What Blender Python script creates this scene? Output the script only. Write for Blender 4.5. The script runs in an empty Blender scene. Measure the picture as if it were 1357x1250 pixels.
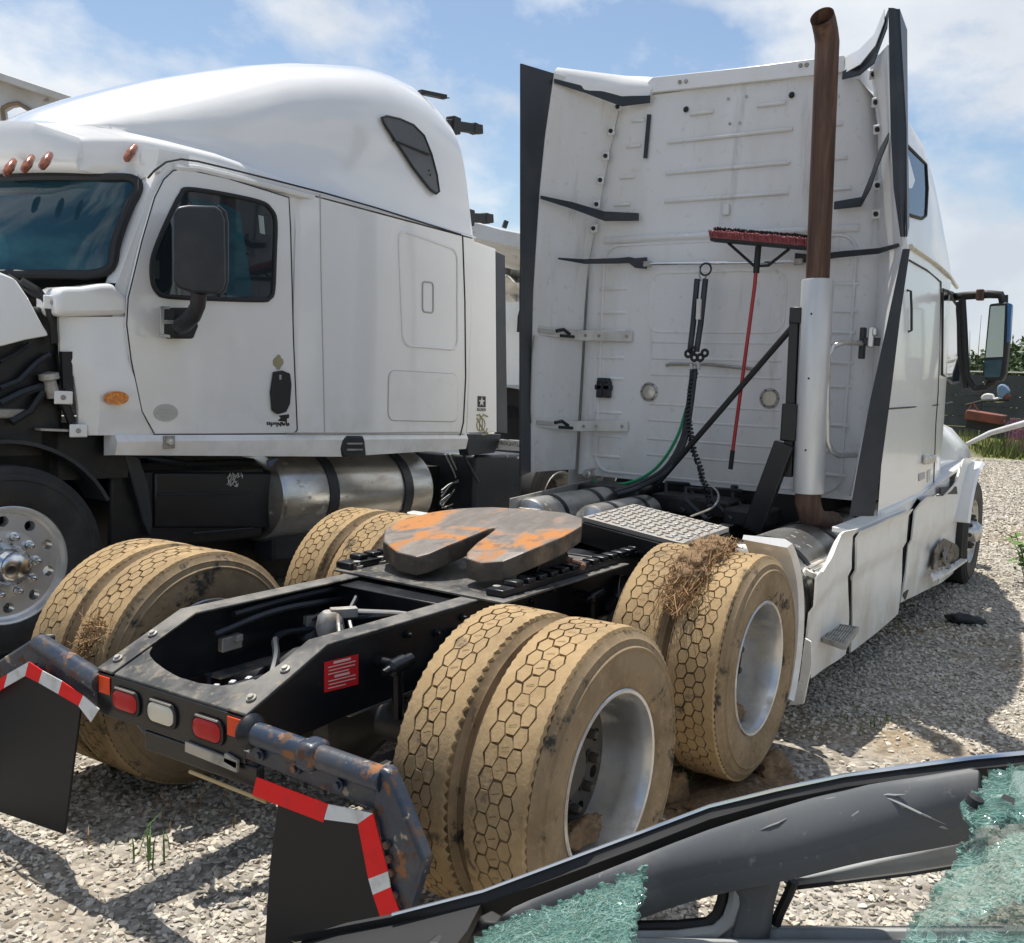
import bpy, bmesh, math, random
import numpy as np
from mathutils import Vector, Matrix, noise as mnoise
random.seed(7)
rng = np.random.default_rng(7)
S = bpy.context.scene
COL = S.collection
PI = math.pi
R = math.radians

# ------------------------------------------------------------------ camera
CAM = Vector((-2.717, -2.683, 1.83))
YAW, PITCH, ROLL, FPX = 0.551, -0.108, 0.037, 1269.4
PW, PH, PPX, PPY = 1357.0, 1250.0, 56.8, 16.9
fw = Vector((math.cos(YAW) * math.cos(PITCH), math.sin(YAW) * math.cos(PITCH), math.sin(PITCH)))
rt0 = Vector((math.sin(YAW), -math.cos(YAW), 0))
up0 = rt0.cross(fw)
rt = math.cos(ROLL) * rt0 + math.sin(ROLL) * up0
up = -math.sin(ROLL) * rt0 + math.cos(ROLL) * up0
cd = bpy.data.cameras.new('camera')
cam = bpy.data.objects.new('camera', cd)
COL.objects.link(cam)
cam.matrix_world = Matrix(((rt.x, up.x, -fw.x, CAM.x), (rt.y, up.y, -fw.y, CAM.y), (rt.z, up.z, -fw.z, CAM.z), (0, 0, 0, 1)))
cd.sensor_fit = 'HORIZONTAL'
cd.sensor_width = 36
cd.lens = FPX / PW * 36
cd.shift_x = -PPX / PW
cd.shift_y = PPY / PW
cd.clip_start = 0.05
cd.clip_end = 3000
S.camera = cam

# ------------------------------------------------------------------ light, sky, exposure
SUNV = Vector((0.20, 0.285, 1.0)).normalized()
SUN_EL = math.asin(SUNV.z)
SUN_AZ = math.atan2(SUNV.x, SUNV.y)
sd = bpy.data.lights.new('sun', 'SUN')
sd.energy = 5.0
sd.angle = R(0.55)
sd.color = (1.0, 0.95, 0.87)
so = bpy.data.objects.new('sun', sd)
COL.objects.link(so)
so.location = SUNV * 60
so.rotation_euler = (-SUNV).to_track_quat('-Z', 'Y').to_euler()
W = bpy.data.worlds.new('World')
S.world = W
W.use_nodes = True
wt = W.node_tree
wt.nodes.clear()
def wn(t, **k):
    n = wt.nodes.new(t)
    for a, b in k.items(): setattr(n, a, b)
    return n
wout = wn('ShaderNodeOutputWorld'); wbg = wn('ShaderNodeBackground')
sky = wn('ShaderNodeTexSky', sky_type='NISHITA', sun_disc=False, sun_elevation=SUN_EL, sun_rotation=SUN_AZ, altitude=100, air_density=1.15, dust_density=0.8, ozone_density=1.2)
tc = wn('ShaderNodeTexCoord'); mp = wn('ShaderNodeMapping')
mp.inputs['Scale'].default_value = (1.0, 1.0, 1.7)
mp.inputs['Location'].default_value = (2.14, 4.9, 3.33)
n1 = wn('ShaderNodeTexNoise'); n1.inputs['Scale'].default_value = 2.4; n1.inputs['Detail'].default_value = 9; n1.inputs['Roughness'].default_value = 0.56; n1.inputs['Distortion'].default_value = 0.1
r1 = wn('ShaderNodeValToRGB'); r1.color_ramp.elements[0].position = 0.475; r1.color_ramp.elements[1].position = 0.57
n2 = wn('ShaderNodeTexNoise'); n2.inputs['Scale'].default_value = 5.0; n2.inputs['Detail'].default_value = 6
cr = wn('ShaderNodeValToRGB')
cr.color_ramp.elements[0].color = (5.2, 5.6, 6.2, 1); cr.color_ramp.elements[0].position = 0.35
cr.color_ramp.elements[1].color = (7.6, 7.8, 8.0, 1); cr.color_ramp.elements[1].position = 0.65
mx = wn('ShaderNodeMix', data_type='RGBA')
hs = wn('ShaderNodeHueSaturation'); hs.inputs['Saturation'].default_value = 1.0; hs.inputs['Value'].default_value = 1.0
L = wt.links.new
L(tc.outputs['Generated'], mp.inputs['Vector']); L(mp.outputs['Vector'], n1.inputs['Vector']); L(mp.outputs['Vector'], n2.inputs['Vector'])
L(n1.outputs['Fac'], r1.inputs['Fac']); L(n2.outputs['Fac'], cr.inputs['Fac'])
L(sky.outputs['Color'], hs.inputs['Color'])
mxm = wn('ShaderNodeMath', operation='MULTIPLY'); mxm.inputs[1].default_value = 0.9
L(r1.outputs['Color'], mxm.inputs[0]); L(mxm.outputs[0], mx.inputs['Factor'])
L(hs.outputs['Color'], mx.inputs['A']); L(cr.outputs['Color'], mx.inputs['B'])
L(mx.outputs['Result'], wbg.inputs['Color']); wbg.inputs['Strength'].default_value = 0.10
L(wbg.outputs[0], wout.inputs[0])
S.view_settings.view_transform = 'Standard'
S.view_settings.look = 'None'
S.view_settings.gamma = 1
S.view_settings.use_curve_mapping = False
S.view_settings.exposure = 0.34

# ------------------------------------------------------------------ measuring helpers: a sight line of the photograph meets a real plane
def ray(u, v):
    return fw + rt * ((u - PW / 2 - PPX) / FPX) - up * ((v - PH / 2 - PPY) / FPX)
def pX(u, v, x): d = ray(u, v); return CAM + d * ((x - CAM.x) / d.x)
def pY(u, v, y): d = ray(u, v); return CAM + d * ((y - CAM.y) / d.y)
def pZ(u, v, z): d = ray(u, v); return CAM + d * ((z - CAM.z) / d.z)
def pP(u, v, p0, n): d = ray(u, v); return CAM + d * ((p0 - CAM).dot(n) / d.dot(n))

# ------------------------------------------------------------------ mesh helpers
class MB:
    def __init__(s): s.v = []; s.f = []; s.m = []; s.mi = 0
    def add(s, vs, fs):
        o = len(s.v); s.v += [tuple(x) for x in vs]; s.f += [tuple(i + o for i in f) for f in fs]; s.m += [s.mi] * len(fs); return s
    def box(s, c, d, rot=None):
        c = Vector(c); hx, hy, hz = d[0] / 2, d[1] / 2, d[2] / 2
        vs = [Vector((x, y, z)) for x in (-hx, hx) for y in (-hy, hy) for z in (-hz, hz)]
        if rot is not None: vs = [rot @ p for p in vs]
        return s.add([c + p for p in vs], [(0, 1, 3, 2), (4, 6, 7, 5), (0, 4, 5, 1), (2, 3, 7, 6), (0, 2, 6, 4), (1, 5, 7, 3)])
    def bar(s, a, b, w, h, upv=(0, 0, 1)):
        a, b = Vector(a), Vector(b); d = (b - a).normalized(); u = Vector(upv); sd = d.cross(u).normalized(); u = sd.cross(d)
        vs = []
        for p in (a, b):
            for i, j in ((-1, -1), (1, -1), (1, 1), (-1, 1)): vs.append(p + sd * (i * w / 2) + u * (j * h / 2))
        return s.add(vs, [(3, 2, 1, 0), (4, 5, 6, 7), (0, 1, 5, 4), (1, 2, 6, 5), (2, 3, 7, 6), (3, 0, 4, 7)])
    def tube(s, pts, r, n=8, caps=True):
        pts = [Vector(p) for p in pts]; rings = []
        prev = None
        for i, p in enumerate(pts):
            d = (pts[min(i + 1, len(pts) - 1)] - pts[max(i - 1, 0)]).normalized()
            if prev is None:
                a = Vector((0, 0, 1)) if abs(d.z) < 0.9 else Vector((1, 0, 0))
                u = d.cross(a).normalized()
            else:
                u = (prev - d * prev.dot(d)).normalized()
            prev = u; w = d.cross(u)
            rr = r[i] if isinstance(r, (list, tuple)) else r
            rings.append([p + (u * math.cos(2 * PI * k / n) + w * math.sin(2 * PI * k / n)) * rr for k in range(n)])
        return s.loft(rings, caps=caps)
    def loft(s, rings, closed=True, caps=False):
        n = len(rings[0]); vs = [p for r in rings for p in r]; fs = []
        for i in range(len(rings) - 1):
            for k in range(n if closed else n - 1):
                k2 = (k + 1) % n
                fs.append((i * n + k, i * n + k2, (i + 1) * n + k2, (i + 1) * n + k))
        if caps:
            fs.append(tuple(range(n - 1, -1, -1))); fs.append(tuple((len(rings) - 1) * n + k for k in range(n)))
        return s.add(vs, fs)
    def lathe(s, prof, c, ax, n=40, a0=0.0, a1=2 * PI, ref=None):
        c = Vector(c); ax = Vector(ax).normalized()
        a = Vector(ref) if ref else (Vector((0, 0, 1)) if abs(ax.z) < 0.9 else Vector((1, 0, 0)))
        u = (a - ax * a.dot(ax)).normalized(); w = ax.cross(u)
        full = abs(a1 - a0 - 2 * PI) < 1e-6
        m = n if full else n + 1
        rings = []
        for (r, t) in prof:
            rings.append([c + ax * t + (u * math.cos(a0 + (a1 - a0) * k / n) + w * math.sin(a0 + (a1 - a0) * k / n)) * max(r, 1e-5) for k in range(m)])
        return s.loft(rings, closed=full)
    def prism(s, poly, vec):
        poly = [Vector(p) for p in poly]; vec = Vector(vec); n = len(poly)
        return s.add(poly + [p + vec for p in poly], [tuple(range(n - 1, -1, -1)), tuple(range(n, 2 * n))] + [(i, (i + 1) % n, n + (i + 1) % n, n + i) for i in range(n)])
    def sheet(s, rows, th=None):
        nr, nc = len(rows), len(rows[0]); rows = [[Vector(p) for p in r] for r in rows]
        vs = [p for r in rows for p in r]
        fs = [(i * nc + j, i * nc + j + 1, (i + 1) * nc + j + 1, (i + 1) * nc + j) for i in range(nr - 1) for j in range(nc - 1)]
        if th is not None:
            t = Vector(th); o = len(vs); vs += [p + t for p in vs]
            fs += [tuple(reversed([o + k for k in f])) for f in fs]
            bd = [j for j in range(nc)] + [i * nc + nc - 1 for i in range(1, nr)] + [(nr - 1) * nc + j for j in range(nc - 2, -1, -1)] + [i * nc for i in range(nr - 2, 0, -1)]
            for k in range(len(bd)):
                a, b = bd[k], bd[(k + 1) % len(bd)]
                fs.append((a, o + a, o + b, b))
        return s.add(vs, fs)

def obj(name, mb, mat, parent=None, smooth=True, angle=38, bevel=0.0, seg=2, sub=0, label=None, mesh=None, solid=0.0):
    if mesh is None:
        me = bpy.data.meshes.new(name); me.from_pydata(mb.v, [], mb.f); me.update()
        bm = bmesh.new(); bm.from_mesh(me); bmesh.ops.recalc_face_normals(bm, faces=bm.faces); bm.to_mesh(me); bm.free()
        for m in (mat if isinstance(mat, (list, tuple)) else [mat]): me.materials.append(m)
        if any(mb.m): me.polygons.foreach_set('material_index', mb.m)
        if smooth:
            me.polygons.foreach_set('use_smooth', [True] * len(me.polygons)); me.set_sharp_from_angle(angle=R(angle))
    else: me = mesh
    o = bpy.data.objects.new(name, me); COL.objects.link(o)
    if parent is not None: o.parent = parent
    if solid:
        m = o.modifiers.new('solid', 'SOLIDIFY'); m.thickness = solid; m.offset = 0
    if bevel:
        m = o.modifiers.new('bevel', 'BEVEL'); m.width = bevel; m.segments = seg; m.limit_method = 'ANGLE'; m.angle_limit = R(40); m.harden_normals = False
    if sub:
        m = o.modifiers.new('sub', 'SUBSURF'); m.levels = sub; m.render_levels = sub
    if label: o['label'] = label
    return o
def empty(name, parent=None, mw=None, loc=None):
    o = bpy.data.objects.new(name, None); COL.objects.link(o); o.empty_display_size = 0.2
    if parent is not None: o.parent = parent
    if mw is not None: o.matrix_local = mw
    if loc is not None: o.location = loc
    return o
def tag(o, label, cat, group=None, kind=None):
    o['label'] = label; o['category'] = cat
    if group: o['group'] = group
    if kind: o['kind'] = kind
    return o
def struct(o, kind='structure'): o['kind'] = kind; return o

# ------------------------------------------------------------------ materials
def mat(name, col, rough=0.5, metal=0.0, layers=(), bump=None, coat=0.0, spec=0.5, rvar=0.0, randoff=False, emis=None, alpha=None, trans=0.0):
    m = bpy.data.materials.new(name); m.use_nodes = True; t = m.node_tree; b = t.nodes['Principled BSDF']
    b.inputs['Base Color'].default_value = (*col, 1); b.inputs['Roughness'].default_value = rough; b.inputs['Metallic'].default_value = metal
    b.inputs['Coat Weight'].default_value = coat; b.inputs['Coat Roughness'].default_value = 0.06; b.inputs['Specular IOR Level'].default_value = spec
    if trans: b.inputs['Transmission Weight'].default_value = trans
    tcn = t.nodes.new('ShaderNodeTexCoord'); vec = tcn.outputs['Object']
    if randoff:
        oi = t.nodes.new('ShaderNodeObjectInfo'); mu = t.nodes.new('ShaderNodeMath'); mu.operation = 'MULTIPLY'; mu.inputs[1].default_value = 37.0
        t.links.new(oi.outputs['Random'], mu.inputs[0]); ad = t.nodes.new('ShaderNodeVectorMath'); ad.operation = 'ADD'
        t.links.new(vec, ad.inputs[0]); t.links.new(mu.outputs[0], ad.inputs[1]); vec = ad.outputs[0]
    cur = None; rcur = None
    for ly in layers:
        nt = t.nodes.new('ShaderNodeTexNoise'); nt.inputs['Scale'].default_value = ly.get('scale', 4); nt.inputs['Detail'].default_value = ly.get('detail', 6); nt.inputs['Roughness'].default_value = ly.get('nr', 0.6)
        nt.inputs['Distortion'].default_value = ly.get('dist', 0)
        v2 = vec
        if 'stretch' in ly:
            mpn = t.nodes.new('ShaderNodeMapping'); mpn.inputs['Scale'].default_value = ly['stretch']; t.links.new(vec, mpn.inputs['Vector']); v2 = mpn.outputs[0]
        t.links.new(v2, nt.inputs['Vector'])
        mr = t.nodes.new('ShaderNodeMapRange'); mr.inputs['From Min'].default_value = ly['lo']; mr.inputs['From Max'].default_value = ly['hi']; mr.inputs['To Max'].default_value = ly.get('amt', 1.0)
        t.links.new(nt.outputs['Fac'], mr.inputs['Value']); fac = mr.outputs[0]
        if 'zlo' in ly:   # dirt that thins out with height
            sp = t.nodes.new('ShaderNodeSeparateXYZ'); t.links.new(tcn.outputs['Object'], sp.inputs[0])
            mz = t.nodes.new('ShaderNodeMapRange'); mz.inputs['From Min'].default_value = ly['zhi']; mz.inputs['From Max'].default_value = ly['zlo']
            t.links.new(sp.outputs['Z'], mz.inputs['Value']); mm = t.nodes.new('ShaderNodeMath'); mm.operation = 'MULTIPLY'
            t.links.new(fac, mm.inputs[0]); t.links.new(mz.outputs[0], mm.inputs[1]); fac = mm.outputs[0]
        mxn = t.nodes.new('ShaderNodeMix'); mxn.data_type = 'RGBA'; t.links.new(fac, mxn.inputs['Factor'])
        if cur is None: mxn.inputs['A'].default_value = (*col, 1)
        else: t.links.new(cur, mxn.inputs['A'])
        mxn.inputs['B'].default_value = (*ly['col'], 1); cur = mxn.outputs['Result']
        if 'rough' in ly:
            mf = t.nodes.new('ShaderNodeMix'); mf.data_type = 'FLOAT'; t.links.new(fac, mf.inputs['Factor'])
            if rcur is None: mf.inputs['A'].default_value = rough
            else: t.links.new(rcur, mf.inputs['A'])
            mf.inputs['B'].default_value = ly['rough']; rcur = mf.outputs['Result']
            if metal:
                mm2 = t.nodes.new('ShaderNodeMath'); mm2.operation = 'SUBTRACT'; mm2.inputs[0].default_value = metal
                t.links.new(fac, mm2.inputs[1]); mm2.use_clamp = True; t.links.new(mm2.outputs[0], b.inputs['Metallic'])
    if cur is not None: t.links.new(cur, b.inputs['Base Color'])
    if rcur is not None: t.links.new(rcur, b.inputs['Roughness'])
    if bump:
        nb = t.nodes.new('ShaderNodeTexNoise'); nb.inputs['Scale'].default_value = bump[0]; nb.inputs['Detail'].default_value = 5
        t.links.new(vec, nb.inputs['Vector']); bp = t.nodes.new('ShaderNodeBump'); bp.inputs['Strength'].default_value = bump[1]; bp.inputs['Distance'].default_value = bump[2]
        t.links.new(nb.outputs['Fac'], bp.inputs['Height']); t.links.new(bp.outputs[0], b.inputs['Normal'])
    return m
DUST = (0.34, 0.27, 0.18)
M = {}
M['white'] = mat('white_paint', (0.80, 0.80, 0.79), 0.28, coat=0.5, layers=[dict(col=(0.60, 0.58, 0.53), scale=2.2, lo=0.5, hi=0.75, amt=0.35, rough=0.5), dict(col=(0.5, 0.47, 0.40), scale=14, lo=0.6, hi=0.8, amt=0.3)], bump=(1.3, 0.06, 0.02))
M['white_lo'] = mat('dusty_white_paint', (0.80, 0.795, 0.76), 0.45, coat=0.15, layers=[dict(col=(0.50, 0.43, 0.32), scale=3.0, lo=0.38, hi=0.75, zlo=0.2, zhi=1.1, rough=0.8), dict(col=(0.36, 0.32, 0.26), scale=9, lo=0.58, hi=0.78, amt=0.35, stretch=(1, 1, 0.25)), dict(col=(0.3, 0.27, 0.22), scale=30, lo=0.66, hi=0.72, amt=0.5)], bump=(3, 0.1, 0.02))
M['wall'] = mat('sleeper_back_paint', (0.735, 0.74, 0.745), 0.40, layers=[dict(col=(0.55, 0.51, 0.44), scale=2.6, lo=0.45, hi=0.8, amt=0.55, stretch=(1, 1, 0.3)), dict(col=(0.40, 0.35, 0.29), scale=16, lo=0.60, hi=0.78, amt=0.5), dict(col=(0.28, 0.25, 0.22), scale=7, lo=0.60, hi=0.72, amt=0.4, stretch=(1, 1, 0.12)), dict(col=(0.45, 0.40, 0.33), scale=3, lo=0.35, hi=0.7, amt=0.5, zlo=1.1, zhi=1.7)], bump=(2.2, 0.05, 0.02))
M['glosswhite'] = mat('gloss_white_paint', (0.80, 0.80, 0.795), 0.16, coat=0.8, layers=[dict(col=(0.66, 0.65, 0.62), scale=1.6, lo=0.45, hi=0.8, amt=0.3, rough=0.35), dict(col=(0.5, 0.46, 0.38), scale=6, lo=0.45, hi=0.8, amt=0.7, zlo=1.0, zhi=1.5)])
M['glosswhite_roof'] = M['glosswhite']
M['black'] = mat('black_chassis_paint', (0.006, 0.0075, 0.011), 0.32, layers=[dict(col=(0.035, 0.034, 0.032), scale=6, lo=0.52, hi=0.8, amt=0.4, rough=0.7), dict(col=(0.07, 0.06, 0.045), scale=28, lo=0.62, hi=0.8, amt=0.35, rough=0.9)], bump=(40, 0.08, 0.004))
M['blackdeep'] = mat('oily_black_metal', (0.004, 0.0045, 0.006), 0.5, layers=[dict(col=(0.03, 0.026, 0.02), scale=8, lo=0.5, hi=0.8)])
M['railtop'] = mat('dusty_rail_top', (0.035, 0.036, 0.038), 0.42, layers=[dict(col=(0.19, 0.18, 0.16), scale=5, lo=0.38, hi=0.72, rough=0.75), dict(col=(0.26, 0.21, 0.14), scale=22, lo=0.55, hi=0.75, rough=0.9)], bump=(60, 0.1, 0.003))
M['plastic'] = mat('dark_plastic', (0.014, 0.018, 0.025), 0.45, layers=[dict(col=(0.06, 0.06, 0.06), scale=5, lo=0.45, hi=0.8, amt=0.5)])
M['rubber'] = mat('rubber_edge', (0.016, 0.021, 0.030), 0.42, layers=[dict(col=(0.05, 0.052, 0.055), scale=4, lo=0.45, hi=0.75, amt=0.6)])
M['flap'] = mat('mud_flap_rubber', (0.005, 0.0065, 0.010), 0.5, spec=0.3, layers=[dict(col=(0.022, 0.023, 0.024), scale=7, lo=0.55, hi=0.85, amt=0.5, zlo=0.0, zhi=0.5)], bump=(9, 0.06, 0.01))
MUD = (0.385, 0.272, 0.145)
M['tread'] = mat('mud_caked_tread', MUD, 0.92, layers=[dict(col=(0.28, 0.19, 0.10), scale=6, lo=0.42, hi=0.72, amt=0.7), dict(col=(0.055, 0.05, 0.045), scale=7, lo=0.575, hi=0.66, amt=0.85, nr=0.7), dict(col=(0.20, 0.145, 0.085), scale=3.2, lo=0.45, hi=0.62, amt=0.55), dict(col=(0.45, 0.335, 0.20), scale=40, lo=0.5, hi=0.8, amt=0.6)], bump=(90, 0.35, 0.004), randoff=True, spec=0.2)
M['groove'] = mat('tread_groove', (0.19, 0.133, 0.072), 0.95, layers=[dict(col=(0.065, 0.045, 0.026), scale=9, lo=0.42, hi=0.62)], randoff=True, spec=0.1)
M['sidewall'] = mat('muddy_sidewall', (0.27, 0.20, 0.125), 0.9, layers=[dict(col=(0.19, 0.135, 0.08), scale=5, lo=0.42, hi=0.68), dict(col=(0.04, 0.038, 0.037), scale=5.5, lo=0.565, hi=0.64, nr=0.75), dict(col=(0.42, 0.30, 0.16), scale=30, lo=0.52, hi=0.8, amt=0.6)], bump=(60, 0.3, 0.004), randoff=True, spec=0.2)
M['blacktyre'] = mat('black_tyre', (0.018, 0.018, 0.019), 0.65, layers=[dict(col=(0.07, 0.062, 0.05), scale=6, lo=0.45, hi=0.8, amt=0.6)], bump=(70, 0.15, 0.003))
M['alu'] = mat('dull_aluminium_rim', (0.62, 0.62, 0.61), 0.34, metal=0.9, layers=[dict(col=(0.36, 0.27, 0.16), scale=5, lo=0.5, hi=0.72, rough=0.9), dict(col=(0.45, 0.43, 0.4), scale=26, lo=0.5, hi=0.75, amt=0.5)], randoff=True)
M['chrome'] = mat('polished_aluminium', (0.72, 0.73, 0.74), 0.16, metal=1.0, layers=[dict(col=(0.5, 0.49, 0.46), scale=12, lo=0.5, hi=0.8, amt=0.5)])
M['tankalu'] = mat('tank_aluminium', (0.60, 0.60, 0.58), 0.3, metal=0.95, layers=[dict(col=(0.42, 0.39, 0.34), scale=4, lo=0.4, hi=0.7, stretch=(1, 0.6, 2.5)), dict(col=(0.30, 0.27, 0.22), scale=18, lo=0.6, hi=0.75, rough=0.7)], bump=(7, 0.05, 0.01))
M['steel'] = mat('bare_dirty_steel', (0.42, 0.41, 0.39), 0.45, metal=0.7, layers=[dict(col=(0.2, 0.17, 0.13), scale=10, lo=0.45, hi=0.7, rough=0.8)])
M['rust'] = mat('rusty_stack', (0.105, 0.055, 0.037), 0.7, metal=0.1, layers=[dict(col=(0.21, 0.125, 0.09), scale=3, lo=0.45, hi=0.75, stretch=(6, 6, 0.6)), dict(col=(0.05, 0.028, 0.02), scale=6, lo=0.45, hi=0.75, stretch=(5, 5, 0.4))], bump=(60, 0.12, 0.003))
M['stackin'] = mat('sooty_pipe_inside', (0.012, 0.011, 0.011), 0.9)
M['shield'] = mat('brushed_heat_shield', (0.64, 0.65, 0.66), 0.42, metal=0.4, layers=[dict(col=(0.45, 0.42, 0.39), scale=4, lo=0.45, hi=0.75, stretch=(1, 1, 0.3), amt=0.6)])
M['hanger'] = mat('rusty_blue_black_bracket', (0.022, 0.035, 0.06), 0.36, layers=[dict(col=(0.05, 0.055, 0.065), scale=9, lo=0.45, hi=0.65), dict(col=(0.25, 0.11, 0.045), scale=8, lo=0.58, hi=0.63, rough=0.9), dict(col=(0.36, 0.30, 0.22), scale=13, lo=0.63, hi=0.67, rough=0.8), dict(col=(0.10, 0.05, 0.028), scale=20, lo=0.56, hi=0.64, rough=0.9)], bump=(35, 0.3, 0.006))
M['fifth'] = mat('greasy_rusty_plate', (0.105, 0.09, 0.078), 0.5, metal=0.2, layers=[dict(col=(0.155, 0.135, 0.12), scale=7, lo=0.42, hi=0.6, amt=0.8, stretch=(1, 2.2, 1)), dict(col=(0.38, 0.155, 0.04), scale=3.6, lo=0.475, hi=0.57, rough=0.85, dist=0.6), dict(col=(0.09, 0.075, 0.065), scale=14, lo=0.56, hi=0.66, amt=0.7)], bump=(30, 0.2, 0.004))
M['fifthside'] = mat('greasy_plate_side', (0.075, 0.06, 0.048), 0.5, layers=[dict(col=(0.20, 0.15, 0.10), scale=7, lo=0.5, hi=0.7), dict(col=(0.035, 0.03, 0.026), scale=12, lo=0.5, hi=0.7)], bump=(24, 0.5, 0.008))
M['red'] = mat('red_lens', (0.42, 0.006, 0.010), 0.3, spec=0.3, layers=[dict(col=(0.30, 0.05, 0.04), scale=8, lo=0.5, hi=0.8, amt=0.4)])
M['clearlens'] = mat('dusty_clear_lens', (0.62, 0.58, 0.47), 0.3, coat=0.4, layers=[dict(col=(0.45, 0.36, 0.22), scale=12, lo=0.5, hi=0.75)])
M['orange'] = mat('orange_reflector', (0.70, 0.065, 0.012), 0.4, spec=0.3)
M['amber'] = mat('amber_lens', (0.55, 0.14, 0.01), 0.2, coat=0.6, layers=[dict(col=(0.8, 0.33, 0.03), scale=60, lo=0.5, hi=0.6)])
M['amberdark'] = mat('dark_amber_lens', (0.34, 0.085, 0.02), 0.2, coat=0.6, layers=[dict(col=(0.15, 0.04, 0.015), scale=30, lo=0.45, hi=0.6)])
M['tapered'] = mat('red_reflective_tape', (0.75, 0.006, 0.010), 0.45, spec=0.25, layers=[dict(col=(0.42, 0.02, 0.02), scale=14, lo=0.52, hi=0.75, amt=0.6)])
M['tapewhite'] = mat('white_reflective_tape', (0.62, 0.65, 0.67), 0.35, coat=0.3, layers=[dict(col=(0.35, 0.34, 0.32), scale=14, lo=0.5, hi=0.72, amt=0.7)])
M['placard'] = mat('red_placard', (0.55, 0.02, 0.025), 0.55, spec=0.25)
M['printpale'] = mat('pale_print', (0.7, 0.5, 0.47), 0.6)
M['glass'] = mat('tinted_window_glass', (0.012, 0.02, 0.026), 0.03, coat=0.3, spec=0.9)
M['glassblue'] = mat('windshield_glass', (0.012, 0.05, 0.072), 0.03, coat=0.0, spec=0.6, layers=[dict(col=(0.03, 0.10, 0.12), scale=1.3, lo=0.45, hi=0.62, stretch=(1, 1, 2))])
M['brightalu'] = mat('bright_aluminium_rim', (0.80, 0.80, 0.79), 0.28, metal=0.65, layers=[dict(col=(0.55, 0.54, 0.52), scale=9, lo=0.5, hi=0.75, amt=0.5)])
M['vent'] = mat('grey_window_mesh', (0.075, 0.08, 0.085), 0.5, layers=[dict(col=(0.11, 0.115, 0.12), scale=3, lo=0.4, hi=0.7)])
M['gap'] = mat('dark_seal', (0.012, 0.013, 0.014), 0.6)
M['greygap'] = mat('pressed_edge_grey', (0.42, 0.42, 0.41), 0.5)
M['mirror'] = mat('mirror_glass', (0.55, 0.66, 0.62), 0.03, metal=1.0)
M['broomred'] = mat('red_broom_paint', (0.36, 0.012, 0.02), 0.3, coat=0.2)
M['bristle'] = mat('dusty_red_bristle', (0.27, 0.075, 0.09), 0.8, layers=[dict(col=(0.40, 0.17, 0.17), scale=30, lo=0.5, hi=0.7)])
M['bristledark'] = mat('dark_bristle', (0.045, 0.025, 0.03), 0.8)
M['green'] = mat('green_air_hose', (0.02, 0.30, 0.13), 0.35)
M['decal'] = mat('black_decal', (0.015, 0.015, 0.016), 0.4)
M['decalgold'] = mat('yellow_decal', (0.33, 0.32, 0.15), 0.45)
M['silver'] = mat('silver_badge', (0.45, 0.46, 0.46), 0.35, metal=0.6)
M['straw'] = mat('dry_straw', (0.38, 0.235, 0.115), 0.95, layers=[dict(col=(0.18, 0.105, 0.05), scale=25, lo=0.45, hi=0.65)])
M['mudclod'] = mat('damp_mud', (0.20, 0.125, 0.065), 0.95, layers=[dict(col=(0.10, 0.065, 0.035), scale=7, lo=0.45, hi=0.65), dict(col=(0.27, 0.18, 0.10), scale=30, lo=0.5, hi=0.7)], bump=(25, 0.8, 0.02))
M['stick'] = mat('dry_stick', (0.45, 0.33, 0.16), 0.8)
M['carblack'] = mat('black_car_paint', (0.012, 0.013, 0.016), 0.22, coat=0.8, layers=[dict(col=(0.06, 0.058, 0.055), scale=5, lo=0.5, hi=0.8, amt=0.5, rough=0.5)])
M['carrubber'] = mat('black_window_rubber', (0.008, 0.008, 0.009), 0.6)
M['discs'] = mat('dirty_wheel_disc', (0.06, 0.052, 0.045), 0.6, metal=0.2, layers=[dict(col=(0.05, 0.04, 0.03), scale=8, lo=0.45, hi=0.7)])
M['cartrim'] = mat('grey_pillar_trim', (0.082, 0.088, 0.094), 0.62, layers=[dict(col=(0.20, 0.19, 0.18), scale=6, lo=0.5, hi=0.75, amt=0.8, dist=0.5), dict(col=(0.24, 0.20, 0.16), scale=3, lo=0.56, hi=0.75, amt=0.6), dict(col=(0.3, 0.28, 0.26), scale=45, lo=0.64, hi=0.72, amt=0.5)], bump=(120, 0.08, 0.002))
M['cargrey'] = mat('pale_grey_trim', (0.30, 0.31, 0.31), 0.6, layers=[dict(col=(0.2, 0.19, 0.17), scale=9, lo=0.5, hi=0.75)])
M['cartop'] = mat('sun_bleached_trim', (0.20, 0.18, 0.165), 0.6, layers=[dict(col=(0.10, 0.085, 0.075), scale=5, lo=0.45, hi=0.7)])
M['fence'] = mat('dark_fence_sheet', (0.042, 0.045, 0.05), 0.6, layers=[dict(col=(0.08, 0.08, 0.08), scale=0.6, lo=0.45, hi=0.7)])
M['post'] = mat('galvanised_post', (0.32, 0.32, 0.32), 0.5, metal=0.5)
M['leaf'] = mat('tree_leaf', (0.065, 0.105, 0.03), 0.6, layers=[dict(col=(0.035, 0.065, 0.02), scale=0.8, lo=0.4, hi=0.6), dict(col=(0.10, 0.13, 0.045), scale=3, lo=0.5, hi=0.7)])
M['bark'] = mat('tree_bark', (0.09, 0.07, 0.05), 0.9)
M['grass'] = mat('meadow_grass', (0.15, 0.17, 0.04), 0.7, layers=[dict(col=(0.07, 0.11, 0.02), scale=0.9, lo=0.4, hi=0.65), dict(col=(0.30, 0.27, 0.10), scale=2.5, lo=0.52, hi=0.7)])
M['grassfresh'] = mat('fresh_grass', (0.08, 0.17, 0.025), 0.6)
M['pink'] = mat('pink_flower', (0.34, 0.13, 0.20), 0.7)
M['brightleaf'] = mat('bright_leaf', (0.10, 0.20, 0.02), 0.45)
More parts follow.
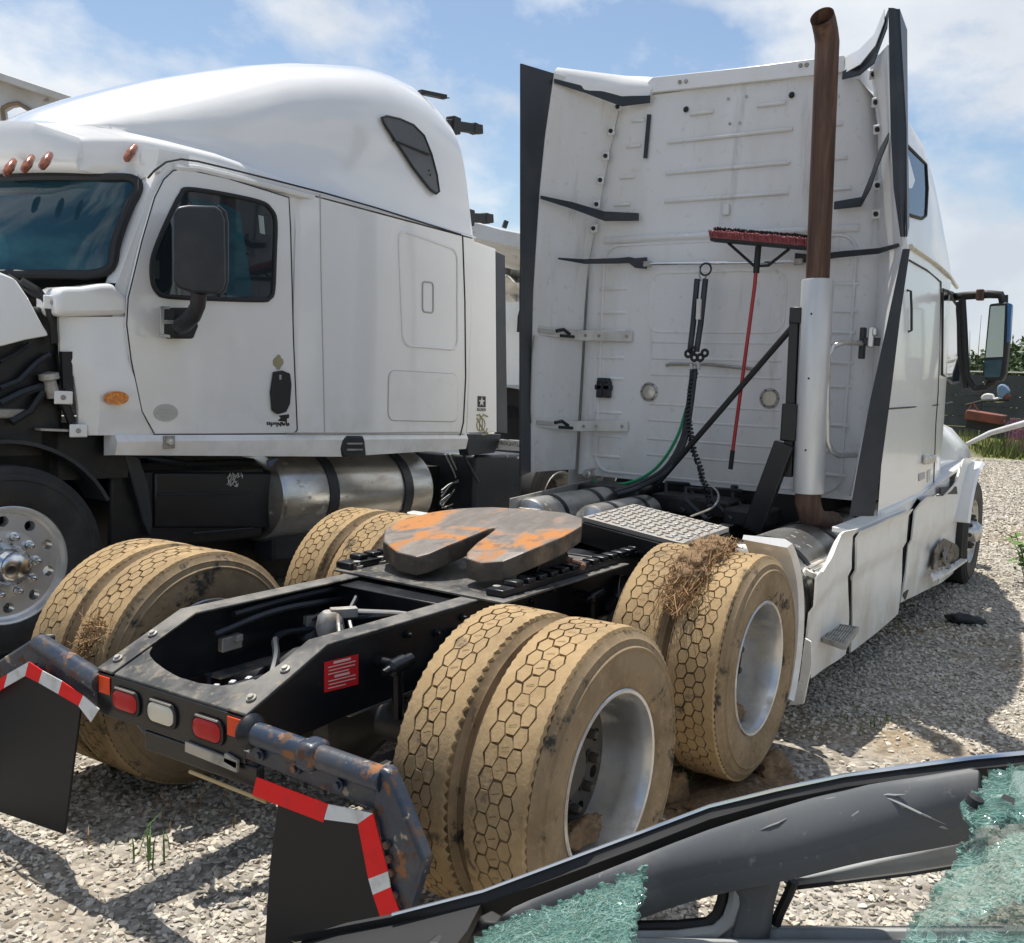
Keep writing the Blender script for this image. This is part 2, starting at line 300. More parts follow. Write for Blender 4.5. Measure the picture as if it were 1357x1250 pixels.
M['rusttrailer'] = mat('rust_red_steel', (0.20, 0.055, 0.03), 0.7, layers=[dict(col=(0.1, 0.04, 0.025), scale=3, lo=0.4, hi=0.7)])
M['trailerwhite'] = mat('weathered_white_panel', (0.50, 0.505, 0.51), 0.6, layers=[dict(col=(0.36, 0.33, 0.28), scale=2.2, lo=0.45, hi=0.72, amt=0.7), dict(col=(0.16, 0.10, 0.06), scale=6, lo=0.62, hi=0.70, amt=0.7)])
M['tornedge'] = mat('torn_core', (0.22, 0.17, 0.12), 0.9)
M['canvas'] = mat('crumpled_white_skin', (0.66, 0.65, 0.62), 0.55, layers=[dict(col=(0.45, 0.43, 0.39), scale=3, lo=0.45, hi=0.7)])
M['blueplastic'] = mat('blue_tarp', (0.10, 0.18, 0.34), 0.5)
# ------------------------------------------------------------------ ground
def sstep(a, b, x):
    t = min(max((x - a) / (b - a), 0), 1); return t * t * (3 - 2 * t)
def gz(x, y):
    h = 0.27 * sstep(1.45, 2.1, y)
    h += 0.022 * (mnoise.noise(Vector((x * 0.9, y * 0.9, 0))) + 0.5 * mnoise.noise(Vector((x * 2.6, y * 2.6, 3)))) * (1 if x < 40 else 0)
    d = math.hypot(x - 1.35, y + 1.05); h -= 0.035 * max(0, 1 - d / 0.5)
    return h
gx = sorted(set([-200, -80, -30, -12, -6, -4] + [round(-3 + 0.125 * i, 3) for i in range(int(12 / 0.125))] + [9 + 0.5 * i for i in range(40)] + [30, 34, 40, 50, 70, 100, 160, 260, 500, 1200]))
gy = sorted(set([-500, -200, -80, -30, -12, -8, -6] + [round(-5 + 0.125 * i, 3) for i in range(int(8 / 0.125))] + [3, 4, 6, 8, 12, 20, 40, 90, 200, 500, 1200]))
g = MB(); g.sheet([[(x, y, gz(x, y)) for y in gy] for x in gx])
mg = bpy.data.materials.new('gravel_ground'); mg.use_nodes = True; t = mg.node_tree; b = t.nodes['Principled BSDF']; b.inputs['Roughness'].default_value = 0.95; b.inputs['Specular IOR Level'].default_value = 0.15
def nn(t, ty, **k):
    n = t.nodes.new(ty)
    for a, c in k.items():
        if a in n.inputs: n.inputs[a].default_value = c
        else: setattr(n, a, c)
    return n
tcg = nn(t, 'ShaderNodeTexCoord')
vo = nn(t, 'ShaderNodeTexVoronoi', Scale=26.0); vo2 = nn(t, 'ShaderNodeTexVoronoi', Scale=9.0); nz = nn(t, 'ShaderNodeTexNoise', Scale=0.55, Detail=5.0); nz2 = nn(t, 'ShaderNodeTexNoise', Scale=70.0, Detail=4.0)
for n in (vo, vo2, nz, nz2): t.links.new(tcg.outputs['Object'], n.inputs['Vector'])
sepc = nn(t, 'ShaderNodeSeparateColor'); t.links.new(vo.outputs['Color'], sepc.inputs[0])
rmp = nn(t, 'ShaderNodeValToRGB'); rmp.color_ramp.elements[0].color = (0.20, 0.18, 0.15, 1); rmp.color_ramp.elements[1].color = (0.46, 0.43, 0.38, 1); e_ = rmp.color_ramp.elements.new(0.5); e_.color = (0.33, 0.30, 0.26, 1)
t.links.new(sepc.outputs[0], rmp.inputs['Fac'])
edge = nn(t, 'ShaderNodeMapRange'); edge.inputs['From Min'].default_value = 0.0; edge.inputs['From Max'].default_value = 0.6; edge.inputs['To Min'].default_value = 1.0; edge.inputs['To Max'].default_value = 0.45
t.links.new(vo.outputs['Distance'], edge.inputs['Value'])
mxg = nn(t, 'ShaderNodeMix', data_type='RGBA'); mxg.blend_type = 'MULTIPLY'; mxg.inputs['Factor'].default_value = 0.0
t.links.new(rmp.outputs['Color'], mxg.inputs['A'])
mrd = nn(t, 'ShaderNodeMapRange'); mrd.inputs['From Min'].default_value = 0.52; mrd.inputs['From Max'].default_value = 0.66
t.links.new(nz.outputs['Fac'], mrd.inputs['Value'])
mxd = nn(t, 'ShaderNodeMix', data_type='RGBA'); mxd.inputs['B'].default_value = (0.27, 0.205, 0.125, 1)
t.links.new(mrd.outputs[0], mxd.inputs['Factor']); t.links.new(mxg.outputs['Result'], mxd.inputs['A'])
# grass-green soil far off
sx = nn(t, 'ShaderNodeSeparateXYZ'); t.links.new(tcg.outputs['Object'], sx.inputs[0])
mrx = nn(t, 'ShaderNodeMapRange'); mrx.inputs['From Min'].default_value = 27.0; mrx.inputs['From Max'].default_value = 29.0
t.links.new(sx.outputs['X'], mrx.inputs['Value'])
mxx = nn(t, 'ShaderNodeMix', data_type='RGBA'); mxx.inputs['B'].default_value = (0.14, 0.15, 0.045, 1)
t.links.new(mrx.outputs[0], mxx.inputs['Factor']); t.links.new(mxd.outputs['Result'], mxx.inputs['A'])
t.links.new(mxx.outputs['Result'], b.inputs['Base Color'])
bmp = nn(t, 'ShaderNodeBump', Strength=0.9, Distance=0.03); bmp.invert = True
t.links.new(vo.outputs['Distance'], bmp.inputs['Height']); 
bm2 = nn(t, 'ShaderNodeBump', Strength=0.5, Distance=0.01); t.links.new(nz2.outputs['Fac'], bm2.inputs['Height']); t.links.new(bmp.outputs[0], bm2.inputs['Normal'])
t.links.new(bm2.outputs[0], b.inputs['Normal'])
struct(obj('ground', g, mg, smooth=True, angle=180))

# loose gravel: instanced crushed stones
mst = bpy.data.materials.new('crushed_limestone'); mst.use_nodes = True; t = mst.node_tree; b = t.nodes['Principled BSDF']; b.inputs['Roughness'].default_value = 0.9; b.inputs['Specular IOR Level'].default_value = 0.2
oi = nn(t, 'ShaderNodeObjectInfo'); rp = nn(t, 'ShaderNodeValToRGB')
rp.color_ramp.elements[0].color = (0.27, 0.25, 0.215, 1); rp.color_ramp.elements[1].color = (0.63, 0.59, 0.52, 1)
for ps, c in ((0.25, (0.42, 0.385, 0.32)), (0.5, (0.52, 0.48, 0.41)), (0.75, (0.55, 0.49, 0.40))):
    e_ = rp.color_ramp.elements.new(ps); e_.color = (*c, 1)
t.links.new(oi.outputs['Random'], rp.inputs['Fac'])
nzs = nn(t, 'ShaderNodeTexNoise', Scale=2.2, Detail=3.0); tcs = nn(t, 'ShaderNodeTexCoord'); t.links.new(tcs.outputs['Object'], nzs.inputs['Vector'])
mxs = nn(t, 'ShaderNodeMix', data_type='RGBA'); mxs.inputs['B'].default_value = (0.25, 0.20, 0.13, 1)
ms_ = nn(t, 'ShaderNodeMapRange'); ms_.inputs['From Min'].default_value = 0.5; ms_.inputs['From Max'].default_value = 0.75; ms_.inputs['To Max'].default_value = 0.5
t.links.new(nzs.outputs['Fac'], ms_.inputs['Value']); t.links.new(ms_.outputs[0], mxs.inputs['Factor']); t.links.new(rp.outputs['Color'], mxs.inputs['A']); t.links.new(mxs.outputs['Result'], b.inputs['Base Color'])
stone_col = bpy.data.collections.new('stone_shapes')
for k in range(6):
    bm = bmesh.new()
    for i in range(15):
        p = Vector(rng.normal(size=3)); p.normalize(); p = Vector((p.x * 1.0, p.y * 0.72, p.z * 0.5)) * (0.85 + 0.25 * rng.random())
        bm.verts.new(p)
    bmesh.ops.convex_hull(bm, input=bm.verts)
    loose = [v for v in bm.verts if not v.link_faces]
    bmesh.ops.delete(bm, geom=loose, context='VERTS')
    me = bpy.data.meshes.new('stone'); bm.to_mesh(me); bm.free(); me.materials.append(mst)
    so_ = bpy.data.objects.new('stone', me); stone_col.objects.link(so_)
def scatter(x0, x1, y0, y1, dens, s0, s1, thin=None):
    n = int((x1 - x0) * (y1 - y0) * dens)
    xs = rng.uniform(x0, x1, n); ys = rng.uniform(y0, y1, n); ss = s0 + (s1 - s0) * rng.random(n) ** 1.8
    out = []
    for x, y, s in zip(xs, ys, ss):
        if thin and rng.random() < thin(x, y): continue
        out.append((x, y, gz(x, y) + s * 0.22, s))
    return out
def thin(x, y):
    v = 0
    d = math.hypot((x - 1.5) / 0.8, (y + 0.95) / 0.45); v = max(v, 0.9 * max(0, 1.5 - d))
    n_ = mnoise.noise(Vector((x * 0.8 + 5, y * 0.8, 1)))
    v = max(v, min(0.85, max(0, (n_ - 0.05) * 2.2)))
    d = math.hypot((x + 1.35) / 0.5, (y - 0.75) / 0.55); v = max(v, 0.75 * max(0, 1.3 - d))
    return min(v, 0.93)
pts = scatter(-2.0, 4.2, -3.0, 1.9, 2000, 0.0085, 0.0225, thin) + scatter(4.2, 10, -4.2, 0.5, 1100, 0.011, 0.026, thin) + scatter(10, 28, -5, 2.5, 260, 0.018, 0.042)
me = bpy.data.meshes.new('gravel'); me.from_pydata([p[:3] for p in pts], [], [])
at = me.attributes.new('size', 'FLOAT', 'POINT'); at.data.foreach_set('value', [p[3] for p in pts])
gv = bpy.data.objects.new('gravel', me); COL.objects.link(gv); gv['kind'] = 'stuff'; gv['label'] = 'pale crushed limestone gravel strewn over the yard'
ng = bpy.data.node_groups.new('scatter_gravel', 'GeometryNodeTree')
ng.interface.new_socket('Geometry', in_out='INPUT', socket_type='NodeSocketGeometry'); ng.interface.new_socket('Geometry', in_out='OUTPUT', socket_type='NodeSocketGeometry')
gi = ng.nodes.new('NodeGroupInput'); go = ng.nodes.new('NodeGroupOutput'); ip = ng.nodes.new('GeometryNodeInstanceOnPoints'); ci = ng.nodes.new('GeometryNodeCollectionInfo')
ci.inputs['Collection'].default_value = stone_col; ci.inputs['Separate Children'].default_value = True; ci.inputs['Reset Children'].default_value = True
ip.inputs['Pick Instance'].default_value = True
rv = ng.nodes.new('FunctionNodeRandomValue'); rv.data_type = 'FLOAT_VECTOR'; rv.inputs[0].default_value = (-0.5, -0.5, 0); rv.inputs[1].default_value = (0.5, 0.5, 6.28)
na = ng.nodes.new('GeometryNodeInputNamedAttribute'); na.data_type = 'FLOAT'; na.inputs['Name'].default_value = 'size'
ng.links.new(gi.outputs[0], ip.inputs['Points']); ng.links.new(ci.outputs[0], ip.inputs['Instance']); ng.links.new(rv.outputs[0], ip.inputs['Rotation']); ng.links.new(na.outputs[0], ip.inputs['Scale']); ng.links.new(ip.outputs[0], go.inputs[0])
mo = gv.modifiers.new('scatter', 'NODES'); mo.node_group = ng

# ------------------------------------------------------------------ wheels
TR = 0.515
def tyre_mb(P0=0.068, h1=0.0135, h2=0.0275, gp=0.0031, seed=0, sipe=True, plain=False, nd=0.0035, jt=1.0):
    m = MB(); Rc = TR - 0.010
    side = [(0.300, 0.112), (0.312, 0.124), (0.345, 0.134), (0.40, 0.141), (0.438, 0.139), (0.443, 0.1435), (0.449, 0.1435), (0.454, 0.136), (0.470, 0.130), (0.476, 0.131), (0.482, 0.124), (0.499, 0.1135)]
    m.mi = 2; m.lathe([(r, -tt) for r, tt in side], (0, 0, 0), (0, 1, 0), 96)
    m.lathe([(r, tt) for r, tt in side], (0, 0, 0), (0, 1, 0), 96)
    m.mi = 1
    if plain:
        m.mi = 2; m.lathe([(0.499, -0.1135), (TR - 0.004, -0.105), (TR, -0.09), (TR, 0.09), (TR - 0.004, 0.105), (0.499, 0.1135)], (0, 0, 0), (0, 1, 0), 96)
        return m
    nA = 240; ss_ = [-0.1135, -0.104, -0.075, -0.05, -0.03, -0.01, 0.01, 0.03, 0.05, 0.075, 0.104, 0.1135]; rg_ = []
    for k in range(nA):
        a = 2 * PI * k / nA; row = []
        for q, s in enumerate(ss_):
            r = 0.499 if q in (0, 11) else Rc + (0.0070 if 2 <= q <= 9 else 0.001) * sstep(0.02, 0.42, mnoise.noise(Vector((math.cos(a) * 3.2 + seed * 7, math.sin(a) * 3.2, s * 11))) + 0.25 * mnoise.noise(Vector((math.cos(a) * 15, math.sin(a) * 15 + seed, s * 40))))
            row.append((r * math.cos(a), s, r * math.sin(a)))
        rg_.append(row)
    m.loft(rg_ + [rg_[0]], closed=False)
    m.mi = 0
    N = int(round(2 * PI * TR / P0)); P = 2 * PI / N; Wc = h1 + h2; rr = random.Random(seed)
    def pt(a, s, r): return (r * math.cos(a), s, r * math.sin(a))
    for c in (-1, 0, 1):
        for k in range(N):
            a0 = (k + (0.5 if c else 0)) * P; s0 = c * Wc; ga = gp / TR
            dz = -0.002 * rr.random(); gp_ = gp; gp = gp * (0.55 if (c == 0 and sipe) else 1.1)
            hp = [(P / 2 - ga, h1 - gp * 0.4), (0, h2 - gp), (-P / 2 + ga, h1 - gp * 0.4), (-P / 2 + ga, -h1 + gp * 0.4), (0, -h2 + gp), (P / 2 - ga, -h1 + gp * 0.4)]
            j = [(u + rr.uniform(-1, 1) * 0.0028 / TR, s + rr.uniform(-1, 1) * 0.0016) for u, s in hp]
            top = [pt(a0 + u * 0.98, s0 + s * 0.98, TR + dz) for u, s in j]; bot = [pt(a0 + u, s0 + s, Rc - 0.002) for u, s in j]
            m.add(top + bot, [(0, 1, 2, 3, 4, 5)] + [(i, 6 + i, 6 + (i + 1) % 6, (i + 1) % 6) for i in range(6)])
            gp = gp_
            if sipe and c == 0:
                m.mi = 1; u = 0.004
                m.add([pt(a0 - P * .04, s0 - h2 * .5, TR + 0.0006), pt(a0 + P * .10, s0 + h2 * .45, TR + 0.0006), pt(a0 + P * .13, s0 + h2 * .45, TR + 0.0006), pt(a0 - P * .005, s0 - h2 * .5, TR + 0.0006)], [(0, 1, 2, 3)]); m.mi = 0
    n2 = N * 4
    for sg in (-1, 1):
        ri, ro, rs = [], [], []
        for k in range(n2 + 1):
            a = k * P / 4
            ph = (k / 4) % 1.0      # 0 at the flat edge centre of the outer column
            w = abs(ph - 0.5) * 2         # 1 at flat edge, 0 at block tip
            s = Wc + h1 * w + h2 * (1 - w) + gp
            notch = (k % 2 == 1)
            out = 0.1065 - (nd if notch else 0)
            ri.append(pt(a, sg * s, TR)); ro.append(pt(a, sg * out, TR - 0.003)); rs.append((a, notch))
        rb = [pt(k * P / 4, sg * (Wc + h2 + gp * 0.2 if False else abs(ri[k][1])), Rc - 0.002) for k in range(n2 + 1)]
        rq = [pt(a, sg * (0.1135 - (nd if nt else 0)), 0.4985 - (nd * .35 if nt else 0)) for a, nt in rs]
        m.loft([rb, ri, ro, rq], closed=False)
    return m
TYM = [M['tread'], M['groove'], M['sidewall']]
def mesh_of(o): return o.data
def ring_holes(m, r1, r2, rh, rc, t, nh=10, depth=0.03):
    da = PI / nh
    for k in range(nh):
        a = 2 * da * k; hw, hh = da * rc, (r2 - r1) / 2; rm = (r1 + r2) / 2
        ca = math.atan2(hh, hw); angs = []
        for q in (0, ca / 2, ca, (ca + PI / 2) / 2, PI / 2, PI - (ca + PI / 2) / 2, PI - ca, PI - ca / 2): angs += [q]
        angs += [q + PI for q in angs]
        inn, out, back = [], [], []
        for q in angs:
            cx, cy = math.cos(q), math.sin(q); f = min(hw / abs(cx) if abs(cx) > 1e-6 else 9, hh / abs(cy) if abs(cy) > 1e-6 else 9)
            ox, oy = cx * f, cy * f
            th = a + ox / rc; r = rm + oy; out.append((r * math.cos(th), t, r * math.sin(th)))
            hx, hy = rh * cx, rc - rm + rh * cy
            th = a + hx / rc; r = rm + hy; inn.append((r * math.cos(th), t, r * math.sin(th))); back.append((r * math.cos(th), t + depth, r * math.sin(th)))
        m.loft([out, inn, back])
def drive_rim():
    m = MB()
    m.lathe([(0.292, -0.100), (0.304, -0.118), (0.309, -0.124), (0.304, -0.129), (0.294, -0.126), (0.288, -0.112), (0.281, -0.09), (0.277, -0.03), (0.268, 0.03), (0.260, 0.058)], (0, 0, 0), (0, 1, 0), 72)
    m.mi = 1
    m.lathe([(0.260, 0.058), (0.247, 0.062)], (0, 0, 0), (0, 1, 0), 60)
    ring_holes(m, 0.187, 0.247, 0.024, 0.217, 0.062)
    m.lathe([(0.187, 0.062), (0.11, 0.062), (0.108, 0.045), (0.09, 0.03), (0.0, 0.028)], (0, 0, 0), (0, 1, 0), 40)
    m.mi = 0
    m.lathe([(0.292, -0.100), (0.286, -0.05), (0.284, 0.10), (0.295, 0.118), (0.305, 0.122)], (0, 0, 0), (0, 1, 0), 60)
    return m
def steer_rim(nuts=True):
    m = MB()
    m.lathe([(0.290, -0.08), (0.303, -0.112), (0.308, -0.120), (0.302, -0.124), (0.292, -0.120), (0.287, -0.104), (0.282, -0.094), (0.268, -0.088)], (0, 0, 0), (0, 1, 0), 72)
    ring_holes(m, 0.178, 0.268, 0.0285, 0.227, -0.088, depth=0.05)
    m.lathe([(0.178, -0.088), (0.118, -0.092)], (0, 0, 0), (0, 1, 0), 60)
    m.lathe([(0.290, -0.08), (0.284, 0.0), (0.286, 0.1), (0.305, 0.12)], (0, 0, 0), (0, 1, 0), 48)
    return m
def steer_hub():
    m = MB(); m.lathe([(0.118, -0.092), (0.108, -0.112), (0.100, -0.150), (0.094, -0.168), (0.080, -0.180), (0.074, -0.196), (0.060, -0.204), (0, -0.206)], (0, 0, 0), (0, 1, 0), 48)
    return m
def nuts_mb(y0=-0.09):
    m = MB()
    for c in ((0, 0, 0),):
        m.lathe([(0.024, 0), (0.024, 0.008), (0.019, 0.009), (0.019, 0.032), (0.014, 0.045), (0.005, 0.05), (0, 0.05)], c, (0, -1, 0), 12)
    return m
_proto = {}
def proto(key, mb, mats, angle=38):
    o = obj(key, mb, mats, angle=angle); me = o.data; bpy.data.objects.remove(o); _proto[key] = me; return me
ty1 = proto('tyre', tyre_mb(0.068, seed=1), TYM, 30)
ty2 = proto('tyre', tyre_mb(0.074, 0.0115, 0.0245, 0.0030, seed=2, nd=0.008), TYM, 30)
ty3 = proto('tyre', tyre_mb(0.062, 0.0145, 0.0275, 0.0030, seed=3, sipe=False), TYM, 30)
tyb = proto('tyre', tyre_mb(plain=True), [M['blacktyre']] * 3)
rimd = proto('rim', drive_rim(), [M['alu'], M['discs']]); rims = proto('rim', steer_rim(), M['alu']); rimsb = proto('rim', steer_rim(), M['brightalu']); hubs = proto('hub_cap', steer_hub(), M['chrome']); nuts = proto('lug_nut', nuts_mb(), M['chrome'])
rimsd = proto('rim', steer_rim(), M['alu']); hubsd = proto('hub_cap', steer_hub(), M['alu']); nutsd = proto('lug_nut', nuts_mb(), M['discs'])
def wheel(parent, x, y, z, right, tyre, rim, spin=0.0, steer=0.0, hub=None, nut=None, label=None, flip=False, nuty=-0.09, nutr=0.148):
    w = empty('wheel', parent); w.location = (x, y, z)
    rz = 0 if right else PI
    if flip: rz += PI
    w.rotation_euler = (0, spin, rz + steer)
    w.rotation_mode = 'XYZ'
    if label: w['label'] = label
    obj('tyre', None, None, w, mesh=tyre); obj('rim', None, None, w, mesh=rim)
    if hub: obj('hub_cap', None, None, w, mesh=hub)
    if nut:
        for k in range(10):
            a = 2 * PI * (k + .5) / 10; o = obj('lug_nut', None, None, w, mesh=nut); o.location = (nutr * math.cos(a), nuty, nutr * math.sin(a))
    return w

def bez_(P_, n=6):
    P_ = [Vector(p) for p in P_]; out = []; Q_ = [P_[0] * 2 - P_[1]] + P_ + [P_[-1] * 2 - P_[-2]]
    for i in range(1, len(Q_) - 2):
        for k in range(n):
            t = k / n; a, b_, c_, d_ = Q_[i - 1:i + 3]; out.append(0.5 * ((2 * b_) + (c_ - a) * t + (2 * a - 5 * b_ + 4 * c_ - d_) * t * t + (3 * b_ - a - 3 * c_ + d_) * t ** 3))
    return out + [P_[-1]]
# ------------------------------------------------------------------ truck A : the near truck, seen from behind
A = empty('semi_truck', loc=(0, 0, 0))
tag(A, 'white sleeper semi truck seen from behind, with bare black frame and muddy dual tyres', 'truck')
YO, YI = 1.157, 0.868
for x, z, side in ((0, 0.516, 1), (0, 0.515, -1), (1.404, 0.564, 1), (1.404, 0.531, -1)):
    s = -1 if side == 1 else 1
    wheel(A, x, s * YO, z, side == 1, ty1 if x == 0 else ty3, rimd, spin=0.3 * x + side, nut=nutsd if side == 1 else None, nuty=0.062, nutr=0.16, label='outer muddy drive wheel with deep aluminium rim')
    wheel(A, x, s * YI, z, side == 1, ty2 if (x == 0 and side == 1) else (ty1 if x else ty3), rimd, spin=0.7 * x + 2 * side, flip=True, label='inner muddy drive wheel of the dual pair')
for s in (-1, 1):
    wheel(A, 7.30, s * 1.20, 0.515, s < 0, tyb, rimsd, spin=0.2, hub=hubsd, nut=nutsd, label='front steer wheel with protruding lug nuts')
HW = 0.384
def rail_pts(y): return [(-0.754, y, 0.615), (-0.754, y, 0.757), (-0.412, y, 0.904), (7.6, y, 0.904), (7.6, y, 0.65), (-0.30, y, 0.632)]
for s in (-1, 1):
    m = MB(); m.prism(rail_pts(s * HW), (0, -s * 0.010, 0))
    o = obj('frame_rail', m, M['black'], A, bevel=0.003)
    m = MB(); yo, yi = s * (HW + 0.002), s * (HW - 0.088)
    top = [(-0.756, 0.757), (-0.412, 0.905), (7.6, 0.905)]
    m.sheet([[(x, yo, z) for x, z in top], [(x, yi, z) for x, z in top]], (0, 0, 0.009))
    m.sheet([[(x, yo, z) for x, z in ((-0.30, 0.632), (7.6, 0.65))], [(x, yi, z) for x, z in ((-0.30, 0.632), (7.6, 0.65))]], (0, 0, -0.009))
    obj('rail_flange', m, M['railtop'], o, bevel=0.003)
# tail: sloping top plate with a bowl shaped cut-out, vertical lamp plate
slope = (0.904 - 0.757) / (0.754 - 0.412)
def tp(x, y, dz=0): return (x, y, 0.757 + (x + 0.754) * slope + dz)
yl, yr = 0.296, -0.296
hx = [0.292, 0.285, 0.26, 0.20, 0.12, 0.03, -0.08, -0.17, -0.24, -0.285, -0.296]
hz = [-0.600, -0.618, -0.636, -0.658, -0.676, -0.690, -0.690, -0.676, -0.648, -0.60, -0.50]
inner = [(float(np.interp(-(0.292 - 0.588 * k / 24), [-v for v in hx], hz)), 0.292 - 0.588 * k / 24) for k in range(25)]
outer_ = [(-0.752, 0.292 - 0.588 * k / 24) for k in range(25)]
m = MB(); m.sheet([[tp(x, y, 0.003) for x, y in outer_], [tp(x, y, 0.003) for x, y in inner]], (0, 0, -0.009))
obj('tail_plate', m, M['railtop'], A, bevel=0.002)
m = MB()
m.sheet([[(x, y, z) for z in (0.605, 0.752)] for x, y in [(-0.758, -0.384), (-0.758, -0.13), (-0.758, 0.13), (-0.758, 0.384)]], (0.010, 0, 0))
m.sheet([[tp(x, y, -0.006) for x, y in inner], [tp(x, y, -0.055) for x, y in inner]], (-0.006, 0, 0))
obj('end_crossmember', m, M['black'], A, bevel=0.003)
for (x, y) in ((-0.70, 0.345), (-0.56, 0.345), (-0.70, -0.345), (-0.56, -0.345)):
    m = MB(); m.lathe([(0.017, 0), (0.017, 0.006), (0.010, 0.007), (0.010, 0.014), (0, 0.014)], tp(x, y, 0.012), (-slope, 0, 1), 10)
    obj('bolt', m, M['steel'], A)
def rrect(cx, cz, w, h, r, x, n=5):
    out = []
    for (sx_, sz_, a0) in ((1, 1, 0), (-1, 1, 90), (-1, -1, 180), (1, -1, 270)):
        for k in range(n + 1):
            a = R(a0 + 90 * k / n); out.append((x, cx + sx_ * (w / 2 - r) + r * math.cos(a), cz + sz_ * (h / 2 - r) + r * math.sin(a)))
    return out
for y, z, mt, lb in ((0.213, 0.681, 'red', 'red oval tail lamp beside the left reflector'), (0.02, 0.680, 'clearlens', 'clear oval reversing lamp in the middle'), (-0.212, 0.678, 'red', 'red oval tail lamp beside the right reflector')):
    m = MB(); r0 = rrect(y, z, 0.158, 0.090, 0.036, -0.759); r1_ = rrect(y, z, 0.158, 0.090, 0.036, -0.766); r2_ = rrect(y, z, 0.138, 0.070, 0.028, -0.767); r3_ = rrect(y, z, 0.136, 0.068, 0.028, -0.760)
    m.loft([r0, r1_, r2_, r3_])
    o = obj('tail_lamp', m, M['carrubber'], A, label=lb)
    m = MB(); m.loft([rrect(y, z, 0.135, 0.067, 0.028, -0.758), rrect(y, z, 0.133, 0.065, 0.028, -0.768), rrect(y, z, 0.118, 0.052, 0.024, -0.772), rrect(y, z, 0.05, 0.02, 0.01, -0.7735)], caps=True); obj('lens', m, M[mt], o)
    m = MB(); m.loft([rrect(y, z + 0.040, 0.11, 0.006, 0.003, -0.759), rrect(y, z + 0.040, 0.11, 0.006, 0.003, -0.769)], caps=True); obj('lamp_brow', m, M['steel'], o)
for y in (0.335, -0.336):
    m = MB(); m.box((-0.7605, y, 0.714), (0.005, 0.062, 0.062)); obj('reflector', m, M['orange'], A, bevel=0.002)
m = MB(); m.box((-0.7605, -0.395, 0.665), (0.004, 0.022, 0.03)); obj('sticker', m, M['tapewhite'], A)
# hanging bits below the tail
m = MB(); m.bar((-0.735, 0.13, 0.560), (-0.735, -0.43, 0.565), 0.03, 0.07); obj('tow_crossbar', m, M['black'], A, bevel=0.006)
m = MB(); m.bar((-0.765, -0.11, 0.600), (-0.765, -0.36, 0.592), 0.012, 0.035); m.bar((-0.765, -0.30, 0.61), (-0.765, -0.36, 0.60), 0.012, 0.03); obj('grey_bracket', m, M['steel'], A, bevel=0.002)
m = MB(); m.tube([(-0.70, 0.24, 0.60), (-0.71, 0.16, 0.575), (-0.73, 0.0, 0.57), (-0.72, -0.15, 0.585)], 0.02, 8); obj('drain_hose', m, M['rubber'], A)
st_ = MB(); st_.tube([(-0.79, -0.16, 0.535), (-0.775, -0.50, 0.520)], 0.006, 6)
stk = obj('dry_stick', st_, M['stick']); tag(stk, 'thin tan stick caught under the tail crossmember', 'stick')

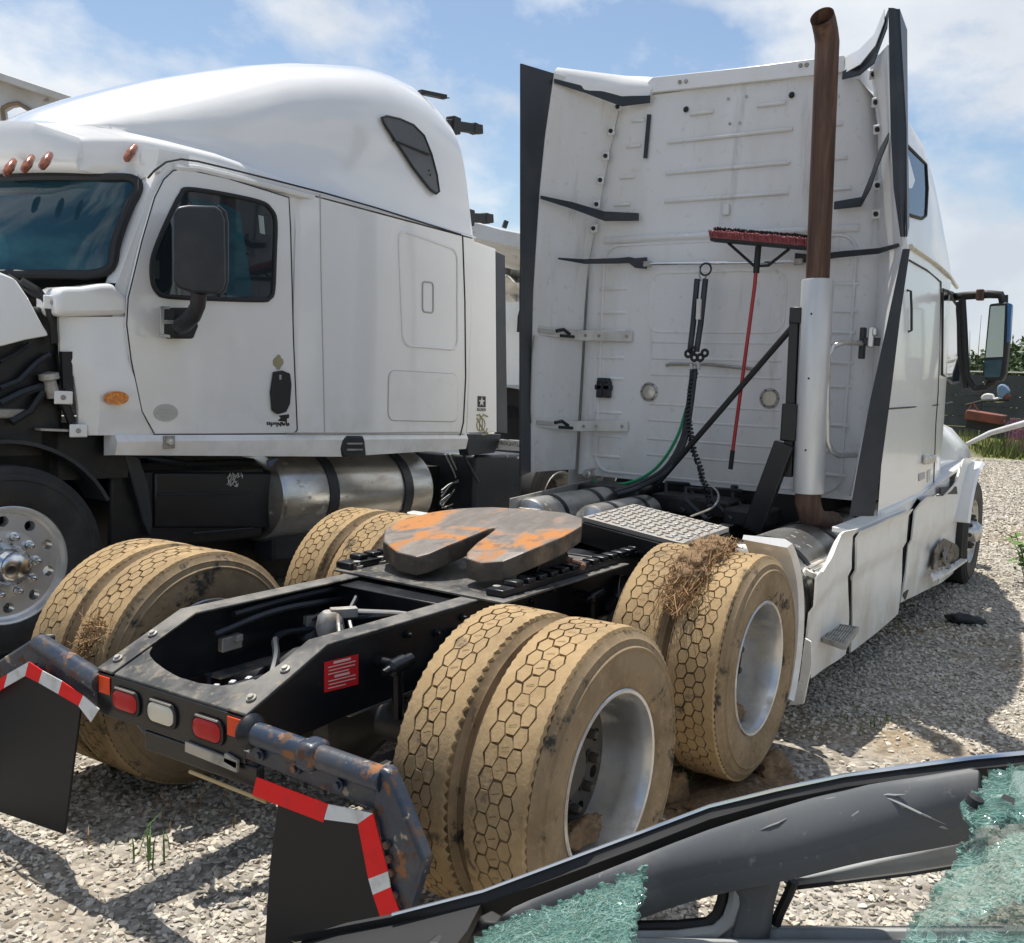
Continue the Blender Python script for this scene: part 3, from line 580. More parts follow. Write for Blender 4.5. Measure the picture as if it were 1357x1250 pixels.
# mud flap hangers, tape, flaps
for s in (-1, 1):
    if s < 0:
        p0, p1, p2, p3 = Vector((-0.75, -0.37, 0.712)), Vector((-0.755, -0.955, 0.700)), Vector((-0.755, -1.085, 0.53)), Vector((-0.75, -1.005, 0.285))
    else:
        p0, p1 = Vector((-0.75, 0.37, 0.712)), pX(52, 852, -0.72)
        p2, p3 = pX(-30, 900, -0.72), pX(-60, 1000, -0.74)
    o = MB(); o.tube([p0, p0.lerp(p1, 0.5), p1], 0.037, 14)
    o.bar(p0 + Vector((0.0, 0, -0.055)), p1 + Vector((0, 0, -0.06)), 0.012, 0.07)
    hg = obj('mud_flap_hanger', o, M['hanger'], A, bevel=0.003, label='rusty blue-black mud flap hanger arm on the %s of the tail' % ('right' if s < 0 else 'left'))
    if s < 0:
        poly = [(-0.925, 0.635), (-0.945, 0.742), (-0.98, 0.738), (-1.05, 0.63), (-1.118, 0.515), (-1.06, 0.345), (-1.025, 0.278), (-1.008, 0.30), (-0.985, 0.44)]
        m = MB(); m.prism([(-0.775, y, z) for y, z in poly], (0.05, 0, 0)); obj('bent_end', m, M['hanger'], hg, bevel=0.012, seg=3)
        m = MB(); m.bar((-0.783, -0.935, 0.62), (-0.783, -1.015, 0.31), 0.012, 0.012, (0, 1, 0)); obj('clamp_strip', m, M['rust'], hg)
        for f in (0.2, 0.35, 0.5, 0.75):
            q = Vector((-0.778, -0.978, 0.58)).lerp(Vector((-0.778, -1.035, 0.33)), f); m = MB(); m.lathe([(0.012, 0), (0.012, .01), (0, .012)], q, (-1, 0, 0), 6); obj('bolt', m, M['rust'], hg)
        for f in (0.15, 0.42, 0.72):
            q = p0.lerp(p1, f) + Vector((-0.012, 0, -0.055)); m = MB(); m.lathe([(0.020, 0), (0.020, .006), (0.011, .007), (0.011, .016), (0, .016)], q, (-1, 0, 0), 8); obj('bolt', m, M['hanger'], hg)
        m = MB(); m.lathe([(0.05, 0), (0.058, 0.015), (0.045, 0.04), (0.037, 0.045)], (-0.75, -0.386, 0.712), (0, -1, 0), 18); obj('collar', m, M['black'], hg)
        m = MB(); m.bar(p0.lerp(p1, .45), p0.lerp(p1, .58), 0.086, 0.086); obj('weld_sleeve', m, M['hanger'], hg, bevel=0.02, seg=3)
        segs = [((340, 1030), (435, 1066), (428, 1076 + 14), (334, 1046 + 8), 'tapered'), ((435, 1066), (494, 1078), (474, 1092), (428, 1074 + 12), 'tapewhite'), ((494, 1078), (514, 1155), (488, 1165), (474, 1092), 'tapered'), ((514, 1155), (517, 1176), (494, 1186), (488, 1165), 'tapewhite'), ((517, 1176), (532, 1217), (508, 1228), (494, 1186), 'tapered')]
    else:
        m = MB(); m.prism([p1 + Vector((0, -0.03, 0.03)), p1 + Vector((0, 0.03, 0.02)), p2 + Vector((0, 0.04, 0)), p3 + Vector((0, 0.03, 0)), p3 + Vector((0, -0.05, 0)), p2 + Vector((0, -0.07, -0.03)), p1 + Vector((0, -0.03, -0.07))], (0.05, 0, 0)); obj('bent_end', m, M['hanger'], hg, bevel=0.012, seg=3)
        segs = [((131, 940), (110, 922), (104, 936), (120, 957), 'tapewhite'), ((110, 922), (82, 903), (77, 920), (104, 936), 'tapered'), ((82, 903), (56, 889), (51, 905), (77, 920), 'tapewhite'), ((56, 889), (38, 877), (33, 896), (51, 905), 'tapered'), ((38, 877), (10, 893), (5, 912), (33, 896), 'tapewhite'), ((10, 893), (-25, 915), (-28, 935), (5, 912), 'tapered')]
    for a, b_, c_, d_, mt in segs:
        q = [pX(*p, -0.790) for p in (a, b_, c_, d_)]
        m = MB(); m.prism(q, (0.003, 0, 0)); obj('reflective_tape', m, M[mt], hg, smooth=False)
    if s < 0: rows = [[(370, 1050), (357, 1150), (350, 1262)], [(420, 1066), (415, 1150), (410, 1262)], [(480, 1086), (480, 1150), (478, 1262)], [(492, 1110), (507, 1160), (528, 1240)]]
    else: rows = [[(127, 950), (97, 1010), (85, 1106)], [(106, 925), (70, 1000), (50, 1094)], [(36, 884), (20, 990), (10, 1080)], [(-20, 920), (-30, 1000), (-40, 1063)]]
    if s > 0: rows[0] = [(106, 940), (97, 1010), (85, 1106)]
    m = MB(); m.sheet([[pX(u, v, -0.760 + 0.012 * math.sin(k * 1.7)) for k, (u, v) in enumerate(r)] for r in rows], (0.009, 0, 0))
    obj('mud_flap', m, M['flap'], A, angle=60, bevel=0.002, label='black rubber mud flap on the %s' % ('right' if s < 0 else 'left'))
# placard and small rail fittings
q = [pY(u, v, -HW - 0.0035) for u, v in ((430, 878), (475, 867), (475, 907), (430, 918))]
m = MB(); m.prism(q, (0, 0.003, 0)); pl = obj('placard', m, M['placard'], A, smooth=False, label='red warning placard with pale fine print on the frame rail')
for k, (f0, f1, th) in enumerate(((0.25, 0.75, .008), (.1, .9, .003), (.12, .88, .003), (.1, .7, .003), (.28, .72, .008), (.1, .9, .003), (.12, .9, .003), (.1, .6, .003))):
    f = 0.08 + k * 0.115; a = q[0].lerp(q[3], f); b_ = q[1].lerp(q[2], f)
    m = MB(); m.bar(a.lerp(b_, f0) + Vector((0, -.0015, 0)), a.lerp(b_, f1) + Vector((0, -.0015, 0)), 0.002, th); obj('print_line', m, M['printpale'], pl, smooth=False)
for (x, z) in ((-0.13, 0.795), (1.30, 0.80)):
    m = MB(); m.tube([(x - 0.03, -HW, z), (x - 0.03, -0.47, z)], 0.02, 10)
    m.lathe([(0.0, 0), (0.012, 0.0), (0.016, 0.03), (0.030, 0.04), (0.030, 0.11), (0.022, 0.115), (0.022, 0.15), (0.0, 0.155)], (x - 0.10, -0.475, z - 0.01), (1, 0, 0.12), 14); m.tube([(x - 0.02, -0.47, z), (x - 0.01, -0.47, z - 0.2)], 0.022, 8)
    obj('shock_mount', m, M['black'], A)
for k in range(7):
    x = 0.0 + k * 0.17; m = MB(); m.lathe([(0.016, 0), (0.016, .01), (0.009, .011), (0.009, .025), (0, .026)], (x, -HW - 0.001, 0.86 - 0.03 * (k % 2)), (0, -1, 0), 8); obj('bolt', m, M['black'], A)
# cross members, axles, air bags, hoses in the frame
for x, z in ((0.42, 0.80), (0.75, 0.78), (1.9, 0.78), (2.6, 0.78), (3.4, 0.78)):
    m = MB(); m.box((x, 0, z), (0.08, 2 * HW - 0.02, 0.18)); m.box((x, 0, z + 0.092), (0.16, 2 * HW - 0.02, 0.008)); obj('crossmember', m, M['black'], A, bevel=0.004)
for x, z in ((0, 0.515), (1.404, 0.545)):
    m = MB(); m.tube([(x, -1.0, z), (x, -0.3, z), (x, -0.18, z), (x, 0.18, z), (x, 0.3, z), (x, 1.0, z)], [0.07, 0.08, 0.2, 0.2, 0.08, 0.07], 18)
    m.tube([(x - 0.26, 0, z + 0.05), (x, 0, z), (x + 0.3, 0, z + 0.05)], [0.10, 0.2, 0.1], 16); obj('axle', m, M['blackdeep'], A)
    for s in (-1, 1):
        m = MB(); m.lathe([(0.02, 0), (0.10, 0.0), (0.125, 0.04), (0.125, 0.12), (0.11, 0.14), (0.125, 0.16), (0.12, 0.24), (0.08, 0.26), (0, 0.26)], (x + 0.28, s * 0.53, 0.44), (0, 0, 1), 20); obj('air_bag', m, M['blackdeep'], A)
for s in (-1, 1):
    m = MB(); m.bar((-0.35, s * .50, .42), (1.85, s * .50, .44), .10, .12); m.box((0.7, s * .46, .56), (.3, .12, .35)); obj('suspension_beam', m, M['blackdeep'], A, bevel=.02)
    for x in (0.0, 1.404):
        m = MB(); m.lathe([(0, 0), (.07, 0), (.085, .02), (.085, .09), (.092, .10), (.085, .11), (.085, .2), (.06, .22), (0, .22)], (x + .22, s * .36, .62), (.2, s * .15, .3), 20); obj('brake_chamber', m, M['black'], A)
        m = MB(); m.lathe([(.0, 0), (.21, 0), (.21, .02), (.19, .20), (0, .2)], (x, s * .55, .53), (0, s, 0), 28); obj('brake_drum', m, M['blackdeep'], A)
for k, pts_ in enumerate(([(-.3, .33, .80), (0, .32, .84), (.4, .33, .82)], [(-.35, -.34, .70), (-.1, -.33, .78), (.4, -.34, .80)], [(-.45, -.1, .60), (-.2, .1, .72), (0, .3, .74), (.3, .34, .70)], [(.35, .2, .86), (.2, 0.1, .80), (.1, -.1, .70), (.2, -.32, .66)], [(-.2, .34, .86), (.1, .345, .87), (.42, .34, .87)], [(-.5, .2, .63), (-.3, .0, .70), (.0, -.2, .72), (.2, -.34, .75)])):
    m = MB(); m.tube(bez_(pts_), .010 if k % 2 else .014, 6); obj('air_line', m, M['rubber'], A)
for (x, y, z) in ((-.2, .36, .74), (.1, -.36, .72), (.25, .36, .74)):
    m = MB(); m.box((x, y, z), (.10, .03, .06)); m.box((x + .02, y * .95, z + .02), (.03, .04, .03)); obj('junction_block', m, M['steel'], A, bevel=.005)
m = MB(); m.tube([(-0.55, 0.14, 0.62), (-0.35, 0.05, 0.66), (0.3, 0.0, 0.66)], 0.035, 10); obj('torque_rod', m, M['blackdeep'], A)
for pts_ in ([(-0.35, 0.30, 0.66), (-0.45, 0.18, 0.62), (-0.53, 0.10, 0.66), (-0.50, 0.02, 0.60), (-0.45, -0.02, 0.58)], [(0.1, 0.05, 0.83), (0.25, -0.1, 0.84), (0.3, -0.3, 0.8)], [(0.05, 0.0, 0.82), (0.0, -0.08, 0.74), (0.03, -0.2, 0.70)]):
    m = MB(); m.tube(pts_, 0.009, 6); obj('air_line', m, M['rubber'], A)
m = MB(); m.lathe([(0, 0), (0.05, 0), (0.058, 0.03), (0.05, 0.08), (0.03, 0.1), (0, 0.1)], (0.05, 0.06, 0.77), (0, 0, 1), 14); m.bar((0.05, 0.06, 0.86), (0.14, 0.0, 0.86), 0.045, 0.04); vlv = obj('air_valve', m, M['steel'], A, bevel=0.004)
for dy in (0, 0.035):
    m = MB(); m.tube([(0.10, 0.02 + dy, 0.865), (0.26, -0.13 + dy, 0.85), (0.34, -0.3 + dy, 0.84)], 0.008, 6); obj('pale_air_line', m, M['steel'], A)
m = MB(); m.tube([(0.05, 0.02, 0.86), (-0.02, -0.06, 0.80), (-0.03, -0.12, 0.72)], 0.008, 6); obj('pale_air_line', m, M['steel'], A)
for k in range(3):
    m = MB(); m.box((-0.43 + 0.05 * k, 0.16 - 0.03 * k, 0.66 + 0.008 * k), (0.03, 0.02, 0.012), Matrix.Rotation(0.5, 3, 'Z')); obj('clip', m, M['tapewhite'], A, bevel=0.003)

# fifth wheel: a sloping horseshoe plate
FS = 0.19
def fwp(x, y, dz=0.0): return Vector((x, y, 1.085 + (x - 0.70) * FS + dz))
outl = [(0.545, 0.03), (0.555, 0.15), (0.615, 0.29), (0.73, 0.385), (0.87, 0.41), (1.02, 0.36), (1.14, 0.25), (1.215, 0.10), (1.25, -0.10), (1.265, -0.30), (1.215, -0.43), (1.11, -0.487), (0.95, -0.487), (0.82, -0.465), (0.70, -0.44), (0.61, -0.395), (0.575, -0.30), (0.59, -0.21)]
slot = [(0.63, -0.185), (0.74, -0.16), (0.85, -0.142), (0.92, -0.128), (0.945, -0.11), (0.92, -0.094), (0.84, -0.08), (0.74, -0.072), (0.66, -0.058), (0.58, -0.01)]
bm = bmesh.new()
def ramp(x): return 0 if x > 0.66 else -0.25 * (0.66 - x)
top = [fwp(x, y, ramp(x)) for x, y in outl + slot]
vs = [bm.verts.new(p) for p in top]; es = [bm.edges.new((vs[i], vs[(i + 1) % len(vs)])) for i in range(len(vs))]
bmesh.ops.triangle_fill(bm, use_beauty=True, edges=es)
bmesh.ops.subdivide_edges(bm, edges=[e for e in bm.edges if e.calc_length() > 0.12], cuts=1, use_grid_fill=False)
bmesh.ops.triangulate(bm, faces=bm.faces[:])
for v in bm.verts:
    v.co.z = fwp(v.co.x, v.co.y, ramp(v.co.x)).z + 0.003 * mnoise.noise(v.co * 7)
bmesh.ops.recalc_face_normals(bm, faces=bm.faces)
up_ = sum(f.normal.z for f in bm.faces)
if up_ < 0: bmesh.ops.reverse_faces(bm, faces=bm.faces[:])
r_ = bmesh.ops.extrude_face_region(bm, geom=bm.faces[:])
nv = [v for v in r_['geom'] if isinstance(v, bmesh.types.BMVert)]
for v in nv:
    x, y = v.co.x, v.co.y
    v.co.z -= 0.09 - 0.05 * max(0, x - 0.9)
    v.co.x += 0.02 * (0.9 - x)
bmesh.ops.recalc_face_normals(bm, faces=bm.faces)
me = bpy.data.meshes.new('fifth_wheel'); bm.to_mesh(me); bm.free(); me.materials.append(M['fifth']); me.materials.append(M['fifthside'])
for p in me.polygons:
    if p.normal.z < 0.6: p.material_index = 1
fifth = bpy.data.objects.new('fifth_wheel', me); COL.objects.link(fifth); fifth.parent = A
mo = fifth.modifiers.new('bevel', 'BEVEL'); mo.width = 0.008; mo.segments = 2; mo.limit_method = 'ANGLE'; mo.angle_limit = R(45)
fifth['label'] = 'greasy grey fifth wheel plate with orange rust and a V slot'
m = MB(); m.prism([(0.44, -0.52, 0.914), (0.47, 0.46, 0.914), (1.55, 0.46, 0.914), (1.55, -0.52, 0.914)], (0, 0, 0.010)); obj('base_plate', m, M['railtop'], fifth, bevel=0.002)
m = MB(); m.lathe([(0.055, 0), (0.085, 0), (0.085, 0.07), (0.055, 0.07)], (1.0, -0.11, 1.03), (-.19, 0, 1), 20, R(-130), R(130), ref=(1, 0, 0)); obj('locking_jaw', m, M['steel'], fifth)
m = MB(); m.tube([(1.0, -0.48, 1.02), (0.98, -0.58, 1.01), (0.92, -0.61, 1.01)], 0.013, 8); obj('release_handle', m, M['rust'], fifth)
for s in (-1, 1):
    m = MB(); m.box((1.25, s * 0.43, 0.94), (1.5, 0.09, 0.03)); obj('slide_rail', m, M['black'], fifth, bevel=0.004)
    for k in range(14):
        m = MB(); m.box((0.62 + k * 0.095, s * 0.445, 0.966), (0.058, 0.07, 0.024)); obj('rack_tooth', m, M['black'], fifth, bevel=0.006)
    m = MB(); m.prism([(0.85, s * 0.30, 0.93), (1.2, s * 0.30, 0.93), (1.12, s * 0.30, 1.05), (0.93, s * 0.30, 1.05)], (0, s * 0.10, 0)); obj('pivot_bracket', m, M['blackdeep'], fifth, bevel=0.006)
    for dx in (0.0, 0.16):
        m = MB(); m.lathe([(0.03, 0), (0.03, .012), (0.018, .013), (0.018, .032), (0, .034)], (0.56 + dx, s * 0.40, 0.925), (0, 0, 1), 8); obj('bolt', m, M['steel'], fifth)
    m = MB(); m.bar((0.52, s * 0.39, 0.935), (0.66, s * 0.44, 0.935), 0.03, 0.022); obj('wedge', m, M['rust'], fifth, bevel=0.003)

# deck plate, tanks and trays between the fifth wheel and the sleeper
dq = [pZ(u, v, 1.06) for u, v in ((772, 685), (905, 720), (966, 699), (840, 668))]
dk = MB(); dk.prism(dq, (0, 0, -0.025)); deck = obj('deck_plate', dk, M['steel'], A, bevel=0.002, label='bare metal deck plate with raised oblong treads')
for i in range(11):
    for j in range(9):
        f, h = (i + 0.7) / 11.4, (j + 0.7) / 9.4
        p = dq[0].lerp(dq[1], f).lerp(dq[3].lerp(dq[2], f), h)
        if (i + j) % 2: d = (dq[1] - dq[0]).normalized()
        else: d = (dq[3] - dq[0]).normalized()
        m = MB(); m.box(p + Vector((0, 0, 0.004)), (0.055, 0.018, 0.008), Matrix.Rotation(math.atan2(d.y, d.x), 3, 'Z')); obj('tread_bar', m, M['steel'], deck, bevel=0.003)
m = MB(); c_ = (dq[0] + dq[1] + dq[2] + dq[3]) / 4
for a, b_ in ((dq[0], dq[1]), (dq[1], dq[2]), (dq[3], dq[2]), (dq[0], dq[3])): m.bar(a + Vector((0, 0, -0.09)), b_ + Vector((0, 0, -0.09)), 0.02, 0.12)
obj('deck_frame', m, M['black'], A, bevel=0.004)
m = MB(); a, b_ = pZ(676, 668, 1.05), pZ(790, 640, 1.05); m.bar(a, b_, 0.012, 0.07); m.bar(a + Vector((0.1, -0.05, -0.035)), b_ + Vector((0.1, -0.05, -0.035)), 0.2, 0.008); obj('angle_tray', m, M['steel'], A, bevel=0.003)
for (p, q_, r_) in (((2.35, 0.62, 0.93), (3.35, 0.62, 0.93), 0.15), ((2.5, 0.25, 0.93), (3.3, 0.25, 0.93), 0.13)):
    m = MB(); p = Vector(p); q_ = Vector(q_); m.lathe([(0, -0.04), (r_ * .6, -0.03), (r_ * .93, 0), (r_, 0.03), (r_, (q_ - p).length - 0.03), (r_ * .93, (q_ - p).length), (0, (q_ - p).length + .04)], p, (q_ - p), 28); tk = obj('air_tank', m, M['tankalu'], A)
    for f in (0.25, 0.75):
        m = MB(); m.lathe([(r_ + .001, -0.02), (r_ + .005, -0.02), (r_ + .005, 0.02), (r_ + .001, 0.02)], p.lerp(q_, f), (q_ - p), 28); obj('strap', m, M['black'], tk)
for s in (-1, 1):
    m = MB(); p = Vector((2.25, s * 0.86, 0.64)); ln = 2.3; r_ = 0.33
    m.lathe([(0, -0.05), (r_ * .5, -0.045), (r_ * .9, -0.01), (r_, 0.03), (r_, ln - .03), (r_ * .9, ln), (0, ln + .04)], p, (1, 0, 0), 40); tk = obj('fuel_tank', m, M['tankalu'], A)
    for f in (0.16, 0.34, 1.1, 1.9):
        m = MB(); m.lathe([(r_ + .002, -0.03), (r_ + .008, -0.03), (r_ + .008, 0.03), (r_ + .002, 0.03)], p + Vector((f, 0, 0)), (1, 0, 0), 40); obj('strap', m, M['black'], tk)
    m = MB(); m.box((4.8, s * 0.8, 0.6), (0.6, 0.6, 0.5)); obj('battery_box', m, M['blackdeep'], A, bevel=0.02)
for x, y, dx, dy, z0, z1_ in ((3.55, 0.6, 0.4, 0.5, 0.92, 1.08), (3.6, 0.0, 0.3, 0.6, 0.92, 1.05), (3.5, -0.45, 0.35, 0.3, 0.9, 1.02), (4.3, 0.0, 0.9, 1.6, 0.7, 1.12)):
    m = MB(); m.box((x, y, (z0 + z1_) / 2), (dx, dy, z1_ - z0)); obj('chassis_box', m, M['blackdeep'], A, bevel=0.02)
for x in np.arange(3.2, 3.7, 0.12):
    m = MB(); y0 = random.uniform(-0.5, 0.3); m.tube([(x, y0, 0.95), (x + .1, y0 + .2, 1.05), (x + .2, y0 + .25, 1.12), (x + .4, y0 + .1, 1.1)], 0.014, 6); obj('cable', m, M['rubber'], A)
# ------------------------------------------------------------------ truck A: sleeper, cab, fairings
XW = 3.80
def hw(z):      # half width of the sleeper at the back
    if z < 2.75: return 1.165 - 0.03 * max(0, z - 1.1) / 1.65
    return 1.135 - 0.215 * ((z - 2.75) / 1.2) ** 1.15
# back wall as a sheet with rolled vertical corners
zs = [1.10, 1.16, 1.4, 1.8, 2.2, 2.6, 2.75, 2.85, 2.92, 3.1, 3.4, 3.7, 3.93]
rows = []
for z in zs:
    w = hw(z); bot = 0.05 if z <= 1.11 else 0
    step = -0.02 if z < 2.86 else 0.012
    r_ = []
    for y, dx in ((w, 0.16), (w - 0.012, 0.07), (w - 0.05, 0.02), (w - 0.12, 0.0), (w - 0.2, 0.0), (0.55, step * .5), (0.5, step * .5), (0, step * .5)): r_.append((XW + dx, y, z))
    r_ += [(x, -y, z_) for x, y, z_ in reversed(r_[:-1])]
    rows.append(r_)
m = MB(); m.sheet(rows); wall = obj('sleeper_back_wall', m, M['wall'], A, angle=50)
# pressed ribs, recessed panel outline, caps, slots on the wall
def rib(a, b, w=0.026, h=0.014, parent=None, mt='wall'):
    mm = MB(); a, b = Vector(a), Vector(b); n = Vector((-1, 0, 0)); d = (b - a).normalized(); sd = d.cross(n)
    pr = [(-w / 2, 0.004), (-w / 4, h), (w / 4, h), (w / 2, 0.004)]
    mm.loft([[a + sd * u + n * 0.004 for u, v in pr], [a + d * w * .4 + sd * u + n * v for u, v in pr], [b - d * w * .4 + sd * u + n * v for u, v in pr], [b + sd * u + n * 0.004 for u, v in pr]], closed=False)
    return obj('pressed_rib', mm, M[mt], parent or wall, angle=70)
for z in (3.16, 3.36, 3.58, 3.76):
    if z != 3.76: rib((XW, 0.47, z), (XW, -0.46, z)); 
    rib((XW, 0.9 - 0.2 * (z - 3.1), z + 0.0), (XW, 0.76 - 0.15 * (z - 3.1), z)); rib((XW, -0.72, z), (XW, -0.90 + 0.2 * (z - 3.1), z))
rib((XW, 0.12, 3.76), (XW, 0.30, 3.76)); rib((XW, -0.40, 3.76), (XW, -0.2, 3.76))
for z in (1.30, 1.42, 1.56, 1.68, 1.90, 2.02, 2.14):
    rib((XW, 0.52, z), (XW, -0.50, z))
for z in (1.26, 1.42, 1.60, 1.86, 2.02, 2.22, 2.36, 2.54):
    rib((XW, 0.98, z), (XW, 0.74, z)); rib((XW, -0.70, z), (XW, -0.98, z))
rib((XW, 0.96, 2.90), (XW, -0.96, 2.90), 0.05, 0.022)
def outline(pts, r, parent, mt, closed=True, name='pressed_outline'):
    mm = MB(); pts = [Vector(p) for p in pts]; mm.tube(pts + ([pts[0]] if closed else []), r, 6, caps=not closed); return obj(name, mm, M[mt], parent)
def rr_pts(c, ux, uz, w, h, r, n=4):
    c, ux, uz = Vector(c), Vector(ux), Vector(uz); out = []
    for (sx_, sz_, a0) in ((1, 1, 0), (-1, 1, 90), (-1, -1, 180), (1, -1, 270)):
        for k in range(n + 1):
            a = R(a0 + 90 * k / n); out.append(c + ux * (sx_ * (w / 2 - r) + r * math.cos(a)) + uz * (sz_ * (h / 2 - r) + r * math.sin(a)))
    return out
outline(rr_pts((XW - 0.006, 0.03, 2.43), (0, 1, 0), (0, 0, 1), 1.04, 0.43, 0.09), 0.011, wall, 'wall')
outline(rr_pts((XW - 0.004, 0.0, 2.0), (0, 1, 0), (0, 0, 1), 1.9, 1.72, 0.12), 0.012, wall, 'wall')
m = MB(); m.sheet([[(XW - 0.003, 0.5, 1.8 + 0), (XW - 0.003, -0.46, 1.8)]]) if False else None
for (y, z, nm, c0) in ((0.515, 1.77, 'access_cap', 'steel'), (-0.42, 1.76, 'access_cap', 'clearlens')):
    m = MB(); m.lathe([(0.072, 0.0), (0.072, 0.012), (0.056, 0.016), (0.054, 0.010)], (XW - 0.004, y, z), (-1, 0, 0), 28); cp = obj(nm, m, M['steel'], wall)
    m = MB(); m.lathe([(0.054, 0.008), (0.05, 0.014), (0.0, 0.017)], (XW - 0.004, y, z), (-1, 0, 0), 24); obj('cap_lens', m, M['tankalu' if y > 0 else 'clearlens'], cp)
    for k in range(6):
        a = k * PI / 3; m = MB(); m.lathe([(0.006, 0), (0.005, .004), (0, .005)], (XW - 0.018, y + 0.064 * math.cos(a), z + .064 * math.sin(a)), (-1, 0, 0), 6); obj('screw', m, M['gap'], cp)
m = MB()
for (y, z, dy, dz) in ((0.925, 1.775, .05, .13), (0.865, 1.775, .06, .13), (0.895, 1.84, .10, .045), (0.895, 1.79, .14, .04)): m.box((XW - 0.03, y, z), (0.05, dy, dz))
obj('hose_holder', m, M['plastic'], wall, bevel=0.008)
m = MB(); m.tube([(XW - .02, 0.38, 1.97), (XW - .03, 0.35, 1.98), (XW - .03, 0.05, 1.985), (XW - 0.03, -0.3, 1.96), (XW - .015, -0.33, 1.955)], 0.012, 8); obj('grab_rail', m, M['steel'], wall)
m = MB(); m.sheet([[pX(858, 152, XW - .008), pX(853, 210, XW - .008)], [pX(863, 152, XW - .008), pX(858, 210, XW - .008)]], (-0.008, 0, 0)); obj('rubber_strip', m, M['rubber'], wall)
for (u, v) in ((965, 131), (989, 128), (967, 164), (980, 163), (1048, 126)):
    m = MB(); m.lathe([(0.010, 0), (0.009, .006), (0, .007)], pX(u, v, XW - 0.003), (-1, 0, 0), 8); obj('screw', m, M['steel'], wall)
for (u, v) in ((909, 145), (1049, 126)):
    m = MB(); m.lathe([(0.022, 0), (0.012, .014), (0, .015)], pX(u, v, XW - 0.004), (-1, 0, 0), 8); obj('plug', m, M['gap'], wall)
m = MB(); m.box(pX(962, 278, XW - .012), (0.016, 0.05, 0.075)); obj('clip_bracket', m, M['wall'], wall, bevel=0.005)
# roof rear trim
m = MB(); m.prism([pX(848, 126, XW), pX(866, 104, XW), pX(990, 91, XW), pX(1120, 75, XW), pX(1120, 97, XW), pX(990, 111, XW)], (-0.03, 0, 0)); tr = obj('roof_rear_trim', m, M['white'], A, bevel=0.004)
for (u, v) in ((901, 109), (909, 108), (1061, 87), (1069, 86)):
    m = MB(); m.lathe([(0.016, 0), (0.014, .008), (0, .009)], pX(u, v, XW - 0.031), (-1, 0, 0), 8); obj('screw', m, M['steel'], tr)
# shell: sides and roof lofted along x
def sec(x):
    # half-section from sill to roof centre
    k = sstep(3.8, 6.2, x)
    h = np.interp(x, [3.8, 4.3, 4.9, 5.4, 5.97, 6.4, 6.6], [4.00, 4.02, 4.00, 3.88, 3.62, 3.28, 3.1])
    hs_ = np.interp(x, [3.8, 4.3, 4.9, 5.4, 5.97, 6.4, 6.6], [3.74, 3.74, 3.66, 3.50, 3.22, 2.90, 2.80])
    wt = np.interp(x, [3.8, 4.3, 5.0, 5.97, 6.5], [0.98, 1.07, 1.09, 1.08, 0.95])
    w0 = np.interp(x, [3.8, 5.0, 6.0, 6.5], [1.185, 1.215, 1.18, 1.08]) + 0.02
    zb = np.interp(x, [3.8, 5.7, 6.5], [1.0, 1.08, 1.10])
    pts_ = [(w0, zb), (w0, 1.6), (w0 - 0.01, 2.2), (w0 - 0.03, 2.66), (w0 - 0.035, 2.72), (w0 - 0.03, 2.78)]
    for f in (0.25, 0.5, 0.75, 1.0): pts_.append((w0 - 0.03 - (w0 - 0.03 - wt) * f ** 1.3, 2.78 + (max(hs_, 2.79) - 2.78) * f))
    for a in (25, 50, 75, 90):
        pts_.append((wt * math.cos(R(a)) if a < 90 else 0, max(hs_, 2.79) + (max(h, 2.8) - max(hs_, 2.79)) * math.sin(R(a))))
    return pts_
rows = []
for x in (3.81, 4.0, 4.15, 4.3, 4.6, 4.9, 5.15, 5.4, 5.6, 5.8, 6.0, 6.2, 6.35, 6.45):
    s_ = sec(x); rows.append([(x, y, z) for y, z in s_] + [(x, -y, z) for y, z in reversed(s_[:-1])])
m = MB(); m.sheet(rows); shell = obj('sleeper_shell', m, M['white'], A, angle=40)
def side(u, v, off=0.0): # point on the right side of the shell seen at photo position
    p = pY(u, v, -1.22)
    for _ in range(4):
        w0 = np.interp(p.x, [3.8, 5.0, 6.0, 6.5], [1.205, 1.235, 1.20, 1.10]) - 0.03 * sstep(1.6, 2.7, p.z)
        p = pY(u, v, -(w0 + off))
    return p
# drip moulding, seams, handle, window, door on the right side
m = MB(); m.tube([side(1207, 327, .005), side(1240, 350, .005), side(1258, 366, .005), side(1268, 381, .005)], 0.018, 8); obj('drip_rail', m, M['clearlens'], shell)
for pts_ in ([(1205, 345), (1228, 358), (1247, 374)], [(1247, 374), (1243, 520), (1240, 560), (1237, 643)], [(1176, 542), (1205, 540), (1241, 537), (1262, 533)]):
    m = MB(); m.tube([side(u, v, 0.001) for u, v in pts_], 0.006, 6); obj('panel_seam', m, M['gap'], shell)
m = MB(); m.tube([side(1202, 385, 0.002), side(1207, 386, 0.03), side(1208, 410, 0.03), side(1208, 438, 0.03), side(1203, 440, 0.002)], 0.009, 8); obj('grab_handle', m, M['plastic'], shell)
def up_side(u, v, off=0):
    p = pY(u, v, -1.1)
    for _ in range(5):
        pr = sec(min(max(p.x, 3.8), 6.4)); w = np.interp(p.z, [q_[1] for q_ in pr[:10]], [q_[0] for q_ in pr[:10]]); p = pY(u, v, -(w + off))
    return p
wq = [(1196, 184), (1203, 194), (1217, 208), (1227, 218), (1229, 250), (1227, 286), (1222, 290), (1208, 286), (1196, 280)]
m = MB(); ring = [up_side(u, v, 0.006) for u, v in wq]; m.prism(ring, (0, 0.004, 0)); wn_ = obj('sleeper_window', m, M['glass'], A, label='dark side window high on the sleeper')
m = MB(); m.tube([up_side(u, v, 0.008) for u, v in wq] + [up_side(*wq[0], 0.008)], 0.011, 6); obj('window_seal', m, M['gap'], wn_)
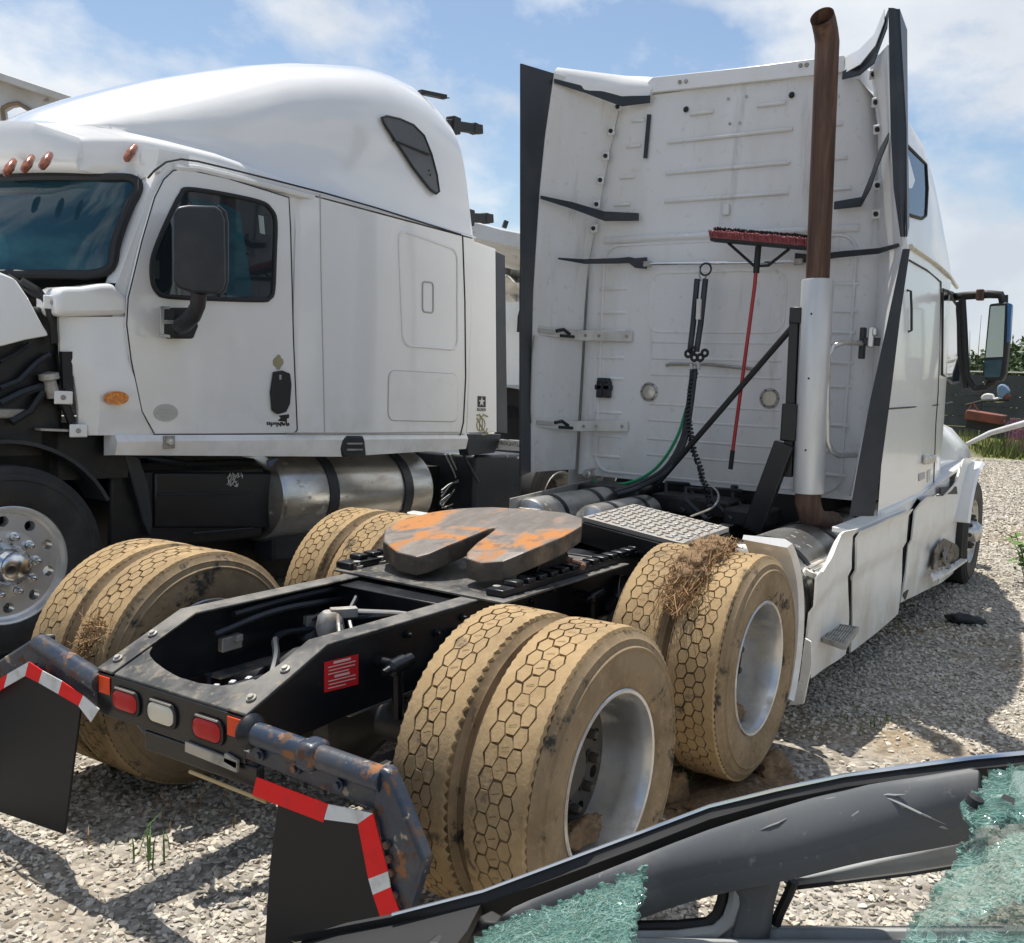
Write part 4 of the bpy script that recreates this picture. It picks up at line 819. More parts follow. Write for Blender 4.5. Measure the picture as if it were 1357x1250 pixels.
dw = [(1249, 384), (1256, 386), (1262, 394), (1268, 405), (1272, 440), (1273, 480), (1270, 506), (1262, 508), (1248, 496)]
m = MB(); m.prism([side(u, v, 0.006) for u, v in dw], (0, .004, 0)); dwn = obj('door_window', m, M['glass'], A); m = MB(); m.tube([side(u, v, 0.008) for u, v in dw] + [side(*dw[0], .008)], 0.012, 6); obj('window_seal', m, M['gap'], dwn)
m = MB(); m.prism([side(1248, 383, 0.012), side(1262, 386, .012), side(1268, 390, .012), side(1266, 397, .012), side(1250, 391, .012)], (0, .006, 0)); obj('window_visor', m, M['cargrey'], dwn)
m = MB(); m.box(side(1234, 609, 0.015), (0.30, 0.03, 0.06)); m.box(side(1227, 609, 0.02), (0.10, 0.03, 0.075)); obj('door_handle', m, M['alu'], A, bevel=0.008)
for (u0, v0, u1, v1, mt) in ((1218, 626, 1226, 638, 'greygap'), (1229, 622, 1233, 640, 'canvas')):
    m = MB(); m.prism([side(u0, v0 + 2, .004), side(u1, v0, .004), side(u1, v1 - 4, .004), side(u0, v1, .004)], (0, .002, 0)); obj('sticker', m, M[mt], shell)
# lower front: cab nose, hood, fender, bumper (mostly hidden from here)
hd = []
for x, w_, z0, z1_ in ((6.3, 1.12, 1.1, 1.95), (6.6, 1.12, 1.12, 1.85), (7.0, 1.16, 1.06, 1.70), (7.5, 1.19, 1.08, 1.62), (8.0, 1.15, 1.0, 1.52), (8.35, 0.95, 0.8, 1.36), (8.45, 0.75, 0.7, 1.2)):
    hd.append([(x, w_, z0), (x, w_, z0 + (z1_ - z0) * .45), (x, w_ * .86, z0 + (z1_ - z0) * .78), (x, w_ * .6, z1_), (x, 0, z1_ + .04), (x, -w_ * .6, z1_), (x, -w_ * .86, z0 + (z1_ - z0) * .78), (x, -w_, z0 + (z1_ - z0) * .45), (x, -w_, z0)])
m = MB(); m.sheet(hd); hood = obj('hood', m, M['white'], A, angle=50)
m = MB(); m.sheet([[(6.3, y, 1.95) for y in (1.05, 0.5, 0, -0.5, -1.05)], [(6.12, y, 2.75) for y in (1.0, 0.5, 0, -0.5, -1.0)]], (0.02, 0, 0)); obj('windshield', m, M['glassblue'], A)
for s in (-1, 1):
    m = MB(); m.lathe([(0.60, -0.10), (0.60, 0.10), (0.63, 0.14), (0.66, 0.12), (0.66, -0.10)], (7.30, s * 1.24, 0.54), (0, s, 0), 26, R(-10 if s < 0 else -78), R(78 if s < 0 else 10), ref=(0, 0, 1)); obj('front_fender', m, M['white'], A)
m = MB(); m.box((8.5, 0, 0.55), (0.25, 2.4, 0.4)); obj('bumper', m, M['white_lo'], A, bevel=0.06)
m = MB(); m.box((7.3, 0, 0.9), (1.6, 1.5, 0.7)); m.box((5.6, 0, 0.85), (1.4, 2.2, 0.55)); obj('engine_bay', m, M['blackdeep'], A)
# ledge where the cab meets the side fairing
m = MB(); m.bar((3.85, -1.16, 0.99), (6.3, -1.16, 1.06), 0.16, 0.10); obj('cab_sill', m, M['white_lo'], A, bevel=0.02)

# side fairing panels with dents
def dent(p, seed, amp):
    return p + Vector((0, amp * mnoise.noise(Vector((p.x * 2.1, p.z * 2.6, seed))) + amp * .22 * mnoise.noise(Vector((p.x * 5, p.z * 5, seed + 9))), 0))
def panel(name, ctop, cbot, nu, nv, seed, amp, y, label, th=0.012):
    rows = []
    for j in range(nv + 1):
        r_ = []
        for i in range(nu + 1):
            f = i / nu; k = f * (len(ctop) - 1); i0 = min(int(k), len(ctop) - 2); a = ctop[i0] + (ctop[i0 + 1] - ctop[i0]) * (k - i0)
            k = f * (len(cbot) - 1); i0 = min(int(k), len(cbot) - 2); b_ = cbot[i0] + (cbot[i0 + 1] - cbot[i0]) * (k - i0)
            p = a.lerp(b_, j / nv); crease = (0.022 if j / nv > 0.36 else 0.0) + 0.03 * max(0, j / nv - .7) - (0.03 * max(0, 0.06 - j / nv) / 0.06)
            r_.append(dent(p, seed, amp) + Vector((0, -crease if False else crease, 0)))
        rows.append(r_)
    m = MB(); m.sheet(rows, (0, th, 0)); return obj(name, m, M['white_lo'], A, angle=60, label=label)
Yf = -1.27
c1 = [pY(u, v, Yf) for u, v in ((1083, 757), (1096, 738), (1110, 705), (1131, 700))]
c1b = [pY(u, v, Yf) for u, v in ((1073, 907), (1093, 893), (1113, 879), (1127, 868))]
panel('rear_side_panel', c1, c1b, 14, 16, 3, 0.014, Yf, 'warped white side panel behind the rear step, bent outwards')
c2 = [pY(u, v, Yf) for u, v in ((1135, 703), (1170, 688), (1205, 674))]
c2b = [pY(u, v, Yf) for u, v in ((1135, 866), (1165, 842), (1196, 814))]
panel('middle_side_panel', c2, c2b, 14, 16, 5, 0.008, Yf, 'largest white side panel, in the middle of the skirt')
c3 = [pY(u, v, Yf) for u, v in ((1214, 668), (1224, 658), (1247, 657), (1262, 640), (1273, 606), (1288, 609))]
c3b = [pY(u, v, Yf) for u, v in ((1200, 800), (1222, 788), (1250, 774), (1267, 762), (1277, 745), (1281, 715))]
p3_ = panel('front_side_panel', c3, c3b, 18, 14, 8, 0.010, Yf, 'front white side panel with a torn open step pocket')
m = MB(); m.prism([pY(u, v, Yf - 0.02) for u, v in ((1236, 755), (1240, 728), (1252, 714), (1268, 722), (1276, 735), (1270, 745))], (0, 0.012, 0)); pk = obj('torn_pocket', m, M['fifthside'], p3_)
for k in range(16):
    p = pY(1240 + random.random() * 30, 722 + random.random() * 25, Yf - 0.032); q = p + Vector((random.uniform(-.3, .3), random.uniform(-.02, .0), random.uniform(-.1, .1)))
    m = MB(); m.add([p, q, q + Vector((random.uniform(-.2, .2), -.02, random.uniform(-.1, .1)))], [(0, 1, 2)]); obj('torn_sliver', m, M['cartop'], p3_)
m = MB(); m.sheet([[pY(u, v, Yf - 0.03) for u, v in ((1233, 760), (1255, 752), (1280, 735))], [pY(u, v, Yf - 0.08) for u, v in ((1236, 768), (1258, 758), (1282, 741))]], (0, 0, -0.02)); obj('pocket_lip', m, M['white_lo'], p3_)
m = MB(); m.prism([pY(u, v, Yf + .03) for u, v in ((1206, 676), (1216, 660), (1225, 672), (1218, 740), (1200, 795), (1196, 790))], (0, 0.03, 0)); obj('panel_gap_void', m, M['gap'], A)
m = MB(); m.prism([pY(u, v, Yf + .03) for u, v in ((1128, 770), (1135, 765), (1137, 835), (1126, 838))], (0, 0.03, 0)); obj('panel_gap_void', m, M['gap'], A)
# ledge tops
def shelf(a, b, depth, th, name, mt, zoff=0.0):
    m = MB(); a, b = Vector(a) + Vector((0, 0, zoff)), Vector(b) + Vector((0, 0, zoff)); m.sheet([[a, a.lerp(b, .5), b], [a + Vector((0, depth, 0.01)), a.lerp(b, .5) + Vector((0, depth, .01)), b + Vector((0, depth, 0.01))]], (0, 0, -th)); return obj(name, m, M[mt], A, bevel=0.004)
shelf(c2[0] + Vector((-.02, 0.02, 0)), c2[-1] + Vector((0, .02, 0)), 0.12, 0.03, 'panel_ledge', 'white_lo')
shelf(c3[1] + Vector((0, 0.02, 0)), c3[-1] + Vector((0, .02, 0)), 0.25, 0.03, 'cab_step', 'shield')
m = MB(); m.prism([pY(u, v, Yf - 0.012) for u, v in ((1246, 646), (1268, 645), (1269, 655), (1247, 655))], (0, .008, 0)); obj('step_opening', m, M['gap'], A)
# rear step on top of the panel and the lower foot step
a, b_ = pZ(1050, 741, 0.845), pZ(1085, 762, 0.845)
q = [pZ(u, v, 0.845) for u, v in ((1048, 742), (1088, 722), (1129, 737), (1084, 760))]
m = MB(); m.prism(q, (0, 0, -0.05)); stp = obj('rear_step', m, M['alu'], A, bevel=0.01, label='bright aluminium step behind the sleeper')
for f in (0.15, 0.32, 0.5, 0.68, 0.85):
    m = MB(); m.bar(q[0].lerp(q[3], f) + Vector((0, 0, .003)), q[1].lerp(q[2], f) + Vector((0, 0, .003)), 0.012, 0.006); obj('step_rib', m, M['steel'], stp)
q = [pZ(u, v, 0.455) for u, v in ((1090, 848), (1105, 829), (1137, 834), (1119, 858))]
m = MB(); m.bar(q[0], q[1], .012, .03); m.bar(q[1], q[2], .012, .03); m.bar(q[2], q[3], .012, .03); m.bar(q[3], q[0], .012, .03)
for f in np.arange(0.12, 0.95, 0.11): m.bar(q[0].lerp(q[3], f), q[1].lerp(q[2], f), 0.010, 0.02)
for f in (0.33, 0.66): m.bar(q[0].lerp(q[1], f), q[3].lerp(q[2], f), 0.014, 0.02)
obj('foot_step', m, M['steel'], A, label='grated grey foot step')
# quarter fenders just ahead of the front drive wheels
for s in (-1, 1):
    m = MB(); c_ = Vector((1.47, s * 1.0, 0.57)); prof = [(0.60, 0.02), (0.625, 0.02), (0.63, 0.23), (0.61, 0.272), (0.585, 0.25)]
    rr_ = []
    for k in range(25):
        a = R((58 if s < 0 else 40) - (90 if s < 0 else 60) * k / 24); rr_.append([c_ + Vector((r_ * math.cos(a), s * t_, r_ * math.sin(a))) for r_, t_ in prof])
    m.loft(rr_, caps=True); fd = obj('quarter_fender', m, M['glosswhite'], A)
    m = MB(); m.sheet([[c_ + Vector((0.63 * math.cos(R(k)), s * (0.05 + .08 * j), 0.63 * math.sin(R(k)) - .0)) for j in range(3)] for k in (-5, -14, -24, -36, -46)], (0.008, 0, 0)); obj('torn_flap', m, M['flap'], fd)
q = [pX(u, v, 2.12) for u, v in ((1050, 815), (1062, 835), (1072, 870), (1074, 905), (1060, 930), (1046, 928), (1043, 870))]
m = MB(); m.prism(q, (0.012, 0, 0)); obj('inner_flap', m, M['flap'], A, bevel=.002)
q = [pX(u, v, 2.10) for u, v in ((1068, 845), (1076, 850), (1077, 880), (1066, 932), (1046, 934), (1060, 900))]
m = MB(); m.prism(q, (-0.015, 0, 0)); obj('broken_fender_corner', m, M['white_lo'], A, bevel=.003)

# rear fairings ("cab extenders"): white inner panel, dark rubber edge
def fairing(pairs, rub, s, label):
    rows = [[Vector(a), Vector(a).lerp(Vector(b_), .5) + Vector((0, s * .012, 0)), Vector(b_)] for a, b_ in pairs]
    m = MB(); m.sheet(rows, (0, s * 0.022, 0)); f = obj('rear_fairing', m, M['wall'], A, angle=50, label=label)
    m = MB(); m.sheet([[Vector(a), Vector(a).lerp(Vector(b_), .6), Vector(b_)] for a, b_ in rub], (0, s * 0.014, 0)); obj('rubber_edge', m, M['rubber'], f, angle=60, bevel=.003)
    return f
Lz = [1.13, 1.5, 2.0, 2.5, 2.74, 2.76, 3.2, 3.6, 4.0]
seamL = [(762, 622), (766, 560), (770, 490), (775, 400), (779, 352), (779, 350), (795, 270), (808, 200), (826, 120)]
edgeL = [(704, 626), (704, 560), (705, 480), (707, 390), (710, 342), (710, 340), (716, 250), (723, 180), (735, 97)]
outL = [(690, 632), (690, 560), (690, 480), (690, 390), (691, 342), (691, 340), (691, 250), (691, 180), (691, 84)]
pr = [(pX(*a, XW + 0.02), pX(*b_, 3.27)) for a, b_ in zip(seamL, edgeL)]
rb = [(p[1] + Vector((0, .004, 0)), pX(*o_, 3.02)) for p, o_ in zip(pr, outL)]
FL = fairing(pr, rb, 1, 'left rear fairing with a wide dark rubber edge')
seamR = [(1124, 657), (1140, 600), (1155, 520), (1161, 420), (1163, 340), (1163, 336), (1164, 250), (1163, 170), (1152, 82)]
edgeR = [(1128, 660), (1141, 590), (1158, 510), (1180, 410), (1197, 330), (1197, 324), (1188, 250), (1181, 170), (1176, 60)]
outR = [(1155, 684), (1166, 610), (1178, 520), (1190, 420), (1203, 330), (1199, 314), (1200, 250), (1200, 170), (1190, 12)]
innR = [(1125, 684), (1138, 610), (1153, 530), (1175, 430), (1196, 330), (1193, 314), (1184, 250), (1180, 170), (1177, 10)]
pr = [(pX(*a, XW + 0.02), pX(*b_, 3.22)) for a, b_ in zip(seamR, edgeR)]
FR = fairing(pr, [(pX(*i_, 3.16), pX(*o_, 3.19)) for i_, o_ in zip(innR[:5], outR[:5])], -1, 'right rear fairing whose dark rubber edge is bent at the middle')
m = MB(); m.sheet([[pX(*i_, 3.16), (pX(*i_, 3.16) + pX(*o_, 3.17)) / 2 + Vector((-.01, 0, 0)), pX(*o_, 3.19)] for i_, o_ in zip(innR[5:], outR[5:])], (0.012, 0, 0)); obj('rubber_edge', m, M['rubber'], FR, bevel=0.003)
m = MB(); m.sheet([[pX(1190, 12, 3.19), pX(1200, 40, 3.5)], [pX(1199, 170, 3.19), pX(1201, 170, 3.5)], [pX(1200, 314, 3.19), pX(1203, 300, 3.5)]], (0, -.01, 0)); obj('outer_skin', m, M['rubber'], FR)
# upper corner caps of the roof fairing
m = MB(); m.sheet([[pX(735, 108, 3.30), pX(770, 118, 3.45), pX(822, 128, 3.7), pX(860, 126, 3.76)], [pX(733, 96, 3.30), pX(772, 105, 3.45), pX(825, 118, 3.7), pX(864, 118, 3.76)], [pX(738, 90, 3.36), pX(778, 95, 3.5), pX(826, 101, 3.74), pX(866, 103, 3.8)]], (0.012, 0, 0.006)); obj('roof_corner_cap', m, M['white'], FL)
m = MB(); m.sheet([[pX(1117, 98, 3.76), pX(1140, 85, 3.6), pX(1160, 60, 3.4), pX(1172, 28, 3.25)], [pX(1119, 76, 3.8), pX(1138, 66, 3.65), pX(1158, 46, 3.45), pX(1172, 12, 3.28)]], (0.012, 0, 0)); obj('roof_corner_cap', m, M['white'], FR)
# bolts along the seams
for (u, v, s) in ((819, 142, 1), (810, 174, 1), (803, 207, 1), (796, 239, 1), (791, 271, 1), (787, 303, 1), (1158, 99, -1), (1161, 136, -1), (1163, 172, -1), (1163, 246, -1), (1161, 284, -1)):
    p = pX(u, v, XW - 0.01 - (0.03 if s > 0 else 0.03))
    m = MB(); m.box(p, (0.012, 0.055, 0.06)); pl_ = obj('bolt_plate', m, M['wall'], FL if s > 0 else FR, bevel=0.004)
    m = MB(); m.lathe([(0.017, 0), (0.014, .014), (0, .015)], p + Vector((-.006, 0, 0)), (-1, 0, 0), 10); obj('bolt', m, M['gap'], FL if s > 0 else FR)
# rubber bracing straps
def strap(pts_, wd, parent, name='brace_strap', mt='rubber'):
    m = MB(); P_ = [Vector(p) for p in pts_]
    rows = [[p + Vector((0, 0, w_ / 2)) for p, w_ in zip(P_, wd)], [p - Vector((0, 0, w_ / 2)) for p, w_ in zip(P_, wd)]]
    m.sheet(rows, (-0.02, 0, 0)); return obj(name, m, M[mt], parent, bevel=0.003, angle=50)
strap([pX(736, 108, 3.28), pX(778, 120, 3.50), pX(825, 135, 3.72), pX(862, 132, 3.765)], (0.03, 0.045, 0.07, 0.05), FL)
strap([pX(718, 262, 3.26), pX(760, 273, 3.50), pX(802, 287, 3.72), pX(847, 288, 3.765)], (0.025, 0.05, 0.07, 0.055), FL)
strap([pX(741, 343, 3.45), pX(775, 347, 3.66), pX(820, 346, 3.75), pX(835, 345, 3.75), pX(843, 349, 3.75), pX(858, 349, 3.75)], (0.012, 0.035, 0.04, 0.045, 0.07, 0.085), FL)
strap([pX(1117, 101, 3.765), pX(1140, 92, 3.70), pX(1160, 70, 3.5), pX(1177, 26, 3.25)], (0.05, 0.08, 0.13, 0.10), FR)
strap([pX(1106, 273, 3.765), pX(1142, 268, 3.74), pX(1155, 240, 3.6), pX(1165, 210, 3.45), pX(1178, 182, 3.26)], (0.05, 0.06, 0.10, 0.10, 0.05), FR)
strap([pX(1054, 344, 3.75), pX(1075, 342, 3.75), pX(1120, 337, 3.75), pX(1165, 333, 3.65), pX(1196, 324, 3.3)], (0.085, 0.04, 0.04, 0.035, 0.02), FR)
# chrome bar across the wall
m = MB(); bl, br_ = pX(858, 350, 3.71), pX(1058, 347, 3.71); m.tube([bl, br_], 0.013, 10); bar_ = obj('cross_bar', m, M['chrome'], A)
for p in (bl, br_): m = MB(); m.box(p, (0.03, 0.06, 0.04)); obj('bar_end', m, M['steel'], bar_, bevel=.005)
# hinge brackets on the left fairing
for (u0, v0, u1, v1) in ((708, 437, 838, 446), (706, 559, 832, 565)):
    a, b_, c_ = pX(u0, v0, 3.30), pX(u0 + 58, (v0 + v1) / 2 + 3, 3.74), pX(u1, v1, 3.77)
    m = MB(); m.bar(a, b_, 0.012, 0.075); m.bar(b_, c_, 0.014, 0.08); hb = obj('hinge_bracket', m, M['canvas'], FL, bevel=.004)
    m = MB(); m.bar(a.lerp(b_, .08) + Vector((-.01, -.01, 0)), a.lerp(b_, .45) + Vector((-.01, -.01, 0)), 0.012, 0.03); obj('bracket_slot', m, M['greygap'], hb, bevel=.003)
    m = MB(); m.tube([a.lerp(b_, .5) + Vector((-.02, -.01, .01)), a.lerp(b_, .7) + Vector((-.03, 0, .03)), a.lerp(b_, .85) + Vector((-.03, 0, 0))], 0.014, 8); m.tube([a.lerp(b_, .6) + Vector((-.02, -.01, -.02)), a.lerp(b_, .95) + Vector((-.03, 0, -.015))], 0.012, 8); obj('latch', m, M['plastic'], hb)
    for f in (0.15, 0.4, 0.9): m = MB(); m.lathe([(0.013, 0), (0.011, .008), (0, .009)], b_.lerp(c_, f) + Vector((-.008, 0, 0)), (-1, 0, 0), 10); obj('screw', m, M['steel'], hb)
m = MB(); m.tube([pX(710, 445, 3.27), pX(707, 470, 3.26), pX(705, 540, 3.26), pX(706, 560, 3.28)], 0.016, 8); obj('edge_tube', m, M['canvas'], FL)
# right hand bracket and grab handle
m = MB(); p = pX(1143, 455, 3.62); m.box(p, (0.05, 0.035, 0.20)); m.box(p + Vector((0, -.06, .01)), (0.05, 0.12, 0.05)); obj('door_latch', m, M['plastic'], FR, bevel=.006)
m = MB(); m.box(pX(1155, 447, 3.60), (0.04, 0.04, 0.13)); m.box(pX(1160, 440, 3.58), (0.05, 0.03, 0.05)); obj('latch_plate', m, M['alu'], FR, bevel=.008)
m = MB(); m.tube([pX(1142, 455, 3.6), pX(1118, 454, 3.45), pX(1104, 459, 3.38), pX(1097, 474, 3.35), pX(1096, 530, 3.35), pX(1097, 585, 3.35), pX(1102, 598, 3.38), pX(1112, 604, 3.45), pX(1134, 603, 3.6)], 0.018, 10); obj('grab_handle', m, M['alu'], A, label='bent aluminium grab handle right of the exhaust shield')

# exhaust
xs_ = 3.35
ax_b, ax_t = Vector((xs_, -0.868, 1.17)), Vector((xs_, -0.838, 2.52))
m = MB(); m.lathe([(0.096, 0), (0.1, 0.01), (0.1, (ax_t - ax_b).length - 0.01), (0.096, (ax_t - ax_b).length), (0.07, (ax_t - ax_b).length)], ax_b, ax_t - ax_b, 32); sh = obj('heat_shield', m, M['shield'], A, label='silver cylindrical exhaust heat shield')
for z in (1.45, 1.9, 2.3):
    p = ax_b.lerp(ax_t, (z - 1.17) / 1.35) + Vector((-.098, 0.0, 0)); m = MB(); m.lathe([(0.008, 0), (0.006, .004), (0, .005)], p, (-1, 0, 0), 8); obj('rivet', m, M['gap'], sh)
top = Vector((xs_, -0.803, 3.89))
m = MB(); m.tube([ax_t - Vector((0, 0, .05)), ax_t.lerp(top, .5), top, top + Vector((-.004, 0.0, 0.06)), top + Vector((-0.03, 0.005, 0.12)), top + Vector((-0.075, 0.008, 0.165)), top + Vector((-.11, 0.01, .185))], 0.073, 24, caps=False)
m.tube([top + Vector((-.112, 0.01, .186)), top + Vector((-0.075, 0.008, 0.165)), top + Vector((-0.03, 0.005, 0.12)), top], [0.070, .066, .066, .06], 24, caps=False)
obj('exhaust_pipe', m, M['rust'], A, angle=60, label='tall rusty exhaust stack with a curved tip')
m = MB(); m.lathe([(0, 0), (0.064, 0)], top + Vector((-0.05, 0.008, 0.14)), (-1, 0, .6), 20); obj('pipe_mouth', m, M['stackin'], A)
m = MB(); m.tube([ax_b + Vector((0, 0, .06)), ax_b + Vector((0, 0, -.06)), ax_b + Vector((0.02, -0.02, -.14)), ax_b + Vector((0.10, -0.05, -.20)), ax_b + Vector((0.3, -.08, -.22))], 0.082, 20); obj('exhaust_elbow', m, M['rust'], A)
# black post, leg and brace
m = MB(); m.bar(pX(1054, 408, 3.32), pX(1044, 632, 3.32), 0.05, 0.06); m.box(pX(1055, 418, 3.30), (0.05, 0.075, 0.10)); ps = obj('hose_post', m, M['black'], A, bevel=.005)
m = MB(); m.bar(pX(1040, 588, 3.28), pX(997, 704, 3.28), 0.13, 0.06, (1, 0, 0)); obj('post_leg', m, M['black'], A, bevel=.008)
m = MB(); m.tube([pX(1048, 436, 3.32), pX(862, 652, 3.45)], 0.021, 8); obj('post_brace', m, M['black'], A)
m = MB(); m.box(pX(1046, 560, 3.29), (0.05, 0.10, 0.24)); obj('post_gusset', m, M['black'], A, bevel=.01)
# air line spring, coiled hoses, green hose
m = MB(); c_ = pX(935, 357, 3.69); m.tube([c_ + Vector((0, .042 * math.cos(a), .042 * math.sin(a))) for a in np.linspace(0, 2 * PI, 20)], 0.007, 6); rg = obj('hanger_ring', m, M['gap'], A)
m = MB(); m.tube([pX(927, 352, 3.69), pX(927, 366, 3.68), pX(929, 372, 3.66)], 0.006, 6); m.tube([pX(936, 366, 3.68), pX(933, 372, 3.66)], 0.006, 6); obj('hanger_wire', m, M['steel'], A)
for d in (-6, 5):
    m = MB(); m.tube([pX(930 + d, 370, 3.60), pX(924 + d * .9, 430, 3.58), pX(919 + d * .8, 466, 3.56)], 0.021, 10); obj('tender_spring', m, M['rubber'], A)
m = MB(); m.box(pX(926, 410, 3.55), (0.02, 0.03, 0.14)); obj('spring_label', m, M['canvas'], A)
m = MB()
for (u, v) in ((912, 469), (920, 474), (928, 474), (934, 468), (917, 464)): c_ = pX(u, v, 3.52); m.tube([c_ + Vector((0, .022 * math.cos(a), .022 * math.sin(a))) for a in np.linspace(0, 2 * PI, 12)], 0.011, 6)
obj('hose_clamp', m, M['gap'], A)
m = MB()
for (u, v) in ((916, 482), (921, 486), (914, 489), (925, 481)): m.tube([pX(u, v, 3.52), pX(u + 2, v + 9, 3.52)], 0.012, 6)
obj('brass_fitting', m, M['silver'], A)
def coil(path, r, pitch, wr):
    P_ = [Vector(p) for p in path]; dense = []
    for i in range(len(P_) - 1):
        n = max(2, int((P_[i + 1] - P_[i]).length / 0.008))
        for k in range(n): dense.append(P_[i].lerp(P_[i + 1], k / n))
    out = []; L_ = 0
    for i, p in enumerate(dense):
        if i: L_ += (p - dense[i - 1]).length
        d = (dense[min(i + 1, len(dense) - 1)] - dense[max(i - 1, 0)]).normalized(); u = d.cross(Vector((1, 0, 0))).normalized(); w = d.cross(u); a = 2 * PI * L_ / pitch
        out.append(p + u * math.cos(a) * r + w * math.sin(a) * r)
    mm = MB(); mm.tube(out, wr, 6); return mm
def bez(P_, n=24):
    P_ = [Vector(p) for p in P_]; out = []
    Q_ = [P_[0] * 2 - P_[1]] + P_ + [P_[-1] * 2 - P_[-2]]
    for i in range(1, len(Q_) - 2):
        for k in range(n):
            t = k / n; a, b_, c_, d_ = Q_[i - 1:i + 3]
            out.append(0.5 * ((2 * b_) + (c_ - a) * t + (2 * a - 5 * b_ + 4 * c_ - d_) * t * t + (3 * b_ - a - 3 * c_ + d_) * t ** 3))
    out.append(P_[-1]); return out
pathR = bez([pX(921, 490, 3.5), pX(913, 540, 3.46), pX(917, 590, 3.42), pX(930, 630, 3.38), pX(939, 665, 3.34), pX(940, 692, 3.30)], 6)
obj('coiled_air_hose', coil(pathR, 0.017, 0.028, 0.0115), M['plastic'], A, angle=80)
pathL = bez([pX(918, 490, 3.52), pX(911, 545, 3.5), pX(903, 585, 3.48), pX(880, 622, 3.44), pX(845, 642, 3.4), pX(815, 652, 3.3)], 10)
m = MB(); m.tube(pathL, 0.019, 8); obj('air_hose', m, M['plastic'], A)
m = MB(); m.tube([p + Vector((-.03, -.035, -.012)) for p in pathL], 0.017, 8); obj('air_hose', m, M['plastic'], A)
m = MB(); m.tube(bez([pX(910, 540, 3.56), pX(897, 580, 3.58), pX(872, 618, 3.6), pX(840, 638, 3.6), pX(805, 643, 3.62), pX(785, 638, 3.66)], 10), 0.012, 8); obj('green_air_hose', m, M['green'], A, label='thin bright green air hose')
m = MB(); m.tube(bez([pX(939, 640, 3.35), pX(952, 655, 3.3), pX(945, 672, 3.2), pX(915, 685, 3.0)], 8), 0.007, 6); obj('thin_cable', m, M['steel'], A)
m = MB(); m.lathe([(0, 0), (0.03, 0), (0.03, .05), (0.02, .06), (0.02, .09), (0, .09)], pX(785, 630, 3.68), (-1, 0.3, .2), 12); m.tube([pX(775, 625, 3.7), pX(790, 622, 3.6)], 0.015, 6); obj('hose_fitting', m, M['alu'], A)
# mirror
m = MB(); Xm = 6.0
m.tube([side(1264, 394, .01), pX(1280, 392, Xm), pX(1310, 390, Xm), pX(1326, 391, Xm), pX(1330, 402, Xm)], 0.035, 10)
m.tube([pX(1275, 396, Xm), pX(1277, 430, Xm), pX(1279, 470, Xm), pX(1281, 500, Xm), pX(1292, 515, Xm), pX(1306, 513, Xm), pX(1318, 505, Xm)], 0.03, 10)
m.tube([pX(1271, 400, Xm), pX(1272, 470, Xm), pX(1280, 515, Xm)], 0.022, 8)
mr_ = obj('door_mirror', m, M['gap'], A, label='tall door mirror on a dark tubular frame')
def pl4(qs, x, dx):
    mm = MB(); mm.prism([pX(u, v, x) for u, v in qs], (dx, 0, 0)); return mm
obj('mirror_housing', pl4(((1311, 403), (1335, 400), (1340, 410), (1338, 440), (1333, 495), (1328, 505), (1306, 505), (1302, 497)), Xm - .05, 0.14), M['gap'], mr_, bevel=.015)
obj('mirror_back', pl4(((1335, 401), (1341, 403), (1338, 450), (1334, 455)), Xm - .06, 0.1), mat('blue_mirror_back', (0.03, 0.13, 0.33), 0.3), mr_, bevel=.005)
obj('mirror_glass', pl4(((1313, 406), (1332, 405), (1329, 473), (1306, 474)), Xm - .055, 0.003), M['mirror'], mr_)
obj('spot_mirror', pl4(((1305, 478), (1328, 476), (1325, 500), (1304, 500)), Xm - .055, 0.003), M['glassblue'], mr_)
m = MB(); m.box(pX(1299, 391, Xm - .02), (0.08, 0.06, 0.09)); obj('tape_wrap', m, M['rust'], mr_, bevel=.01)
m = MB(); m.tube([pX(1334, 402, Xm), pX(1334, 391, Xm)], 0.012, 6); obj('stub_antenna', m, M['gap'], mr_)

# broom hung on the bar
br = empty('push_broom', loc=pX(1003, 348, 3.66))
tag(br, 'red push broom hung bristles up on the chrome bar behind the sleeper', 'broom')
bo = br.location
def bobj(name, m, mt, **k):
    o = obj(name, m, mt, None, **k)
    o.parent = br; o.matrix_parent_inverse = Matrix.Translation(-bo); return o
m = MB(); m.tube([pX(1005, 325, 3.60), pX(1000, 380, 3.60), pX(970, 605, 3.60)], 0.0135, 10); bobj('handle', m, M['broomred'])
m = MB(); m.tube([pX(971, 597, 3.60), pX(968, 622, 3.60)], 0.017, 10); bobj('grip', m, M['gap'])
m = MB(); m.tube([pX(1005, 327, 3.60), pX(1002, 362, 3.60)], 0.022, 10); bobj('socket', m, M['gap'])
m = MB(); m.tube([pX(965, 322, 3.58), pX(1000, 353, 3.60), pX(1018, 352, 3.60), pX(1046, 330, 3.58)], 0.011, 6); bobj('wire_brace', m, M['gap'])
bL, bR = pX(944, 318, 3.57), pX(1078, 330, 3.57)
m = MB(); m.bar(bL, bR, 0.09, 0.022); bobj('brush_block', m, M['gap'], bevel=.004)
m1, m2 = MB(), MB()
for k in range(150):
    f = (k + .5) / 150
    for j in range(7):
        p = bL.lerp(bR, f) + Vector((-0.045 + 0.015 * j, 0, 0.010)); d = Vector((random.uniform(-.03, .01) - (.015 if j == 0 else 0), random.uniform(-.010, .010), (0.045 if j < 4 else .075) + random.uniform(-.007, .007)))
        (m1 if j < 4 else m2).bar(p, p + d, 0.006, 0.006)
bobj('bristles', m1, M['bristle'], smooth=False)['kind'] = 'stuff'
bobj('bristles', m2, M['bristledark'], smooth=False)['kind'] = 'stuff'
